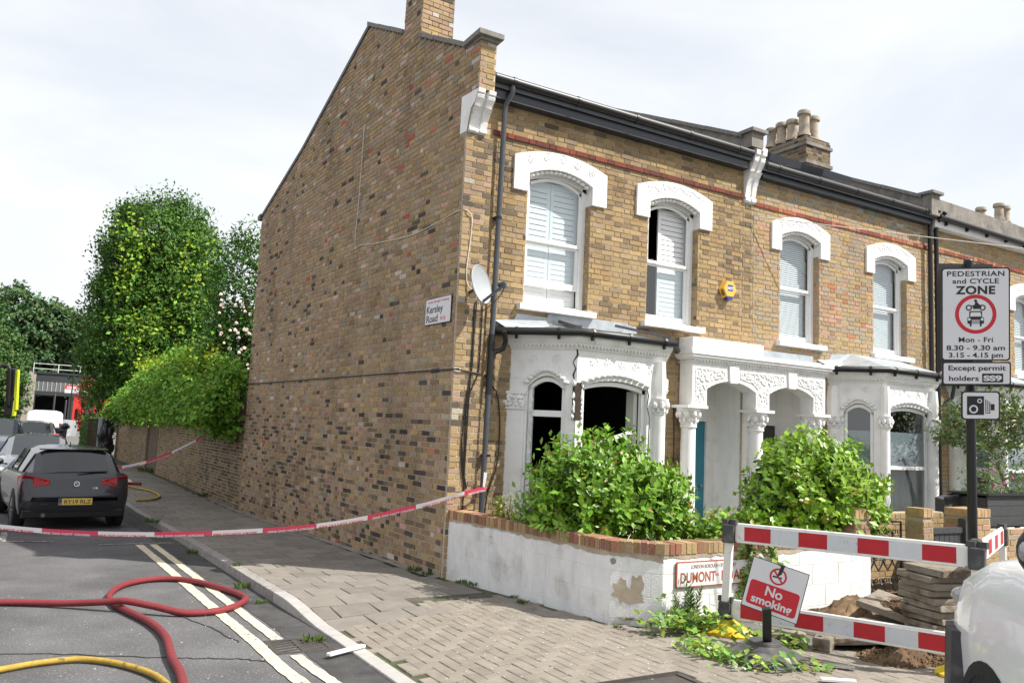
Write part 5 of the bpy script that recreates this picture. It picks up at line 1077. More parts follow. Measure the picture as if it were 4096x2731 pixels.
F_ = [(i * NA + k, i * NA + (k + 1) % NA, (i + 1) * NA + (k + 1) % NA, (i + 1) * NA + k) for i in range(NR) for k in range(NA)]
mb.add(R_, F_); mb.add([p - ax * .012 for p in R_], [f[::-1] for f in F_]); mb.tube([R_[NR * NA + k % NA] - ax * .004 for k in range(NA + 1)], .008, 5, cap=False); mb.build('reflector', 'dish_grey', di, smooth=True)
MB().bar(c0 - y_ * .23 - ax * .03, c0 + ax * .30 - y_ * .10, .022, .03).build('arm', 'grey_plastic', di); lb = MB(); e_ = c0 + ax * .31 - y_ * .07; lb.tube([e_ + ax * .02, e_ - ax * .06], .026, 10); lb.bar(e_ + ax * .01 - y_ * .06, e_ + ax * .01, .045, .05); lb.tube([e_ - ax * .06, e_ - ax * .075], .032, 10); lb.build('receiver', 'grey_plastic', di)
MB().tube([V(.17, -.05, 3.6), V(.17, -.2, 3.62), c0 - ax * .08], .02, 8).build('bracket', 'grey_plastic', di); cable([e_ - y_ * .06, e_ - y_ * .16 - ax * .1, c0 - y_ * .33, V(.2, -.1, 3.35)], .006, 'cable_black', di)
# ------------------------------------------------------------------ tall post with zone sign
po = thing('sign_post', 'tall black post carrying the zone sign and camera plate at right', 'sign post', (3.42, -4.70, .05))
pb = CAM + (CF + CR * ((3897 - 2048) / 3200) + CU * -((1741 - 1365.5) / 3200)) * 7.75; pt = CAM + (CF + CR * ((3886 - 2048) / 3200) + CU * -((1045 - 1365.5) / 3200)) * 7.75
dirp = (pt - pb).normalized(); foot = pb - dirp * ((pb.z - zg(-4.7)) / dirp.z); MB().tube([foot, pt], .044, 14).build('post', 'black_plastic', po, smooth=50); MB().lathe(pt, [(.046, 0), (.04, .012), (.01, .02)], 14, dirp).build('cap', 'black_plastic', po)
po.location = foot
su_ = V(.80, -.60, .0).normalized(); su_ = (su_ + Z * .035).normalized(); sn_ = su_.cross(dirp).normalized(); 
if sn_.dot(CAM - pt) < 0: sn_ = -sn_
sup = sn_.cross(su_).normalized(); sup = sup if sup.z > 0 else -sup
ctr = pt.lerp(pb, (748 - 600) / 400.0) 
def along(disp_y): return pt + (pb - pt) * ((disp_y - 600) / 400.0)
ZF = TFrame(along(722) + sn_ * .055, su_, sup, sn_)
zs_, rr = plate('zone_sign', 'white pedestrian and cycle zone sign with black border on the tall post', ZF, .625, .895, 'sign_black', 'sign_white', 'road sign', rad=.03, edge=.014)
T = lambda s, z, sz, **k: text(s, ZF, k.pop('u', 0), z, sz, k.pop('mt', 'sign_black'), zs_, d=.0155, bold=k.pop('bold', .0012), **k)
T('PEDESTRIAN', .365, .068, width=.52, spacing=1.1); T('and CYCLE', .295, .066, width=.42, spacing=1.06); T('ZONE', .195, .105, width=.36, spacing=1.1, bold=.004)
def ringm(F, cu, cz, r0, r1, d, mt, parent, name='ring', n=40):
    mb = MB(); P = []
    for k in range(n): a = 2 * math.pi * k / n; P += [F(cu + r0 * math.cos(a), cz + r0 * math.sin(a), d), F(cu + r1 * math.cos(a), cz + r1 * math.sin(a), d)]
    mb.add(P, [(2 * k, 2 * k + 1, (2 * k + 3) % (2 * n), (2 * k + 2) % (2 * n)) for k in range(n)]); return mb.build(name, mt, parent)
def poly(F, pts, d, mt, parent, name='pictogram'): return MB().add([F(a, b_, d) for a, b_ in pts], [tuple(range(len(pts)))]).build(name, mt, parent)
cz = .0; ringm(ZF, 0, cz, .152, .188, .0155, 'sign_red', zs_)
for x in (-.062, .062): ringm(ZF, x, cz + .062, .017, .029, .0155, 'sign_black', zs_, 'wheel')
poly(ZF, [(-.06, .075), (-.03, .095), (-.012, .10), (-.005, .125), (.012, .14), (.02, .125), (.035, .105), (.06, .085), (.05, .055), (-.02, .052), (-.03, .08)], .0156, 'sign_black', zs_) if False else poly(ZF, [(a, b_ + cz + .0) for a, b_ in ((-.055, .075), (-.03, .085), (-.012, .088), (-.004, .115), (.012, .118), (.03, .095), (.058, .082), (.045, .05), (-.02, .048), (-.03, .075))], .0158, 'sign_black', zs_); ringm(ZF, -.001, cz + .128, 0, .014, .0158, 'sign_black', zs_, 'rider_head', 14)
poly(ZF, [(a, b_ + cz) for a, b_ in ((-.075, -.03), (-.06, -.035), (-.058, .025), (-.045, .03), (.045, .03), (.058, .025), (.06, -.035), (.075, -.03), (.075, -.09), (.055, -.092), (.053, -.118), (.038, -.118), (.036, -.092), (-.036, -.092), (-.038, -.118), (-.053, -.118), (-.055, -.092), (-.075, -.09))], .0157, 'sign_black', zs_)
poly(ZF, [(a, b_ + cz) for a, b_ in ((-.052, -.022), (.052, -.022), (.044, .018), (-.044, .018))], .0162, 'sign_white', zs_)
for x in (-.058, .058): ringm(ZF, x, cz - .05, 0, .013, .0162, 'sign_white', zs_, 'headlamp', 14)
for k in range(3): poly(ZF, [(-.036, cz - .055 - k * .012), (.036, cz - .055 - k * .012), (.036, cz - .061 - k * .012), (-.036, cz - .061 - k * .012)], .0162, 'sign_white', zs_)
T('Mon - Fri', -.268, .068, width=.31, spacing=1.05); T('8.30 - 9.30 am', -.345, .066, width=.53); T('3.15 - 4.15 pm', -.415, .066, width=.49)
z2, _ = plate('zone_sign', 'white plate reading Except permit holders SS9 below the zone sign', TFrame(along(857) + sn_ * .055, su_, sup, sn_), .625, .225, 'sign_black', 'sign_white', 'road sign', rad=.02, edge=.014)
Z2 = TFrame(along(857) + sn_ * .055, su_, sup, sn_); text('Except permit', Z2, 0, .03, .068, 'sign_black', z2, d=.0155, bold=.0012, width=.52); text('holders', Z2, -.255, -.07, .068, 'sign_black', z2, d=.0155, bold=.0012, width=.27, align='LEFT'); poly(Z2, [(.05, -.085), (.24, -.085), (.24, .0), (.05, .0)], .0156, 'sign_black', z2, 'badge'); text('SS9', Z2, .145, -.068, .068, 'sign_white', z2, d=.0162, bold=.003, width=.165)
C2 = TFrame(along(930) + sn_ * .05 + su_ * .035, su_, sup, sn_); c2_, _ = plate('camera_plate', 'small white plate with a black camera pictogram on the post', C2, .35, .275, 'sign_black', 'sign_white', 'road sign', rad=.03, edge=.013)
poly(C2, [(-.125, -.09), (.03, -.09), (.03, .09), (-.125, .09)], .0157, 'sign_black', c2_); ringm(C2, -.065, -.035, .026, .040, .0163, 'sign_white', c2_, 'lens'); ringm(C2, -.01, .045, .013, .022, .0163, 'sign_white', c2_, 'lens')
for k, (x, a, b_) in enumerate(((.042, -.06, .06), (.06, -.06, .05), (.078, -.07, .035))): poly(C2, [(x, a), (x + .008, a), (x + .008, b_), (x, b_)], .0157, 'sign_black', c2_)
poly(C2, [(.042, -.075), (.086, -.075), (.086, -.067), (.042, -.067)], .0157, 'sign_black', c2_); poly(C2, [(.09, -.045), (.125, -.045), (.125, .015), (.09, .015)], .0157, 'sign_black', c2_)
bs = thing('zone_sign', 'dark back of the second zone sign mounted behind the post top', 'road sign', along(640)); BF = TFrame(along(735) - sn_ * .16, (su_ - sn_ * .30).normalized(), sup, sn_); MB().prism([BF(-.31, -.5, 0), BF(.31, -.5, 0), BF(.31, .56, 0), BF(-.31, .56, 0)], -sn_ * .004).build('back_plate', 'sign_back', bs)
# ------------------------------------------------------------------ chapter 8 barrier
def barrier(label, L0, R0, hT=1.02, lean=V(0, 0, 0)):
    b = thing('barrier', label, 'barrier', L0); L0 = Vector(L0); R0 = Vector(R0); u = (R0 - L0).normalized(); n = V(u.y, -u.x, 0).normalized()
    if n.dot(CAM - L0) < 0: n = -n
    for P in (L0, R0):
        P2 = P + lean; po_ = MB(); po_.hexa([P + u * a * .038 + n * c * .03 + Z * .08 for a, c in ((-1, -1), (1, -1), (1, 1), (-1, 1))] + [P2 + u * a * .038 + n * c * .03 + Z * hT for a, c in ((-1, -1), (1, -1), (1, 1), (-1, 1))]); po_.build('post', 'plastic_white', b, bevel=.012)
        for z in (.12, hT - .17):
            cp = P + (lean * (z / hT)); MB().hexa([cp + u * a * .058 + n * c * .05 + Z * z for a, c in ((-1, -1), (1, -1), (1, 1), (-1, 1))] + [cp + lean * .1 + u * a * .058 + n * c * .05 + Z * (z + .17) for a, c in ((-1, -1), (1, -1), (1, 1), (-1, 1))]).build('socket', 'rubber_grey', b, bevel=.012)
            for a in (-1, 1): MB().mbox(Matrix.Translation(cp + lean * .1 + u * a * .04 + Z * (z + .19)), .035, .07, .05).build('socket_lug', 'rubber_grey', b)
        ft = MB(); M4 = Matrix(((u.x, n.x, 0, P.x), (u.y, n.y, 0, P.y), (0, 0, 1, P.z), (0, 0, 0, 1))); prof = [(.26, .0), (.26, .02), (.21, .05), (.12, .10), (.08, .13)]; ring_ = []
        for q, z in prof:
            for k in range(16): a = 2 * math.pi * (k + .5) / 16; e = max(abs(math.cos(a)), abs(math.sin(a))) ** .7; ring_.append(M4 @ V(q * math.cos(a) / e, q * .75 * math.sin(a) / e, z))
        ft.add(ring_, [(i * 16 + k, i * 16 + (k + 1) % 16, (i + 1) * 16 + (k + 1) % 16, (i + 1) * 16 + k) for i in range(4) for k in range(16)] + [tuple(range(64, 80))]); ft.build('foot', 'rubber_yellow', b, smooth=35)
    LEN = (R0 - L0).length
    for z, off_ in ((.15, .05), (hT - .15, .02)):
        l0 = L0 + lean * (z / hT) + Z * z; F = TFrame(l0 + n * .0, u, Z, n); Lr = LEN - .12; ra = MB(); ra.hexa([F(.06, 0, .018), F(LEN - .06, 0, .018), F(LEN - .06, 0, -.018), F(.06, 0, -.018), F(.06, .15, .018), F(LEN - .06, .15, .018), F(LEN - .06, .15, -.018), F(.06, .15, -.018)]); r__ = ra.build('rail', 'plastic_white', b, bevel=.008)
        MB().tube([F(.08, .155, 0), F(LEN - .08, .155, 0)], .013, 8).build('rail_rib', 'plastic_white', r__); MB().tube([F(.08, -.002, .01), F(LEN - .08, -.002, .01)], .010, 8).build('rail_rib', 'plastic_white', r__)
        n_ = 7; a0 = .06 + .09; st_ = (Lr - .17) / n_
        for k in range(n_): poly(F, [(a0 + k * st_ + .001, .012), (a0 + (k + 1) * st_ - .001, .012), (a0 + (k + 1) * st_ - .001, .138), (a0 + k * st_ + .001, .138)], .0192, 'reflect_red' if k % 2 == 0 else 'reflect_white', r__, 'reflective_panel')
    return b
BL = V(1.22, -3.58, zg(-3.6)); BR = V(1.97, -5.46, zg(-5.4))
barrier('red and white plastic barrier on yellow feet standing across the pavement', BL, BR, 1.0, V(-.02, -.07, 0))
barrier('second red and white barrier going back along the dig, cut by the right edge', V(2.12, -5.42, zg(-5.4)), V(4.1, -4.55, zg(-4.5)), 1.0)
# no smoking sign on a rubber foot
ns = thing('no_smoking_sign', 'tilted red and white No smoking sign on a grey rubber foot', 'sign', (.83, -4.42, zg(-4.4))); base = V(.83, -4.42, zg(-4.4)); prof = [(.36, 0), (.36, .015), (.31, .04), (.13, .125), (.125, .15), (.08, .155)]; ring_ = []
for q, z in prof:
    for k in range(24): a = 2 * math.pi * k / 24 + .2; e = (1 if q < .2 else 1 / (max(abs(math.cos(a * 3)), .86))); ring_.append(base + V(q * math.cos(a) * (1 if q < .2 else .9 + .12 * abs(math.sin(3 * a))), q * math.sin(a) * (1 if q < .2 else .9 + .12 * abs(math.sin(3 * a))), z))
MB().add(ring_, [(i * 24 + k, i * 24 + (k + 1) % 24, (i + 1) * 24 + (k + 1) % 24, (i + 1) * 24 + k) for i in range(5) for k in range(24)] + [tuple(range(120, 144))]).build('foot', 'rubber_grey', ns, smooth=30)
def at(dx, dy, d): return CAM + (CF + CR * ((dx * 1.74150 - 2048) / 3200) - CU * ((dy * 1.74150 - 1365.5) / 3200)) * d
s0 = base + V(0, -.02, .13); s1 = at(1761, 1396, 6.24); MB().bar(s0, s1, .07, .028, up=V(.6, .8, 0)).build('stem', 'black_plastic', ns, bevel=.006)
pc = [at(1728, 1277, 6.56), at(1846, 1315, 6.38), at(1833, 1434, 6.34), at(1715, 1389, 6.50)]; cc_ = sum(pc, V(0, 0, 0)) / 4; pu = ((pc[1] - pc[0]) + (pc[2] - pc[3])).normalized(); pn_ = pu.cross((pc[0] - pc[3])).normalized(); pn_ = pn_ if pn_.dot(CAM - cc_) > 0 else -pn_; pup = pn_.cross(pu); pup = pup if pup.z > 0 else -pup
NW, NH = .445, .405; NF = TFrame(cc_, pu, pup, pn_); MB().prism([NF(a * NW / 2, b_ * NH / 2, 0) for a, b_ in ((-1, -1), (1, -1), (1, 1), (-1, 1))], pn_ * .004).build('panel', 'sign_black', ns); poly(NF, [(a * (NW / 2 - .006), b_ * (NH / 2 - .006)) for a, b_ in ((-1, -1), (1, -1), (1, 1), (-1, 1))], .0046, 'sign_white', ns, 'face')
rp_ = []
for cx, cy, a0 in ((.17, .0, 0), (-.17, .0, 90), (-.17, -.145, 180), (.17, -.145, 270)):
    for k in range(5): a = math.radians(a0 + k * 22.5); rp_.append((cx + .025 * math.cos(a), cy + .025 * math.sin(a)))
poly(NF, rp_, .0052, 'sign_red', ns, 'red_panel'); text('No', NF, 0, -.065, .105, 'sign_white', ns, d=.0058, bold=.0025); text('smoking', NF, 0, -.145, .088, 'sign_white', ns, d=.0058, bold=.0025, sx=1.08)
ringm(NF, 0, .105, .052, .067, .0054, 'sign_red', ns, 'ring', 28); poly(NF, [(-.048, .142), (-.038, .152), (.048, .068), (.038, .058)], .0056, 'sign_red', ns, 'slash'); poly(NF, [(-.042, .09), (.03, .095), (.03, .108), (-.042, .103)], .0053, 'sign_black', ns, 'cigarette'); poly(NF, [(-.0, .19), (-.04, .2), (.03, .2), (.02, .13), (-.01, .10)], .0057, 'sign_black', ns, 'peeled_mark')
# ------------------------------------------------------------------ wrought iron gate
gt = thing('iron_gate', 'black wrought iron scroll gate between the white wall and the yellow pier', 'gate', (4.38, -3.0, .06)); GF = Frame((4.14, -2.93, 0), (1.0, 0, 0), (0, -1, 0))
fr = MB()
for a, b_ in (((0, .07), (0, .95)), ((.70, .07), (.70, .95)), ((0, .95), (.70, .95)), ((0, .07), (.70, .07))): fr.bar(GF(*a), GF(*b_), .018, .018)
fr.build('frame', 'iron', gt)
for c_ in range(4):
    u = .0875 + c_ * .175
    for r in range(3):
        z = .22 + r * .285
        for s_ in (-1, 1):
            P = [GF(u + s_ * .005, z - .10, 0), GF(u + s_ * .05, z - .03, 0)]; q = scroll(GF, u + s_ * .045, z + .035, .042, .0, 1.25, -math.pi / 2, .010, s_); q.tube(catmull([GF(u, z - .125, 0), GF(u + s_ * .06, z - .06, 0), GF(u + s_ * .085, z + .0, 0), GF(u + s_ * .045, z - .005, 0)], 5), .009, 5); q.build('scroll', 'iron', gt)
MB().tube(catmull([GF(.08, .96, 0), GF(.2, .97, 0), GF(.30, 1.05, 0), GF(.33, 1.02, 0), GF(.31, .98, 0)], 6), .007, 5).build('crest_scroll', 'iron', gt); MB().tube(catmull([GF(.62, .96, 0), GF(.5, .97, 0), GF(.40, 1.05, 0), GF(.37, 1.02, 0), GF(.39, .98, 0)], 6), .007, 5).build('crest_scroll', 'iron', gt)
bw_ = thing('brick_planter_wall', 'low shaded yellow brick wall seen through the iron gate', 'wall', (4.4, -1.2, 0)); BQ = Brickwork(); FQ = Frame((4.75, -2.3, 0), (1, 0, 0), (0, -1, 0)); qm = mortar(FQ, 0, .975, lambda z: [(0, 2.0)], bw_, 'face'); BQ.wall(FQ, 0, .975, lambda z: [(0, 2.0)], lambda u, z: random.choice((I_YEL, I_YEL + 1, 4, 2, 3)), qm); MB().box((4.75, -2.29, 0), (6.75, -2.15, .98)).build('core', 'mortar', bw_); BQ.finish(bw_, 200)
gd = MB()
for a in np.arange(.5, 5.2, .4): gd.quad(V(a, -3.0, zg(-3) + .06), V(a + .4, -3.0, zg(-3) + .06), V(a + .4, -.02, .10), V(a, -.02, .10))
struct(gd.build('garden_bed', 'soil'))
# tipped green wheelie bin inside the shrub
wb = thing('wheelie_bin', 'dark green wheelie bin tipped over, half hidden in the right shrub', 'bin', (3.1, -2.2, .3)); M4 = Matrix.Translation((3.42, -2.22, .98)) @ Matrix.Rotation(.15, 4, 'Z') @ Matrix.Rotation(math.radians(38), 4, 'Y')
MB().hexa([M4 @ V(x * .22, y * .26, -.5) for x, y in ((-1, -1), (1, -1), (1, 1), (-1, 1))] + [M4 @ V(x * .28, y * .31, .42) for x, y in ((-1, -1), (1, -1), (1, 1), (-1, 1))]).build('body', 'bin_green', wb, bevel=.03)
MB().hexa([M4 @ V(x * .31, y * .335, .425) for x, y in ((-1, -1), (1, -1), (1, 1), (-1, 1))] + [M4 @ V(x * .27, y * .30, .49) for x, y in ((-1, -1), (1, -1), (1, 1), (-1, 1))]).build('lid', 'bin_green', wb, bevel=.02); MB().tube([M4 @ V(-.33, -.26, .40), M4 @ V(-.33, .26, .40)], .016, 8).build('handle', 'bin_green', wb)
# dark timber bin store, planter, gate and brick wall next door
bs_ = thing('bin_store', 'dark grey timber bin store behind the neighbouring wall', 'bin store', (7.2, -1.9, 0)); MB().hexa([V(6.95, -2.2, 0), V(7.85, -2.2, 0), V(7.85, -2.05, 0), V(6.95, -2.05, 0), V(6.95, -2.2, 1.14), V(7.85, -2.2, 1.27), V(7.85, -2.05, 1.3), V(6.95, -2.05, 1.17)]).build('panel', 'dark_wood', bs_, bevel=.01); MB().bar(V(6.93, -2.23, 1.16), V(7.9, -2.23, 1.29), .05, .04).build('lid_edge', 'black_plastic', bs_)
pl_ = thing('planter', 'dark grey slatted planter box full of flowers at the right edge', 'planter', (8.0, -2.5, .6))
for k in range(3): MB().box((7.30, -2.62, .80 + k * .145), (9.3, -2.60, .94 + k * .145)).build('board', 'dark_wood', pl_, bevel=.004)
MB().box((7.30, -2.598, .78), (9.3, -2.1, 1.20)).build('soil_box', 'dark_wood', pl_); MB().box((7.26, -2.66, 1.236), (9.35, -2.05, 1.262)).build('rim', 'black_plastic', pl_)
n = 900; P = np.stack([RS.uniform(7.3, 9.2, n), RS.uniform(-2.6, -2.1, n), 1.25 + RS.rand(n) ** 1.6 * .45], 1); t = thing('planter_flowers', 'green bedding plants with pink flowers growing in the dark planter', 'flowers', (8, -2.4, 1.25)); link('leaves', leaf_mesh('leaves', P, rdir(n) + [0, 0, .5], rdir(n) + [0, -.4, .6], RS.uniform(.04, .09, n), cols(n, (.13, .20, .07), .35), .35), 'leaf_matt', t)['kind'] = 'stuff'
fm = MB()
for k in range(14): fm.blob((ru(7.4, 8.6), ru(-2.6, -2.3), ru(1.32, 1.65)), ru(.012, .024), 6, 4)
fm.build('blossom', 'petal', t)['kind'] = 'stuff'
dg = thing('picket_gate', 'dark painted boarded gate between the two yellow brick piers', 'gate', (5.75, -3.0, 0))
for k in range(7): MB().box((5.32 + k * .105, -3.0, .06), (5.415 + k * .105, -2.98, .80)).build('board', 'dark_wood', dg)
MB().box((5.30, -3.02, .80), (6.06, -2.96, .87)).build('rail', 'dark_wood', dg); MB().box((6.02, -3.05, .05), (6.12, -2.95, .98)).build('gate_post', 'dark_wood', dg)
np_ = thing('garden_wall', 'yellow brick garden wall and pier of the next house behind the sign post', 'wall', (6.5, -3, 0)); BN = Brickwork(); bpier(np_, 6.12, 6.58, -3.05, -2.7, 0, 1.1, BN, lambda u, z: random.choice((I_YEL, I_YEL + 2, I_YEL + 3, I_PINK + 2))); FN = Frame((6.58, -3.0, 0), (1, 0, 0), (0, -1, 0)); nm = mortar(FN, 0, .80, lambda z: [(0, 4)], np_, 'face', 'mortar_pale'); BN.wall(FN, 0, .80, lambda z: [(0, 4)], lambda u, z: random.choice((I_YEL, I_YEL + 2, I_YEL + 3, 38, I_PINK + 2)), nm); MB().box((6.58, -2.99, 0), (10.58, -2.8, .8)).build('core', 'mortar', np_); BN.finish(np_, 300)
st, en = dome(200, (9.9, -1.5, 2.15), (1.75, .9, .85)); bush('garden_tree', 'small glossy-leaved tree in the next front garden behind the sign post', 'tree', (9.7, -1.5, .1), st, en, 15, .11, (.085, .15, .03), vol(900, (9.9, -1.5, 2.15), (1.6, .8, .75)), .3)
MB().tube([V(10.2, -1.6, .0), V(10.0, -1.55, .9), V(9.6, -1.5, 1.7)], [.05, .04, .02], 6).build('trunk', 'bark', bpy.data.objects['garden_tree'])
# ------------------------------------------------------------------ the dig: spoil, lifted slabs, stacked slabs
def heap(name, label, c, r, h, seed, nn=34, mt='soil'):
    mb = MB(); rs = np.random.RandomState(seed); K = rs.normal(size=(14, 2)) * [r[0] * .5, r[1] * .5]; A_ = rs.uniform(.4, 1, 14); P = []
    for i in range(nn + 1):
        for j in range(nn + 1):
            x = (2 * i / nn - 1) * r[0]; y = (2 * j / nn - 1) * r[1]; e = 1 - (x / r[0]) ** 2 - (y / r[1]) ** 2; z = sum(a * math.exp(-(((x - k[0]) / (r[0] * .3)) ** 2 + ((y - k[1]) / (r[1] * .35)) ** 2)) for a, k in zip(A_, K)) * .35 * h
            P.append((c[0] + x + rs.normal() * .008, c[1] + y + rs.normal() * .008, c[2] + max(-.03, min(e, .5) * 2 * z - .01) + rs.normal() * h * .10))
    mb.add(P, [(i * (nn + 1) + j, (i + 1) * (nn + 1) + j, (i + 1) * (nn + 1) + j + 1, i * (nn + 1) + j + 1) for i in range(nn) for j in range(nn)]); t = thing(name, label, 'soil', c); mb.build('mound', mt, t, smooth=True)['kind'] = 'stuff'; cl_ = MB()
    for k in range(520): a = ru(0, 6.28); q = math.sqrt(rnd()); x, y = q * r[0] * math.cos(a), q * r[1] * math.sin(a); s_ = ru(.008, .03); cl_.blob((c[0] + x, c[1] + y, c[2] + ru(0, h * .55) * (1 - q)), (s_, s_, s_ * .8), 5, 4, jit=.3)
    cl_.build('clods', mt, t)['kind'] = 'stuff'; return t
heap('soil_heap', 'brown spoil heap against the foot of the white wall by the iron gate', (3.2, -3.42, zg(-3.4) - .02), (1.05, .33), .21, 3); heap('soil_heap', 'dark crumbly soil heap under the lower barrier rail near the yellow foot', (2.08, -4.85, zg(-4.8)), (.50, .30), .20, 8); heap('soil_heap', 'sandy trench bottom between the lifted slabs and the wall', (3.0, -3.95, zg(-3.9) - .03), (.9, .4), .14, 12)
def slab_obj(label, M4, sx, sy, sz, mt='concrete_slab', name='loose_slab', group=None):
    j = lambda: ru(-.012, .012); mb = MB(); n_ = 6
    P = []
    for z in (-sz / 2, sz / 2):
        for i, (a, b_) in enumerate(((-1, -1), (0, -1), (1, -1), (1, 0), (1, 1), (0, 1), (-1, 1), (-1, 0))): P.append(M4 @ V(a * sx / 2 + j(), b_ * sy / 2 + j(), z + ru(-.004, .004)))
    mb.add(P, [tuple(range(8))[::-1], tuple(range(8, 16))] + [(i, (i + 1) % 8, 8 + (i + 1) % 8, 8 + i) for i in range(8)]); o = mb.mesh(name); o = link(name, o, mt, None, bevel=.006); return tag(o, label, 'paving slab', group)
T4 = lambda x, y, z, rz_=0, rx=0, ry=0: Matrix.Translation((x, y, z)) @ Matrix.Rotation(rz_, 4, 'Z') @ Matrix.Rotation(rx, 4, 'X') @ Matrix.Rotation(ry, 4, 'Y')
ords = ['bottom', 'second', 'third', 'fourth', 'fifth', 'sixth', 'seventh', 'eighth', 'ninth', 'tenth', 'eleventh']
z = zg(-4.8); 
for k in range(11):
    h = ru(.056, .068); slab_obj(('lowest' if k == 0 else 'topmost' if k == 10 else ords[k] + ' from the bottom') + ' concrete slab in the stack behind the right barrier post', T4(2.95 + ru(-.05, .05), -4.62 + ru(-.04, .04), z + h / 2, ru(-.2, .2) - .3, ru(-.012, .012), ru(-.012, .012)), ru(.50, .62), ru(.42, .47), h - .004, group='stacked paving slabs'); z += h + .001
slab_obj('lifted paving slab caked with soil lying tilted beside the slab stack', T4(3.12, -4.08, .26, .35, .20, -.04), .70, .64, .06); heap('soil_heap', 'crumbs of soil lying on top of the lifted paving slab', (3.13, -4.06, .295), (.27, .24), .06, 21, 16)
slab_obj('second lifted slab lying partly under the soil-caked slab', T4(2.85, -4.2, .14, .25, .05, .05), .60, .55, .06); slab_obj('pale lifted slab standing on its corner behind the lower barrier rail', T4(2.05, -4.38, .13, .75, -.14, .16), .60, .52, .055)
slab_obj('long broken kerb piece on the tarmac behind the lower rail', T4(1.42, -4.12, .14, -.5), .34, .16, .10, 'concrete_slab', 'broken_kerb'); slab_obj('short broken kerb block next to the longer one', T4(1.60, -4.37, .14, .45), .22, .15, .10, 'concrete_slab', 'broken_kerb')
for lab, a, b_, zz, mt in (('white timber strip lying across the kerb by the drain', (-2.28, -2.72), (-1.92, -2.55), .05, 'white_gloss'), ('silver strip of trim lying on the tarmac by the rubber sign foot', (.98, -4.62), (1.25, -4.95), .10, 'chrome'), ('white timber offcut at the foot of the white wall by the spoil', (2.15, -3.4), (2.45, -3.45), .1, 'white_gloss'), ('white panel scrap at the bottom edge right of the branches', (.72, -5.05), (.92, -5.2), .11, 'white_gloss')):
    o = MB().bar(V(*a, pz(*a) + .022), V(*b_, pz(*b_) + .022), .05, .022).build('trim_strip', mt, None, bevel=.004); tag(o, lab, 'debris')
mb = MB()
for k in range(620):
    x = RS.normal(.1, .8); y = RS.normal(-3.3, 1.1)
    if x < kx(max(y, -4.9)) + .2 or y > -.6 or (y > -3.2 and x > gwx(y) - .05): x = ru(-1.8, .2); y = ru(-4.6, -2.2)
    if y > -3.2 and x > gwx(y) - .05: continue
    s_ = ru(.003, .011); a = ru(0, 6.28); c = V(x, y, pz(x, y) + .004); mb.add([c + V(s_ * math.cos(a), s_ * math.sin(a), ru(0, .004)), c + V(s_ * math.cos(a + 2), s_ * math.sin(a + 2), ru(0, .004)), c + V(s_ * math.cos(a + 4), s_ * math.sin(a + 4), 0)], [(0, 1, 2)])
for k in range(150):
    x = ru(-4.9, -2.3); y = ru(-3.6, 1.0); s_ = ru(.003, .012); a = ru(0, 6.28); c = V(x, y, rz(y) + .01); mb.add([c + V(s_ * math.cos(a), s_ * math.sin(a), ru(0, .004)), c + V(s_ * math.cos(a + 2), s_ * math.sin(a + 2), ru(0, .004)), c + V(s_ * math.cos(a + 4), s_ * math.sin(a + 4), 0)], [(0, 1, 2)])
tag(mb.build('broken_glass', 'shard'), 'crumbs of broken window glass scattered over the pavement and road', 'broken glass', kind='stuff')
sp = MB(); nx, ny = 40, 26                                          # excavated sandy bed of the dig
SPH = RS.normal(size=(nx + 1, ny + 1)) * .012
for i in range(nx):
    for j in range(ny):
        q = []
        for a, b_ in ((i, j), (i + 1, j), (i + 1, j + 1), (i, j + 1)):
            x = 1.95 + a * 2.75 / nx; y = -4.75 + b_ * 1.55 / ny; ed = min(a, nx - a, b_, ny - b_); q.append(V(x, y, zg(y) + (.012 + SPH[a, b_] + .02 * math.sin(x * 5) * math.sin(y * 6)) * min(1, ed / 3) + .001))
        sp.quad(*q)
sb_ = sp.build('trench_soil', 'soil', None, smooth=True); tag(sb_, 'loose sandy soil spread over the dug-up pavement behind the barrier', 'soil', kind='stuff')
# ------------------------------------------------------------------ hoses and tape
R0 = .033
def hose(label, pts, r, mt, lift=()):
    P = catmull(pts, 14); o = MB().tube(P, r, 12).build('fire_hose', mt, None, smooth=True); return tag(o, label, 'hose')
hz = lambda x, y, l=0: V(x, y, rz(y) + R0 + .004 + l)
hose('thick dark red fire hose crossing the road in a loop', [hz(-9, 1.2), hz(-6.5, .55), hz(-5.2, .42), hz(-4.63, .39), hz(-4.1, .1, .01), hz(-3.75, -.18, .05), hz(-3.58, -.32, .075), hz(-3.35, -.52, .05), hz(-3.05, -.72), hz(-2.7, -.68), hz(-2.42, -.30), hz(-2.40, .05), hz(-2.55, .62), hz(-2.8, 1.18), hz(-3.15, 1.32), hz(-3.48, 1.02), hz(-3.66, .42), hz(-3.64, -.05), hz(-3.58, -.34), hz(-3.42, -1.0), hz(-3.36, -1.6), hz(-3.40, -2.3), hz(-3.42, -3.0), hz(-3.6, -4.5), hz(-4.4, -6)], R0, 'hose_red')
hy = lambda x, y: V(x, y, rz(y) + .03)
hose('yellow hose curving across the bottom left corner of the road', [hy(-6.5, -3.4), hy(-5.2, -2.55), hy(-4.55, -2.2), hy(-4.25, -2.09), hy(-3.98, -2.12), hy(-3.72, -2.42), hy(-3.54, -2.88), hy(-3.5, -3.6), hy(-3.7, -4.6)], .022, 'hose_yellow')
hp = lambda x, y: V(x, y, pz(x, y) + .03)
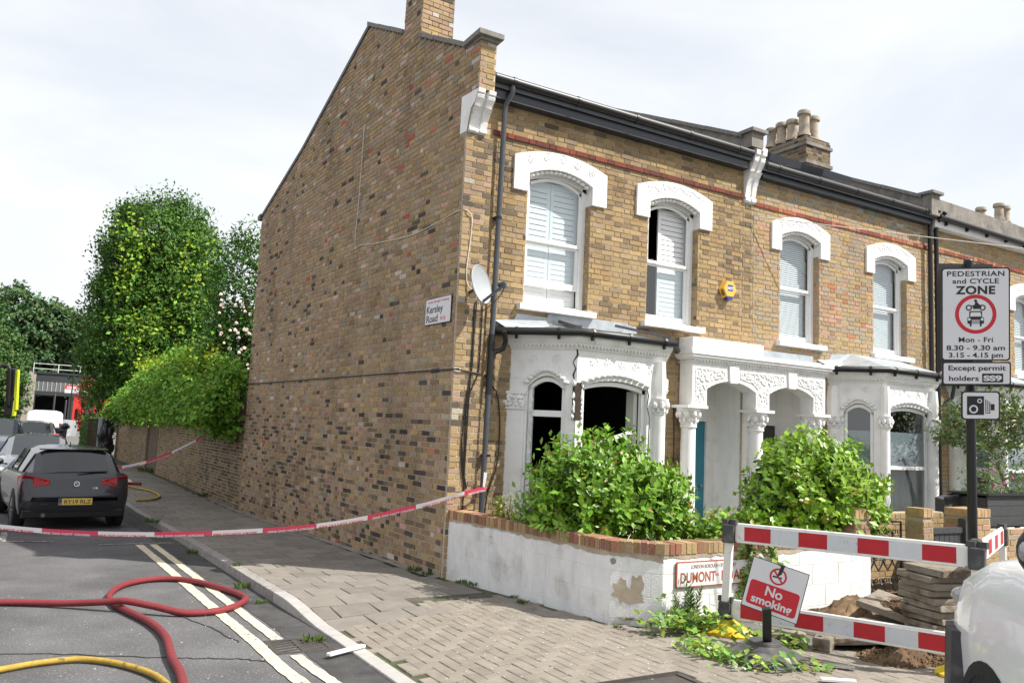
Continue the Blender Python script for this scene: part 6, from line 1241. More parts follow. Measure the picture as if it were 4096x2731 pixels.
hose('yellow hose lying in a bend on the shaded pavement by the wooden gate', [hp(-2.4, 11.2), hp(-2.05, 11.4), hp(-1.8, 12.2), hp(-1.85, 13.4), hp(-2.2, 14.6), hp(-2.5, 15.8), hp(-2.4, 17)], .03, 'hose_yellow'); hose('end of a red hose on the pavement by the wooden gate', [hp(-2.6, 15.2), hp(-2.2, 15.6), hp(-1.9, 15.5)], .05, 'hose_red')
RED, WHT = (.78, .085, .17), (.92, .92, .94)
def tape(label, P, wd, seg, tilt, phase=0.0, letters=True):
    t = thing('barrier_tape', label, 'tape', P[0]); s = phase; L = 0; cur = MB(); k = 0; run = []; colr = RED; up0 = V(0, 0, 1)
    segs_ = []; acc = [P[0]]; d0 = phase
    for a, b_ in zip(P[:-1], P[1:]):
        d0 += (b_ - a).length; acc.append(b_)
        if d0 >= seg: segs_.append(acc); acc = [b_]; d0 = 0
    segs_.append(acc)
    for i, A in enumerate(segs_):
        if len(A) < 2: continue
        mb = MB()
        for a, b_ in zip(A[:-1], A[1:]):
            u = (b_ - a).normalized(); n = (V(CAM.x, CAM.y, a.z + .5) - a).normalized(); w_ = (Z + n * tilt).normalized() * wd / 2
            mb.quad(a - w_, b_ - w_, b_ + w_, a + w_, RED if i % 2 == 0 else WHT)
        mb.build('tape_length', 'tape', t)
        if letters and len(A) > 4:
            m0 = A[len(A) // 2]; u = (A[-1] - A[0]).normalized(); n = (V(CAM.x, CAM.y, m0.z + .5) - m0); up = (Z + n.normalized() * tilt).normalized(); nn = u.cross(up).normalized(); nn = nn if nn.dot(CAM - m0) > 0 else -nn
            if not inview(m0): continue
            text('FIRE DO NOT CROSS', TFrame(m0, -u, up, nn), 0, -.030, .036, 'letter_red' if i % 2 else 'sign_white', t, d=.012, width=(A[-1] - A[0]).length * .86, bold=.001)
    return t
def sag(a, b_, s_, n): a = Vector(a); b_ = Vector(b_); return [a.lerp(b_, i / n) - Z * (4 * s_ * (i / n) * (1 - i / n)) for i in range(n + 1)]
TP = catmull([V(.47, -.15, 1.10), V(.06, -.30, 1.04), V(-.36, -.05, .88), V(-1.18, .42, .64), V(-2.08, .88, .50), V(-3.42, 1.42, .42), V(-4.75, 1.85, .48), V(-6.2, 2.4, .7), V(-8, 3.0, 1.1)], 16)
tt = tape('red and white FIRE DO NOT CROSS tape strung across the road and pavement', TP, .064, .58, .45, .2)
MB().add([V(.44, -.145, 1.10), V(.47, -.15, 1.11), V(.49, -.16, 1.32), V(.45, -.155, 1.33)], [(0, 1, 2, 3)]).build('loose_end', 'tape_end', tt) if False else None
MB().quad(V(.445, -.15, 1.09), V(.475, -.15, 1.10), V(.50, -.155, 1.30), V(.455, -.15, 1.31), WHT).build('loose_end', 'tape', tt); MB().tube([V(.43, -.11, 1.09), V(.48, -.15, 1.10), V(.525, -.11, 1.11), V(.48, -.06, 1.10), V(.43, -.11, 1.09)], .012, 6, c=RED).build('knot', 'tape', tt)
tape('second stretch of red and white tape rising from the dark car to the ivy', catmull([V(-3.3, 11.9, .5), V(-2.66, 12.0, .57), V(-2.0, 11.6, .80), V(-1.21, 11.33, 1.26), V(-.62, 11.25, 1.70)], 16), .075, .58, .3)
# ------------------------------------------------------------------ vehicles
def car(name, label, cat, M4, paint, stations, cabin, wheels, rw=.315, seats=True, rear=None, front=False, mirrors=True, mirror_y=None):
    t = thing(name, label, cat, M4.translation); G = lambda x, y, z: M4 @ V(x, y, z)
    NS = 11
    def ringpts(y, w_, zb, zs, zt):
        H = [(0, zb), (w_ * .80, zb), (w_ * .95, zb + .07), (w_ * .985, zb + .22), (w_, (zb + zs) * .55), (w_ * .985, zs - .10), (w_ * .955, zs - .015), (w_ * .88, zs + (zt - zs) * .45), (w_ * .6, zt), (0, zt + .012)]
        return [(x, y, z) for x, z in H] + [(-x, y, z) for x, z in H[-2:0:-1]]
    ys = []; dense = []
    for a, b_ in zip(stations[:-1], stations[1:]):
        for k in range(3): dense.append(tuple(lerp(p, q, k / 3) for p, q in zip(a, b_)))
    dense.append(stations[-1]); rings = [ringpts(*s) for s in dense]; n = len(rings[0]); body = MB()
    body.add([G(*p) for r in rings for p in r], [(i * n + k, i * n + (k + 1) % n, (i + 1) * n + (k + 1) % n, (i + 1) * n + k) for i in range(len(rings) - 1) for k in range(n)] + [tuple(range(n))[::-1], tuple(range((len(rings) - 1) * n, len(rings) * n))])
    body.build('body', paint, t, smooth=38)
    gl = MB(); pt_ = MB(); cr_ = []
    for y, wb, zb, wr, zr in cabin:
        H = [(wb, zb), (wr + (wb - wr) * .18, zr - .075), (wr * .84, zr - .012), (wr * .45, zr + .012), (0, zr + .018)]; cr_.append([(x, y, z) for x, z in H] + [(-x, y, z) for x, z in H[-2::-1]])
    m_ = len(cr_[0]); last = len(cabin) - 2
    for i in range(len(cabin) - 1):
        for k in range(m_ - 1):
            q = [G(*cr_[i][k]), G(*cr_[i][k + 1]), G(*cr_[i + 1][k + 1]), G(*cr_[i + 1][k])]; side = k in (0, m_ - 2); rail = k in (1, m_ - 3); end = i in (0, last)
            glass = (side and not (i == 0)) or (end and not rail and not side); (gl if glass else pt_).quad(*q)
    pt_.build('roof', paint, t, smooth=30); gl.build('windows', 'car_glass', t, smooth=20)
    for i in range(1, len(cabin) - 1):                                # door pillars
        for s in (0, m_ - 2):
            a = Vector(cr_[i][s if s == 0 else m_ - 1]); b_ = Vector(cr_[i][1 if s == 0 else m_ - 2]); o_ = V(.006 if s == 0 else -.006, 0, 0); MB().bar(G(*(a + o_)), G(*(b_ + o_)), .05, .015).build('pillar', 'black_plastic', t)
    W_ = max(s[1] for s in stations)
    for wy in wheels:
        for s in (-1, 1):
            ar = MB(); ar.lathe(G(s * (W_ - .13), wy, rw + .0), [(rw + .055, 0), (rw + .05, .133)], 22, M4.to_3x3() @ V(s, 0, 0)); ar.build('wheel_arch', 'tyre', t)
            wh = MB().lathe(G(s * (W_ - .20), wy, rw), [(rw * .6, .0), (rw * .97, .0), (rw, .03), (rw, .17), (rw * .95, .205), (rw * .70, .208), (rw * .66, .19)], 26, M4.to_3x3() @ V(s, 0, 0)).build('wheel', 'tyre', t, smooth=40)
            rm_ = MB()
            for k in range(10): a = k * math.pi / 5; rm_.bar(G(s * (W_ + .0), wy + .05 * math.cos(a), rw + .05 * math.sin(a)), G(s * (W_ - .01), wy + rw * .66 * math.cos(a), rw + rw * .66 * math.sin(a)), .03, .02)
            rm_.build('rim', 'rim', wh)
    if mirrors:
        my = mirror_y or cabin[-1][0] - .35; mz = cabin[-1][2] + .10
        for s in (-1, 1): mb_ = MB(); mb_.blob(G(s * (W_ + .10), my, mz), (.10, .06, .07), 9, 7); mb_.bar(G(s * (W_ - .06), my + .02, mz - .05), G(s * (W_ + .06), my, mz - .03), .05, .03); mb_.build('mirror', 'black_plastic' if paint != 'paint_silver' else paint, t, smooth=True)
    return t, G
HATCH = [(0.0, .68, .36, .60, .635), (.035, .80, .26, .66, .70), (.10, .865, .22, .86, .90), (.20, .882, .20, .965, 1.005), (.8, .886, .19, .955, .995), (2.0, .882, .19, .925, .97), (2.95, .88, .19, .90, .985), (3.45, .87, .19, .85, .925), (3.95, .835, .20, .755, .82), (4.22, .74, .24, .64, .69), (4.32, .58, .30, .56, .585)]
HCAB = [(.17, .80, .97, .66, .985), (.62, .79, .96, .575, 1.37), (1.35, .80, .95, .585, 1.425), (2.15, .80, .94, .575, 1.40), (3.12, .775, .93, .60, .955)]
Mb = Matrix.Translation((-3.80, 7.05, rz(7.05))) @ Matrix.Rotation(math.radians(7.0), 4, 'Z')
bm, G = car('parked_car', 'dark grey hatchback parked at the kerb, rear towards us, yellow number plate', 'car', Mb, 'paint_dark', HATCH, HCAB, (.72, 3.40))
for s in (-1, 1):
    L1 = MB(); A_ = [G(s * .40, .078, .79), G(s * .66, .068, .745), G(s * .815, .09, .735), G(s * .872, .27, .77), G(s * .880, .35, .92), G(s * .815, .125, .95), G(s * .66, .09, .92), G(s * .42, .09, .865)]; off_ = Mb.to_3x3() @ V(s * .012, -.025, 0)
    L1.add([p for p in A_] + [p + off_ for p in A_], [tuple(range(8)), tuple(range(8, 16))] + [(i, (i + 1) % 8, 8 + (i + 1) % 8, 8 + i) for i in range(8)]); L1.build('tail_light', 'tail_red', bm, bevel=.008)
    MB().hexa([G(s * .50, .012, .365), G(s * .74, .035, .365), G(s * .74, .06, .365), G(s * .50, .04, .365), G(s * .50, .012, .405), G(s * .76, .035, .40), G(s * .76, .06, .40), G(s * .50, .04, .405)]).build('reflector', 'tail_red', bm)
    MB().bar(G(s * .42, -.004, .455), G(s * .80, .04, .47), .02, .03).build('bumper_crease', 'black_plastic', bm)
MB().hexa([G(-.80, .02, .215), G(.80, .02, .215), G(.8, .2, .21), G(-.8, .2, .21), G(-.80, .015, .36), G(.80, .015, .36), G(.80, .2, .36), G(-.80, .2, .36)]).build('diffuser', 'black_plastic', bm, bevel=.02)
PF = TFrame(G(.0, -.016, .50), Mb.to_3x3() @ V(1, 0, 0), Mb.to_3x3() @ V(0, .06, 1), Mb.to_3x3() @ V(0, -1, .06))
npl = MB().prism([PF(-.265, -.058, 0), PF(.265, -.058, 0), PF(.265, .058, 0), PF(-.265, .058, 0)], PF.n * .008).build('number_plate', 'plate_yellow', bm); text('RY19 RLZ', PF, .03, -.034, .095, 'sign_black', npl, d=.0095, width=.42, bold=.0008); poly(PF, [(-.262, -.055), (-.215, -.055), (-.215, .055), (-.262, .055)], .0093, 'alarm_blue', npl, 'blue_band'); text('GB', PF, -.238, -.045, .03, 'sign_white', npl, d=.0098)
RF = TFrame(G(0, .045, .80), Mb.to_3x3() @ V(1, 0, 0), Mb.to_3x3() @ V(0, .1, 1), Mb.to_3x3() @ V(0, -1, .1)); ringm(RF, 0, 0, .036, .046, .012, 'chrome', bm, 'badge_ring', 24); ringm(RF, 0, 0, .024, .036, .0118, 'sign_black', bm, 'badge_ring', 24)
for k in range(4):
    a0 = k * math.pi / 2; poly(RF, [(0, 0)] + [(.024 * math.cos(a0 + j * math.pi / 12), .024 * math.sin(a0 + j * math.pi / 12)) for j in range(7)], .0122, 'sign_white' if k % 2 else 'alarm_blue', bm, 'badge_quarter')
text('118i', RF, .30, -.09, .05, 'chrome', bm, d=.012)
MB().bar(G(.02, .135, 1.0), G(.50, .19, 1.015), .02, .014).build('wiper', 'black_plastic', bm); MB().hexa([G(-.02, 1.28, 1.44), G(.02, 1.28, 1.44), G(.015, 1.12, 1.44), G(-.015, 1.12, 1.44), G(-.006, 1.2, 1.495), G(.006, 1.2, 1.495), G(.006, 1.16, 1.50), G(-.006, 1.16, 1.50)]).build('aerial_fin', 'paint_dark', bm); MB().bar(G(-.16, .60, 1.375), G(.16, .60, 1.375), .02, .025).build('brake_light', 'tail_red', bm); MB().tube([G(-.48, .0, .27), G(-.48, .1, .27)], .035, 12).build('exhaust', 'chrome', bm)
MB().hexa([G(-.57, .57, 1.365), G(.57, .57, 1.365), G(.57, .75, 1.39), G(-.57, .75, 1.39), G(-.56, .56, 1.385), G(.56, .56, 1.385), G(.56, .75, 1.41), G(-.56, .75, 1.41)]).build('roof_spoiler', 'paint_dark', bm)
def facing(label, x, y, paint, sc=(1, 1, 1), rotz=180):
    M = Matrix.Translation((x, y, rz(y))) @ Matrix.Rotation(math.radians(rotz), 4, 'Z') @ Matrix.Diagonal((*sc, 1)); t, g_ = car('parked_car', label, 'car', M, paint, HATCH, HCAB, (.72, 3.40))
    if rotz > 90:
        for s in (-1, 1): MB().blob(g_(s * .66, 4.13, .68), (.14, .16, .08), 9, 6).build('headlight', 'lamp_clear', t, smooth=True)
        MB().hexa([g_(-.42, 4.27, .36), g_(.42, 4.27, .36), g_(.42, 4.33, .36), g_(-.42, 4.33, .36), g_(-.42, 4.25, .60), g_(.42, 4.25, .60), g_(.42, 4.315, .60), g_(-.42, 4.315, .60)]).build('grille', 'black_plastic', t, bevel=.01)
    else:
        for s in (-1, 1): MB().hexa([g_(s * .62, .06, .78), g_(s * .84, .09, .78), g_(s * .87, .25, .78), g_(s * .66, .2, .78), g_(s * .64, .08, .98), g_(s * .84, .12, .98), g_(s * .87, .25, .98), g_(s * .66, .2, .98)]).build('tail_light', 'tail_red', t, bevel=.01)
    return t
facing('silver grey car facing us beyond the dark hatchback', -4.50, 16.4, 'paint_silver')
facing('dark blue tall car facing us at the left edge behind the silver car', -5.75, 25.2, 'paint_navy', (1.02, 1.05, 1.16))
facing('grey estate car with red tail lights farther down the road', -4.62, 28.5, 'paint_grey', (.98, 1, 1.08), 0)
# white van with open door in the distance
VAN = [(0, .8, .4, 1.75, 1.86), (.06, .9, .3, 1.85, 1.97), (2.6, .92, .3, 1.87, 2.0), (3.4, .90, .3, 1.6, 1.72), (3.75, .9, .3, 1.1, 1.2), (4.3, .87, .3, .95, 1.02), (4.55, .75, .35, .75, .8)]
Mv = Matrix.Translation((-4.3, 44, rz(44))) @ Matrix.Rotation(0, 4, 'Z'); vn, g_ = car('parked_van', 'small white van with its side door open far down the road', 'van', Mv, 'paint_white', VAN, [(.02, .7, 1.2, .62, 1.21), (.03, .7, 1.2, .62, 1.70), (.04, .7, 1.2, .62, 1.69), (.06, .7, 1.2, .6, 1.21)], (.8, 3.6), mirrors=False); MB().hexa([g_(.93, 2.7, .5), g_(1.75, 2.3, .5), g_(1.76, 2.35, .5), g_(.94, 2.75, .5), g_(.93, 2.7, 1.5), g_(1.75, 2.3, 1.45), g_(1.76, 2.35, 1.45), g_(.94, 2.75, 1.5)]).build('open_door', 'paint_white', vn)
for s in (-1, 1): MB().box(g_(s * .8 - .06, -.02, .9), g_(s * .8 + .06, .05, 1.3)).build('tail_light', 'tail_red', vn)
bn = thing('wheelie_bin', 'dark wheelie bins with a bag beside the white van', 'bin', (-3.55, 33, rz(33)))
MB().hexa([V(-3.85, 33, -.1), V(-3.45, 33, -.1), V(-3.45, 33.5, -.1), V(-3.85, 33.5, -.1), V(-3.9, 32.95, 1.0), V(-3.4, 32.95, 1.0), V(-3.4, 33.5, 1.05), V(-3.9, 33.5, 1.05)]).build('body', 'grey_plastic', bn, bevel=.03); MB().blob((-3.5, 33.1, 1.08), (.2, .2, .16), 9, 7, jit=.15).build('bag', 'bag_black', bn, smooth=True)
# white car nose at the right edge
WN = [(0.0, .70, .36, .80, .84), (.1, .84, .24, .95, 1.0), (.6, .91, .22, 1.08, 1.13), (2.5, .92, .22, 1.10, 1.17), (3.1, .92, .22, 1.09, 1.20), (3.55, .915, .22, 1.05, 1.15), (3.85, .89, .22, .97, 1.05), (4.02, .86, .23, .86, .92), (4.12, .80, .25, .72, .76), (4.20, .70, .30, .58, .60)]
Mw = Matrix.Translation((-1.63, -9.89, rz(-9))) @ Matrix.Rotation(math.radians(-40.8), 4, 'Z') @ Matrix.Diagonal((1, 1, 1.08, 1)); wc, g_ = car('white_car', 'white car parked at the right edge, only its front corner and door mirror in view', 'car', Mw, 'paint_white', WN, [(.2, .82, 1.1, .68, 1.12), (.7, .82, 1.1, .62, 1.62), (1.6, .82, 1.1, .62, 1.67), (2.2, .82, 1.1, .62, 1.64), (3.1, .80, 1.1, .64, 1.13)], (.75, 3.36), .29, mirrors=False)
mb = MB(); mb.blob(g_(-1.05, 2.42, 1.27), (.07, .08, .10), 12, 9); mb.bar(g_(-.9, 2.56, 1.17), g_(-1.02, 2.45, 1.20), .06, .04); mb.build('door_mirror', 'black_plastic', wc, smooth=True); MB().blob(g_(-1.10, 2.40, 1.27), (.025, .035, .045), 8, 6).build('indicator_lens', 'lamp_clear', wc, smooth=True)
hm = MB(); hm.blob(g_(-.80, 3.86, .87), (.07, .13, .06), 12, 8); hm.build('headlight', 'lamp_clear', wc, smooth=True)
bp_ = [(-.95, 3.80), (-.935, 3.95), (-.89, 4.08), (-.78, 4.20), (-.5, 4.27), (0, 4.29), (.5, 4.27), (.78, 4.2), (.9, 4.05)]; bm_ = MB()
for (xa, ya_), (xb, yb2) in zip(bp_[:-1], bp_[1:]): bm_.hexa([g_(xa, ya_, .26), g_(xb, yb2, .26), g_(xb * .9, yb2 - .08, .26), g_(xa * .9, ya_ - .05, .26), g_(xa * .985, ya_, .70), g_(xb * .985, yb2 - .015, .70), g_(xb * .9, yb2 - .08, .70), g_(xa * .9, ya_ - .05, .70)])
bm_.build('plastic_bumper', 'rubber_grey', wc, smooth=40)
cl_ = MB(); cl_.lathe(g_(-.80, 3.36, .30), [(.375, 0), (.37, .122), (.30, .126)], 28, Mw.to_3x3() @ V(-1, 0, 0), cap=False); cl_.build('arch_cladding', 'tyre', wc, smooth=40)
# fire engine cab just out of frame: its door mirrors reach into the picture
fe = thing('fire_engine', 'black door mirrors with yellow edges on an arm at the left edge', 'fire engine', (-6.8, 5.6, rz(5)))
MB().box((-8.6, 5.0, .45), (-6.35, 7.2, 3.0)).build('cab', 'paint_red', fe, bevel=.12); MB().box((-8.4, 4.97, 1.6), (-6.55, 4.995, 2.7)).build('windscreen', 'car_glass', fe, bevel=.01); MB().box((-8.5, 4.95, .45), (-6.45, 4.99, .8)).build('bumper', 'paint_white', fe)
for yy_ in (6.4,): MB().tube([V(-6.75, yy_, .35), V(-6.32, yy_, .35)], .48, 20).build('wheel', 'tyre', fe)
def mp_(dx, dy, d=11.6): return at(dx, dy, d)
MB().tube(catmull([V(-6.4, 5.3, 2.75), mp_(-12, 838), mp_(8, 838), mp_(22, 845), mp_(23, 870), mp_(20, 935)], 6), .022, 8).build('mirror_arm', 'black_plastic', fe, smooth=True)
def mirror_head(x0, x1, y0, y1):
    c = [mp_(x0, y0), mp_(x1, y0), mp_(x1 - 2, y1), mp_(x0 - 3, y1)]; MB().hexa([c[3], c[2], c[2] + CF * .12, c[3] + CF * .12, c[0], c[1], c[1] + CF * .12, c[0] + CF * .12]).build('mirror_head', 'black_plastic', fe, bevel=.03); e = [mp_(x1, y0 + 3), mp_(x1 + 5, y0 + 3), mp_(x1 + 1, y1 - 1), mp_(x1 - 4, y1 - 1)]; MB().hexa([e[3], e[2], e[2] + CF * .05, e[3] + CF * .05, e[0], e[1], e[1] + CF * .05, e[0] + CF * .05]).build('edge_strip', 'hi_vis', fe)
mirror_head(13, 36, 846, 942); mirror_head(9, 30, 912, 955) if False else (mirror_head(14, 36, 846, 914), mirror_head(9, 31, 917, 956))
# ------------------------------------------------------------------ back garden wall, gate and planting along the side street
RW = Frame(SIDE(9.42, 0, -.05), SU, SN); bw = thing('back_garden_wall', 'dark brick back garden wall running on from the gable under the creeper', 'wall', (-.6, 12, 0)); BB = Brickwork(); iv_ = lambda z: [(0, 10.6)]; bmw = mortar(RW, -.225, 1.875, iv_, bw, 'face', 'mortar'); pk_ = lambda u, z: random.choice((I_DARK + 1, I_DARK + 2, 24, 25, 27, 28, 9, 10, 33)) if u < 4 else random.choice((24, 25, 27, 9, 10, 6, 21, 33)); BB.wall(RW, -.225, 1.875, iv_, pk_, bmw)
RP = Frame(SIDE(21.9, 0, .02), SU, SN); pm_ = mortar(RP, -.225, 2.4, lambda z: [(0, 7.6)], bw, 'far_face', 'mortar'); BB.wall(RP, -.225, 2.4, lambda z: [(0, 7.6)], lambda u, z: random.choice((24, 25, 6, 7, 9, 31)), pm_); core = MB(); core.hexa([RW(0, -.3, -.01), RW(10.6, -.3, -.01), RW(10.6, -.3, -.22), RW(0, -.3, -.22), RW(0, 1.9, -.01), RW(10.6, 1.9, -.01), RW(10.6, 1.9, -.22), RW(0, 1.9, -.22)]); core.hexa([RP(0, -.3, -.01), RP(7.6, -.3, -.01), RP(7.6, -.3, -.4), RP(0, -.3, -.4), RP(0, 2.4, -.01), RP(7.6, 2.4, -.01), RP(7.6, 2.4, -.4), RP(0, 2.4, -.4)]); core.build('core', 'mortar', bw); BB.finish(bw, 300)
wg = thing('wooden_gate', 'weathered brown boarded gate in the back garden wall', 'gate', SIDE(20.8, 0, 0))
for k in range(11): a = 20.12 + k * .15; MB().hexa([SIDE(a, -.1, -.05 + .006 * (k % 2)), SIDE(a + .14, -.1, -.05 + .006 * (k % 2)), SIDE(a + .14, -.1, -.09), SIDE(a, -.1, -.09), SIDE(a, 2.1, -.05 + .006 * (k % 2)), SIDE(a + .14, 2.1, -.05 + .006 * (k % 2)), SIDE(a + .14, 2.1, -.09), SIDE(a, 2.1, -.09)]).build('board', 'gate_wood', wg)
MB().hexa([SIDE(21.78, -.1, .0), SIDE(21.9, -.1, .0), SIDE(21.9, -.1, -.1), SIDE(21.78, -.1, -.1), SIDE(21.78, 2.2, .0), SIDE(21.9, 2.2, .0), SIDE(21.9, 2.2, -.1), SIDE(21.78, 2.2, -.1)]).build('gate_post', 'gate_wood', wg)
def leafcloud(name, P, size, base, mt='leaf_matt', out=None, asp=.6, var=.3, droop=-.2, light=None):
    n = len(P); D = rdir(n) + [0, 0, droop]; N = rdir(n) * .7 + (out if out is not None else 0) + [0, 0, .5]; C = cols(n, base, var)
    if light is not None: C *= light[:, None]
    return link(name, leaf_mesh(name, P, D, N, RS.uniform(.65, 1.3, n) * size, C, asp), mt)
def clumps(n, per, c, r, cr_, surf=.75, zmin=-9, bias=.0):
    """leaf points in uneven clumps over an ellipsoid shell"""
    P = []; O = []; Lg = []
    k = 0
    while k < n:
        d = RS.normal(size=3); d /= np.linalg.norm(d)
        if d[2] < zmin: continue
        q = np.array(c) + d * np.array(r) * RS.uniform(surf, 1.03); s_ = cr_ * RS.uniform(.6, 1.4); m_ = int(per * RS.uniform(.6, 1.4)); e = rdir(m_) * (RS.rand(m_, 1) ** .45) * s_ * np.array([1, 1, .8]); P.append(q + e); O.append(np.tile(d, (m_, 1))); k += 1
    return np.concatenate(P), np.concatenate(O)
def tree(name, label, trunk, parts, size, base, group=None, mt='leaf_matt', asp=.6, cat='tree', extra=None):
    t = thing(name, label, cat, trunk[0], group); MB().tube(catmull(trunk, 4), [lerp(trunk[-1].w if False else .3, .08, i / (4 * (len(trunk) - 1))) for i in range(4 * (len(trunk) - 1) + 1)], 8).build('trunk', 'bark', t)
    P = []; O = []
    for a in parts: p, o = clumps(*a); P.append(p); O.append(o)
    P = np.concatenate(P); O = np.concatenate(O); o = leafcloud('crown', P, size, base, mt, O * .9, asp); setp(o, t); o['kind'] = 'stuff'; return t
TX, TY, TK = .05, 30.0, 1.5
def tq(x, y, z): return (-4.45 + (x + 4.45) * TK, TY + (y - 17.3) * TK, 1.85 + (z - 1.85) * TK)
t1 = tree('evergreen_tree', 'tall dense dark green tree with creeper rising behind the back garden wall', [V(.2, 30.2, -.1), V(.1, 30, 4), V(-.2, 30, 9)], [(520, 74, tq(-1.75, 17.3, 6.2), (2.5, 2.5, 3.45), .58, .76), (440, 74, tq(-1.75, 17.3, 4.3), (3.0, 2.8, 3.6), .60, .76), (170, 66, tq(-1.85, 17.3, 3.0), (2.6, 2.5, 2.6), .6, .7), (260, 50, tq(-1.75, 17.4, 5.0), (1.9, 1.9, 4.0), .8, .3)], .175, (.07, .16, .022), asp=.5)
P = []
for k in range(44):
    q = tq(ru(-2.9, -.6), 15.75, ru(2.9, 7.2)); q = (q[0], q[1] + ru(-.3, .5), q[2])
    m_ = random.randrange(14, 60); P.append(np.array(q) + RS.normal(size=(m_, 3)) * [.30, .3, .42])
P = np.concatenate(P); o = leafcloud('creeper', P, .19, (.20, .33, .025), 'leaf_matt', np.tile([0, -1, .3], (len(P), 1)), .6, .35); setp(o, t1); o['kind'] = 'stuff'
t2 = tree('flowering_tree', 'dark leafy tree with pale blossoms squeezed between the tall tree and the gable', [V(.2, 13, -.1), V(.1, 12.9, 3), V(.0, 12.8, 5)], [(230, 40, (.1, 12.6, 5.0), (1.15, 1.0, 2.0), .36, .7), (160, 40, (.0, 12.4, 3.4), (1.1, .9, 1.4), .36, .6)], .12, (.06, .145, .022), asp=.45)
fm = MB()
for k in range(46): fm.blob((ru(-.9, .2), 11.55 + ru(-.1, .2), ru(2.9, 4.9)), ru(.03, .055), 5, 3, jit=.3)
fm.build('blossom', 'petal_pale', t2)['kind'] = 'stuff'
cr1 = thing('creeper', 'bright green creeper draped thickly over the back garden wall', 'creeper', (-.9, 14, 1.5)); P = []; O = []
for k in range(1150):
    s_ = 9.6 + 16.5 * rnd() ** 1.15; top = float(np.interp(s_, [9.5, 10.5, 12.5, 15, 18, 21, 24, 26], [2.95, 3.0, 3.3, 3.65, 3.7, 3.4, 2.9, 2.2])); bot = float(np.interp(s_, [9.5, 10.3, 11.5, 15, 26], [1.35, 1.45, 1.65, 1.7, 1.55])); z = lerp(bot, top, rnd() ** .8); bulge = .15 + .85 * math.sin(math.pi * min(1, (z - bot) / (top - bot + .01)) ** .7); c = SIDE(s_, z, ru(.2, 1) * bulge); m_ = 26; P.append(np.array(c) + RS.normal(size=(m_, 3)) * [.10, .16, .12]); O.append(np.tile([-1, -.2, .25 + 1.3 * (z > top - .5)], (m_, 1)))
P = np.concatenate(P); O = np.concatenate(O); o = leafcloud('leaves', P, .125, (.15, .30, .03), 'leaf_matt', O, .7, .32, -.5); setp(o, cr1); o['kind'] = 'stuff'
P = np.concatenate([np.array(SIDE(ru(11, 21), ru(2.9, 3.5), ru(.2, .6))) + RS.normal(size=(16, 3)) * .15 for _ in range(70)]); o = leafcloud('upper_leaves', P, .11, (.30, .40, .03), 'leaf_matt', None, .7); setp(o, cr1); o['kind'] = 'stuff'  # paler yellow-green leaves along the top of the creeper
MB().tube(catmull([SIDE(10, 2.2, -.1), SIDE(14, 2.4, -.05), SIDE(19, 2.2, -.05)], 6), .03, 6).build('stem', 'bark', cr1)
hd = thing('hedge', 'clipped green hedge beyond the bin bag', 'hedge', (-2.3, 36, 0)); n = 5200; P = np.stack([RS.uniform(-2.62, -1.9, n), RS.uniform(33.5, 40, n), RS.uniform(-.1, 1.6, n)], 1); P[:, 0] = np.where(RS.rand(n) < .5, -2.62 + RS.rand(n) * .1, P[:, 0]); o = leafcloud('leaves', P, .09, (.07, .14, .02), 'leaf_matt', np.tile([-.6, -.5, .3], (n, 1))); setp(o, hd); o['kind'] = 'stuff'; MB().box((-2.55, 33.6, -.1), (-1.9, 40, 1.5)).build('core', 'bark', hd)
bg_ = thing('bin_bag', 'black plastic sheeting heaped against the grey gate post', 'bag', (-2.05, 29, 0)); bgm = MB(); 
for k in range(40):
    zz_ = ru(.1, 1.65); bgm.blob((-2.0 + ru(-.2, .12) * (1.3 - .4 * zz_), 29 + ru(-.15, .15), zz_), (ru(.10, .2) * (1.5 - .5 * zz_), ru(.12, .2), ru(.2, .4)), 9, 7, jit=.16)
bgm.build('sheet', 'bag_black', bg_, smooth=35); MB().box((-2.36, 29.1, -.1), (-2.22, 29.25, 1.62)).build('gate_post', 'dish_grey', bg_)
tree('copper_shrub', 'round bush with coppery red young leaves in front of the fire station', [V(-2.1, 46, -.1), V(-2.1, 46, 1.2), V(-2.15, 46, 2.2)], [(110, 26, (-2.15, 46, 3.1), (.62, .6, .85), .2, .75)], .11, (.30, .10, .06), cat='bush'); 
tree('dark_shrub', 'dark green bush under the coppery bush', [V(-1.9, 46.4, -.1), V(-1.9, 46.4, .8), V(-1.9, 46.4, 1.6)], [(110, 30, (-1.85, 46.3, 1.6), (.75, .6, 1.1), .25, .7)], .12, (.035, .06, .018), cat='bush')
# ------------------------------------------------------------------ fire station at the end of the street
fs = thing('fire_station', 'black fire station with red folding doors at the end of the road', 'building', (-3, 93, -.25)); SF = Frame((0, 92, 0), (1, 0, 0), (0, -1, 0))
MB().fbox(SF, -6.45, -5.42, -.3, 5.85, -8, .05).build('brick_pier', 'pale_brick', fs)
cou = MB()
for k in range(24): cou.fbox(SF, -6.45, -5.42, -.25 + k * .25, -.235 + k * .25, .05, .056)
cou.build('brick_courses', 'mortar', fs)['kind'] = 'stuff'
MB().fbox(SF, -5.419, 7, 4.85, 5.8, -8, 0).build('upper_cladding', 'station_black', fs); MB().fbox(SF, -5.6, 7, 5.68, 5.86, -8.1, .12).build('roof_edge', 'station_black', fs); MB().fbox(SF, -5.419, 7, 3.78, 4.849, -8, -.03).build('window_band', 'station_grey', fs)
for k in range(26): MB().fbox(SF, -5.15 + k * .42, -5.11 + k * .42, 3.8, 4.83, -.02, .03).build('glazing_bar', 'rail_white', fs)
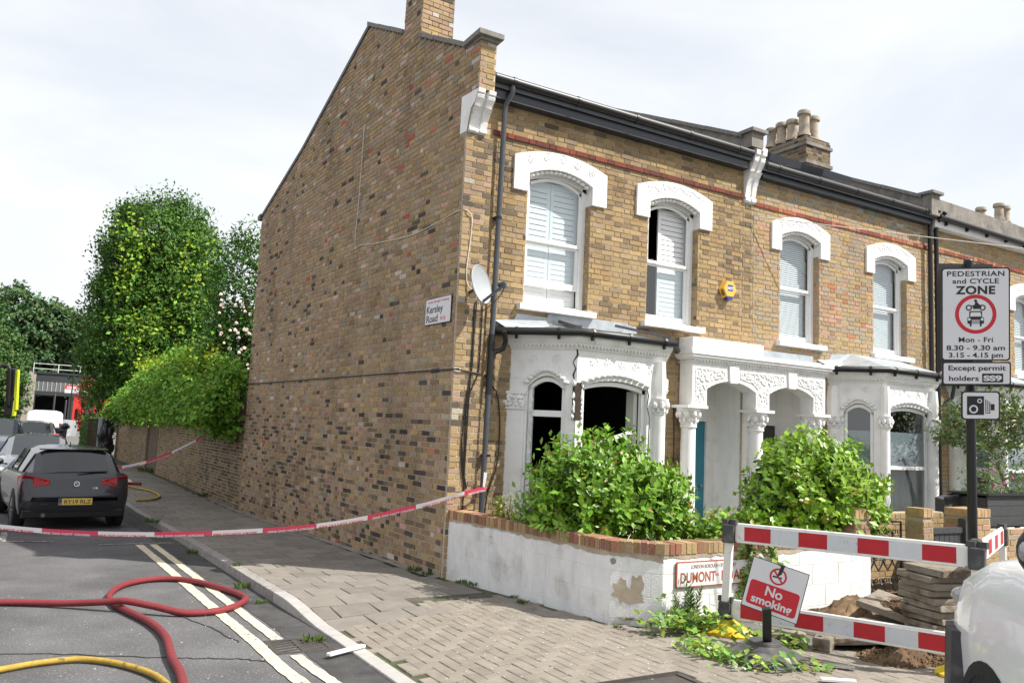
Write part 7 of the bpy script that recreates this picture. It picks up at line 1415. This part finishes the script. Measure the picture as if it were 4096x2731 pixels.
MB().fbox(SF, -5.419, 7, 3.35, 3.779, -8, .04).build('lintel', 'station_black', fs); MB().fbox(SF, -5.3, -2.1, -.3, 3.3, -7.9, -7.8).build('bay_back', 'station_black', fs); MB().fbox(SF, -2.1, -1.62, -.3, 3.349, -8, 0).build('pier', 'station_black', fs); MB().fbox(SF, -5.419, -5.30, -.3, 3.349, -8, 0).build('pier', 'station_black', fs)
for a, b_ in ((-1.62, -.72), (-.71, .19), (.45, 1.35), (1.36, 2.26)):
    d_ = MB().fbox(SF, a, b_, -.15, 3.33, -.1, -.02).build('red_door', 'station_red', fs); MB().fbox(SF, a + .22, a + .55, .9, 2.0, -.019, -.01).build('door_window', 'car_glass', d_)
for a, b_ in ((.19, .45), (2.26, 7)): MB().fbox(SF, a, b_, -.3, 3.349, -8, 0).build('pier', 'station_black', fs)
bnn = thing('banner', 'red and white OPEN banner hung above the fire station doors', 'banner', (-1.7, 91.9, 4)); MB().fbox(SF, -2.58, -.6, 4.14, 4.60, .05, .06).build('red_half', 'station_red', bnn); MB().fbox(SF, -2.58, -.6, 3.72, 4.139, .05, .06).build('white_half', 'rail_white', bnn); text('OPEN', SF, -2.4, 4.2, .36, 'sign_white', bnn, d=.07, align='LEFT', width=1.2, bold=.02)
for k, x in enumerate((-5.75, -3.4, -1.3, .8)): MB().tube([V(x, 91.9, 5.86), V(x, 91.9, 6.75)], .045, 6).build('rail_post', 'rail_white', fs)
for z in (6.74, 6.2): MB().tube([V(-5.8, 91.9, z), V(6, 91.9, z)], .035, 6).build('handrail', 'rail_white', fs)
lp = thing('street_lamp', 'black street lamp with a bent arm in front of the fire station', 'lamp', (-2.0, 88, -.25)); MB().tube(catmull([V(-1.95, 88, -.25), V(-1.98, 88, 3), V(-2.0, 88, 5.8), V(-2.02, 88, 6.3), V(-2.2, 88, 6.75), V(-2.5, 88, 6.88)], 6), .07, 8).build('pole', 'black_plastic', lp); MB().bar(V(-2.45, 88, 6.86), V(-3.0, 88, 6.98), .2, .1).build('lantern', 'black_plastic', lp)
for lab, x, y, h in (('thick black post standing in the road in front of the fire station', -3.75, 62, 3.2), ('slimmer black post right of the thick one', -3.0, 60, 2.75)): tag(MB().lathe((x, y, -.2), [(.09, 0), (.09, .4), (.07, .45), (.07, h), (.03, h + .06)], 10).build('bollard_post', 'black_plastic', None, smooth=40), lab, 'post')
fw_ = thing('station_wall', 'dark brick wall left of the fire station', 'wall', (-9, 90, 0)); MB().box((-14, 92, -.3), (-6.5, 92.4, 3.2)).build('face', 'station_grey', fw_)
for i, (x, y, h, r, b_, lab) in enumerate(((-13.5, 104, 15.5, 5.0, (.055, .105, .03), 'broad green tree at the left edge of the tree line'), (-8.5, 110, 17.2, 4.2, (.05, .095, .035), 'tallest rounded tree left of the fire station roof'), (-4.2, 112, 16.2, 4.0, (.06, .10, .04), 'grey-green tree directly behind the fire station'), (.8, 110, 15.2, 4.5, (.05, .09, .035), 'tree behind the right part of the fire station'), (-8.8, 90, 9.5, 2.6, (.05, .10, .025), 'nearer bushy tree overhanging the pale brick pier'), (6, 112, 15.5, 5, (.05, .09, .035), 'tree hidden mostly by the tall evergreen'), (-20, 108, 16.5, 6, (.05, .09, .035), 'farthest left tree of the tree line'))):
    b_ = tuple(v * 1.5 for v in b_)
    tree('background_tree', lab, [V(x, y, -.3), V(x + .2, y, h * .3), V(x, y, h * .6)], [(190, 34, (x, y, h * .66), (r, r * .9, h * .34), r * .2, .7), (110, 34, (x + .3, y - .5, h * .38), (r * 1.05, r * .9, h * .33), r * .22, .7), (60, 30, (x, y, h * .2), (r, r, h * .2), r * .2, .7)], .62 if y > 100 else .35, b_, 'trees behind the fire station')
# overhead telephone wire
wi = MB().tube([V(5.35, -.1, 5.5), V(11, -2.6, 5.25), V(20, -6.5, 5.0)], .008, 5).build('telephone_wire', 'cable_white', None); tag(wi, 'pale telephone wire running from the terrace front towards the right edge', 'wire')
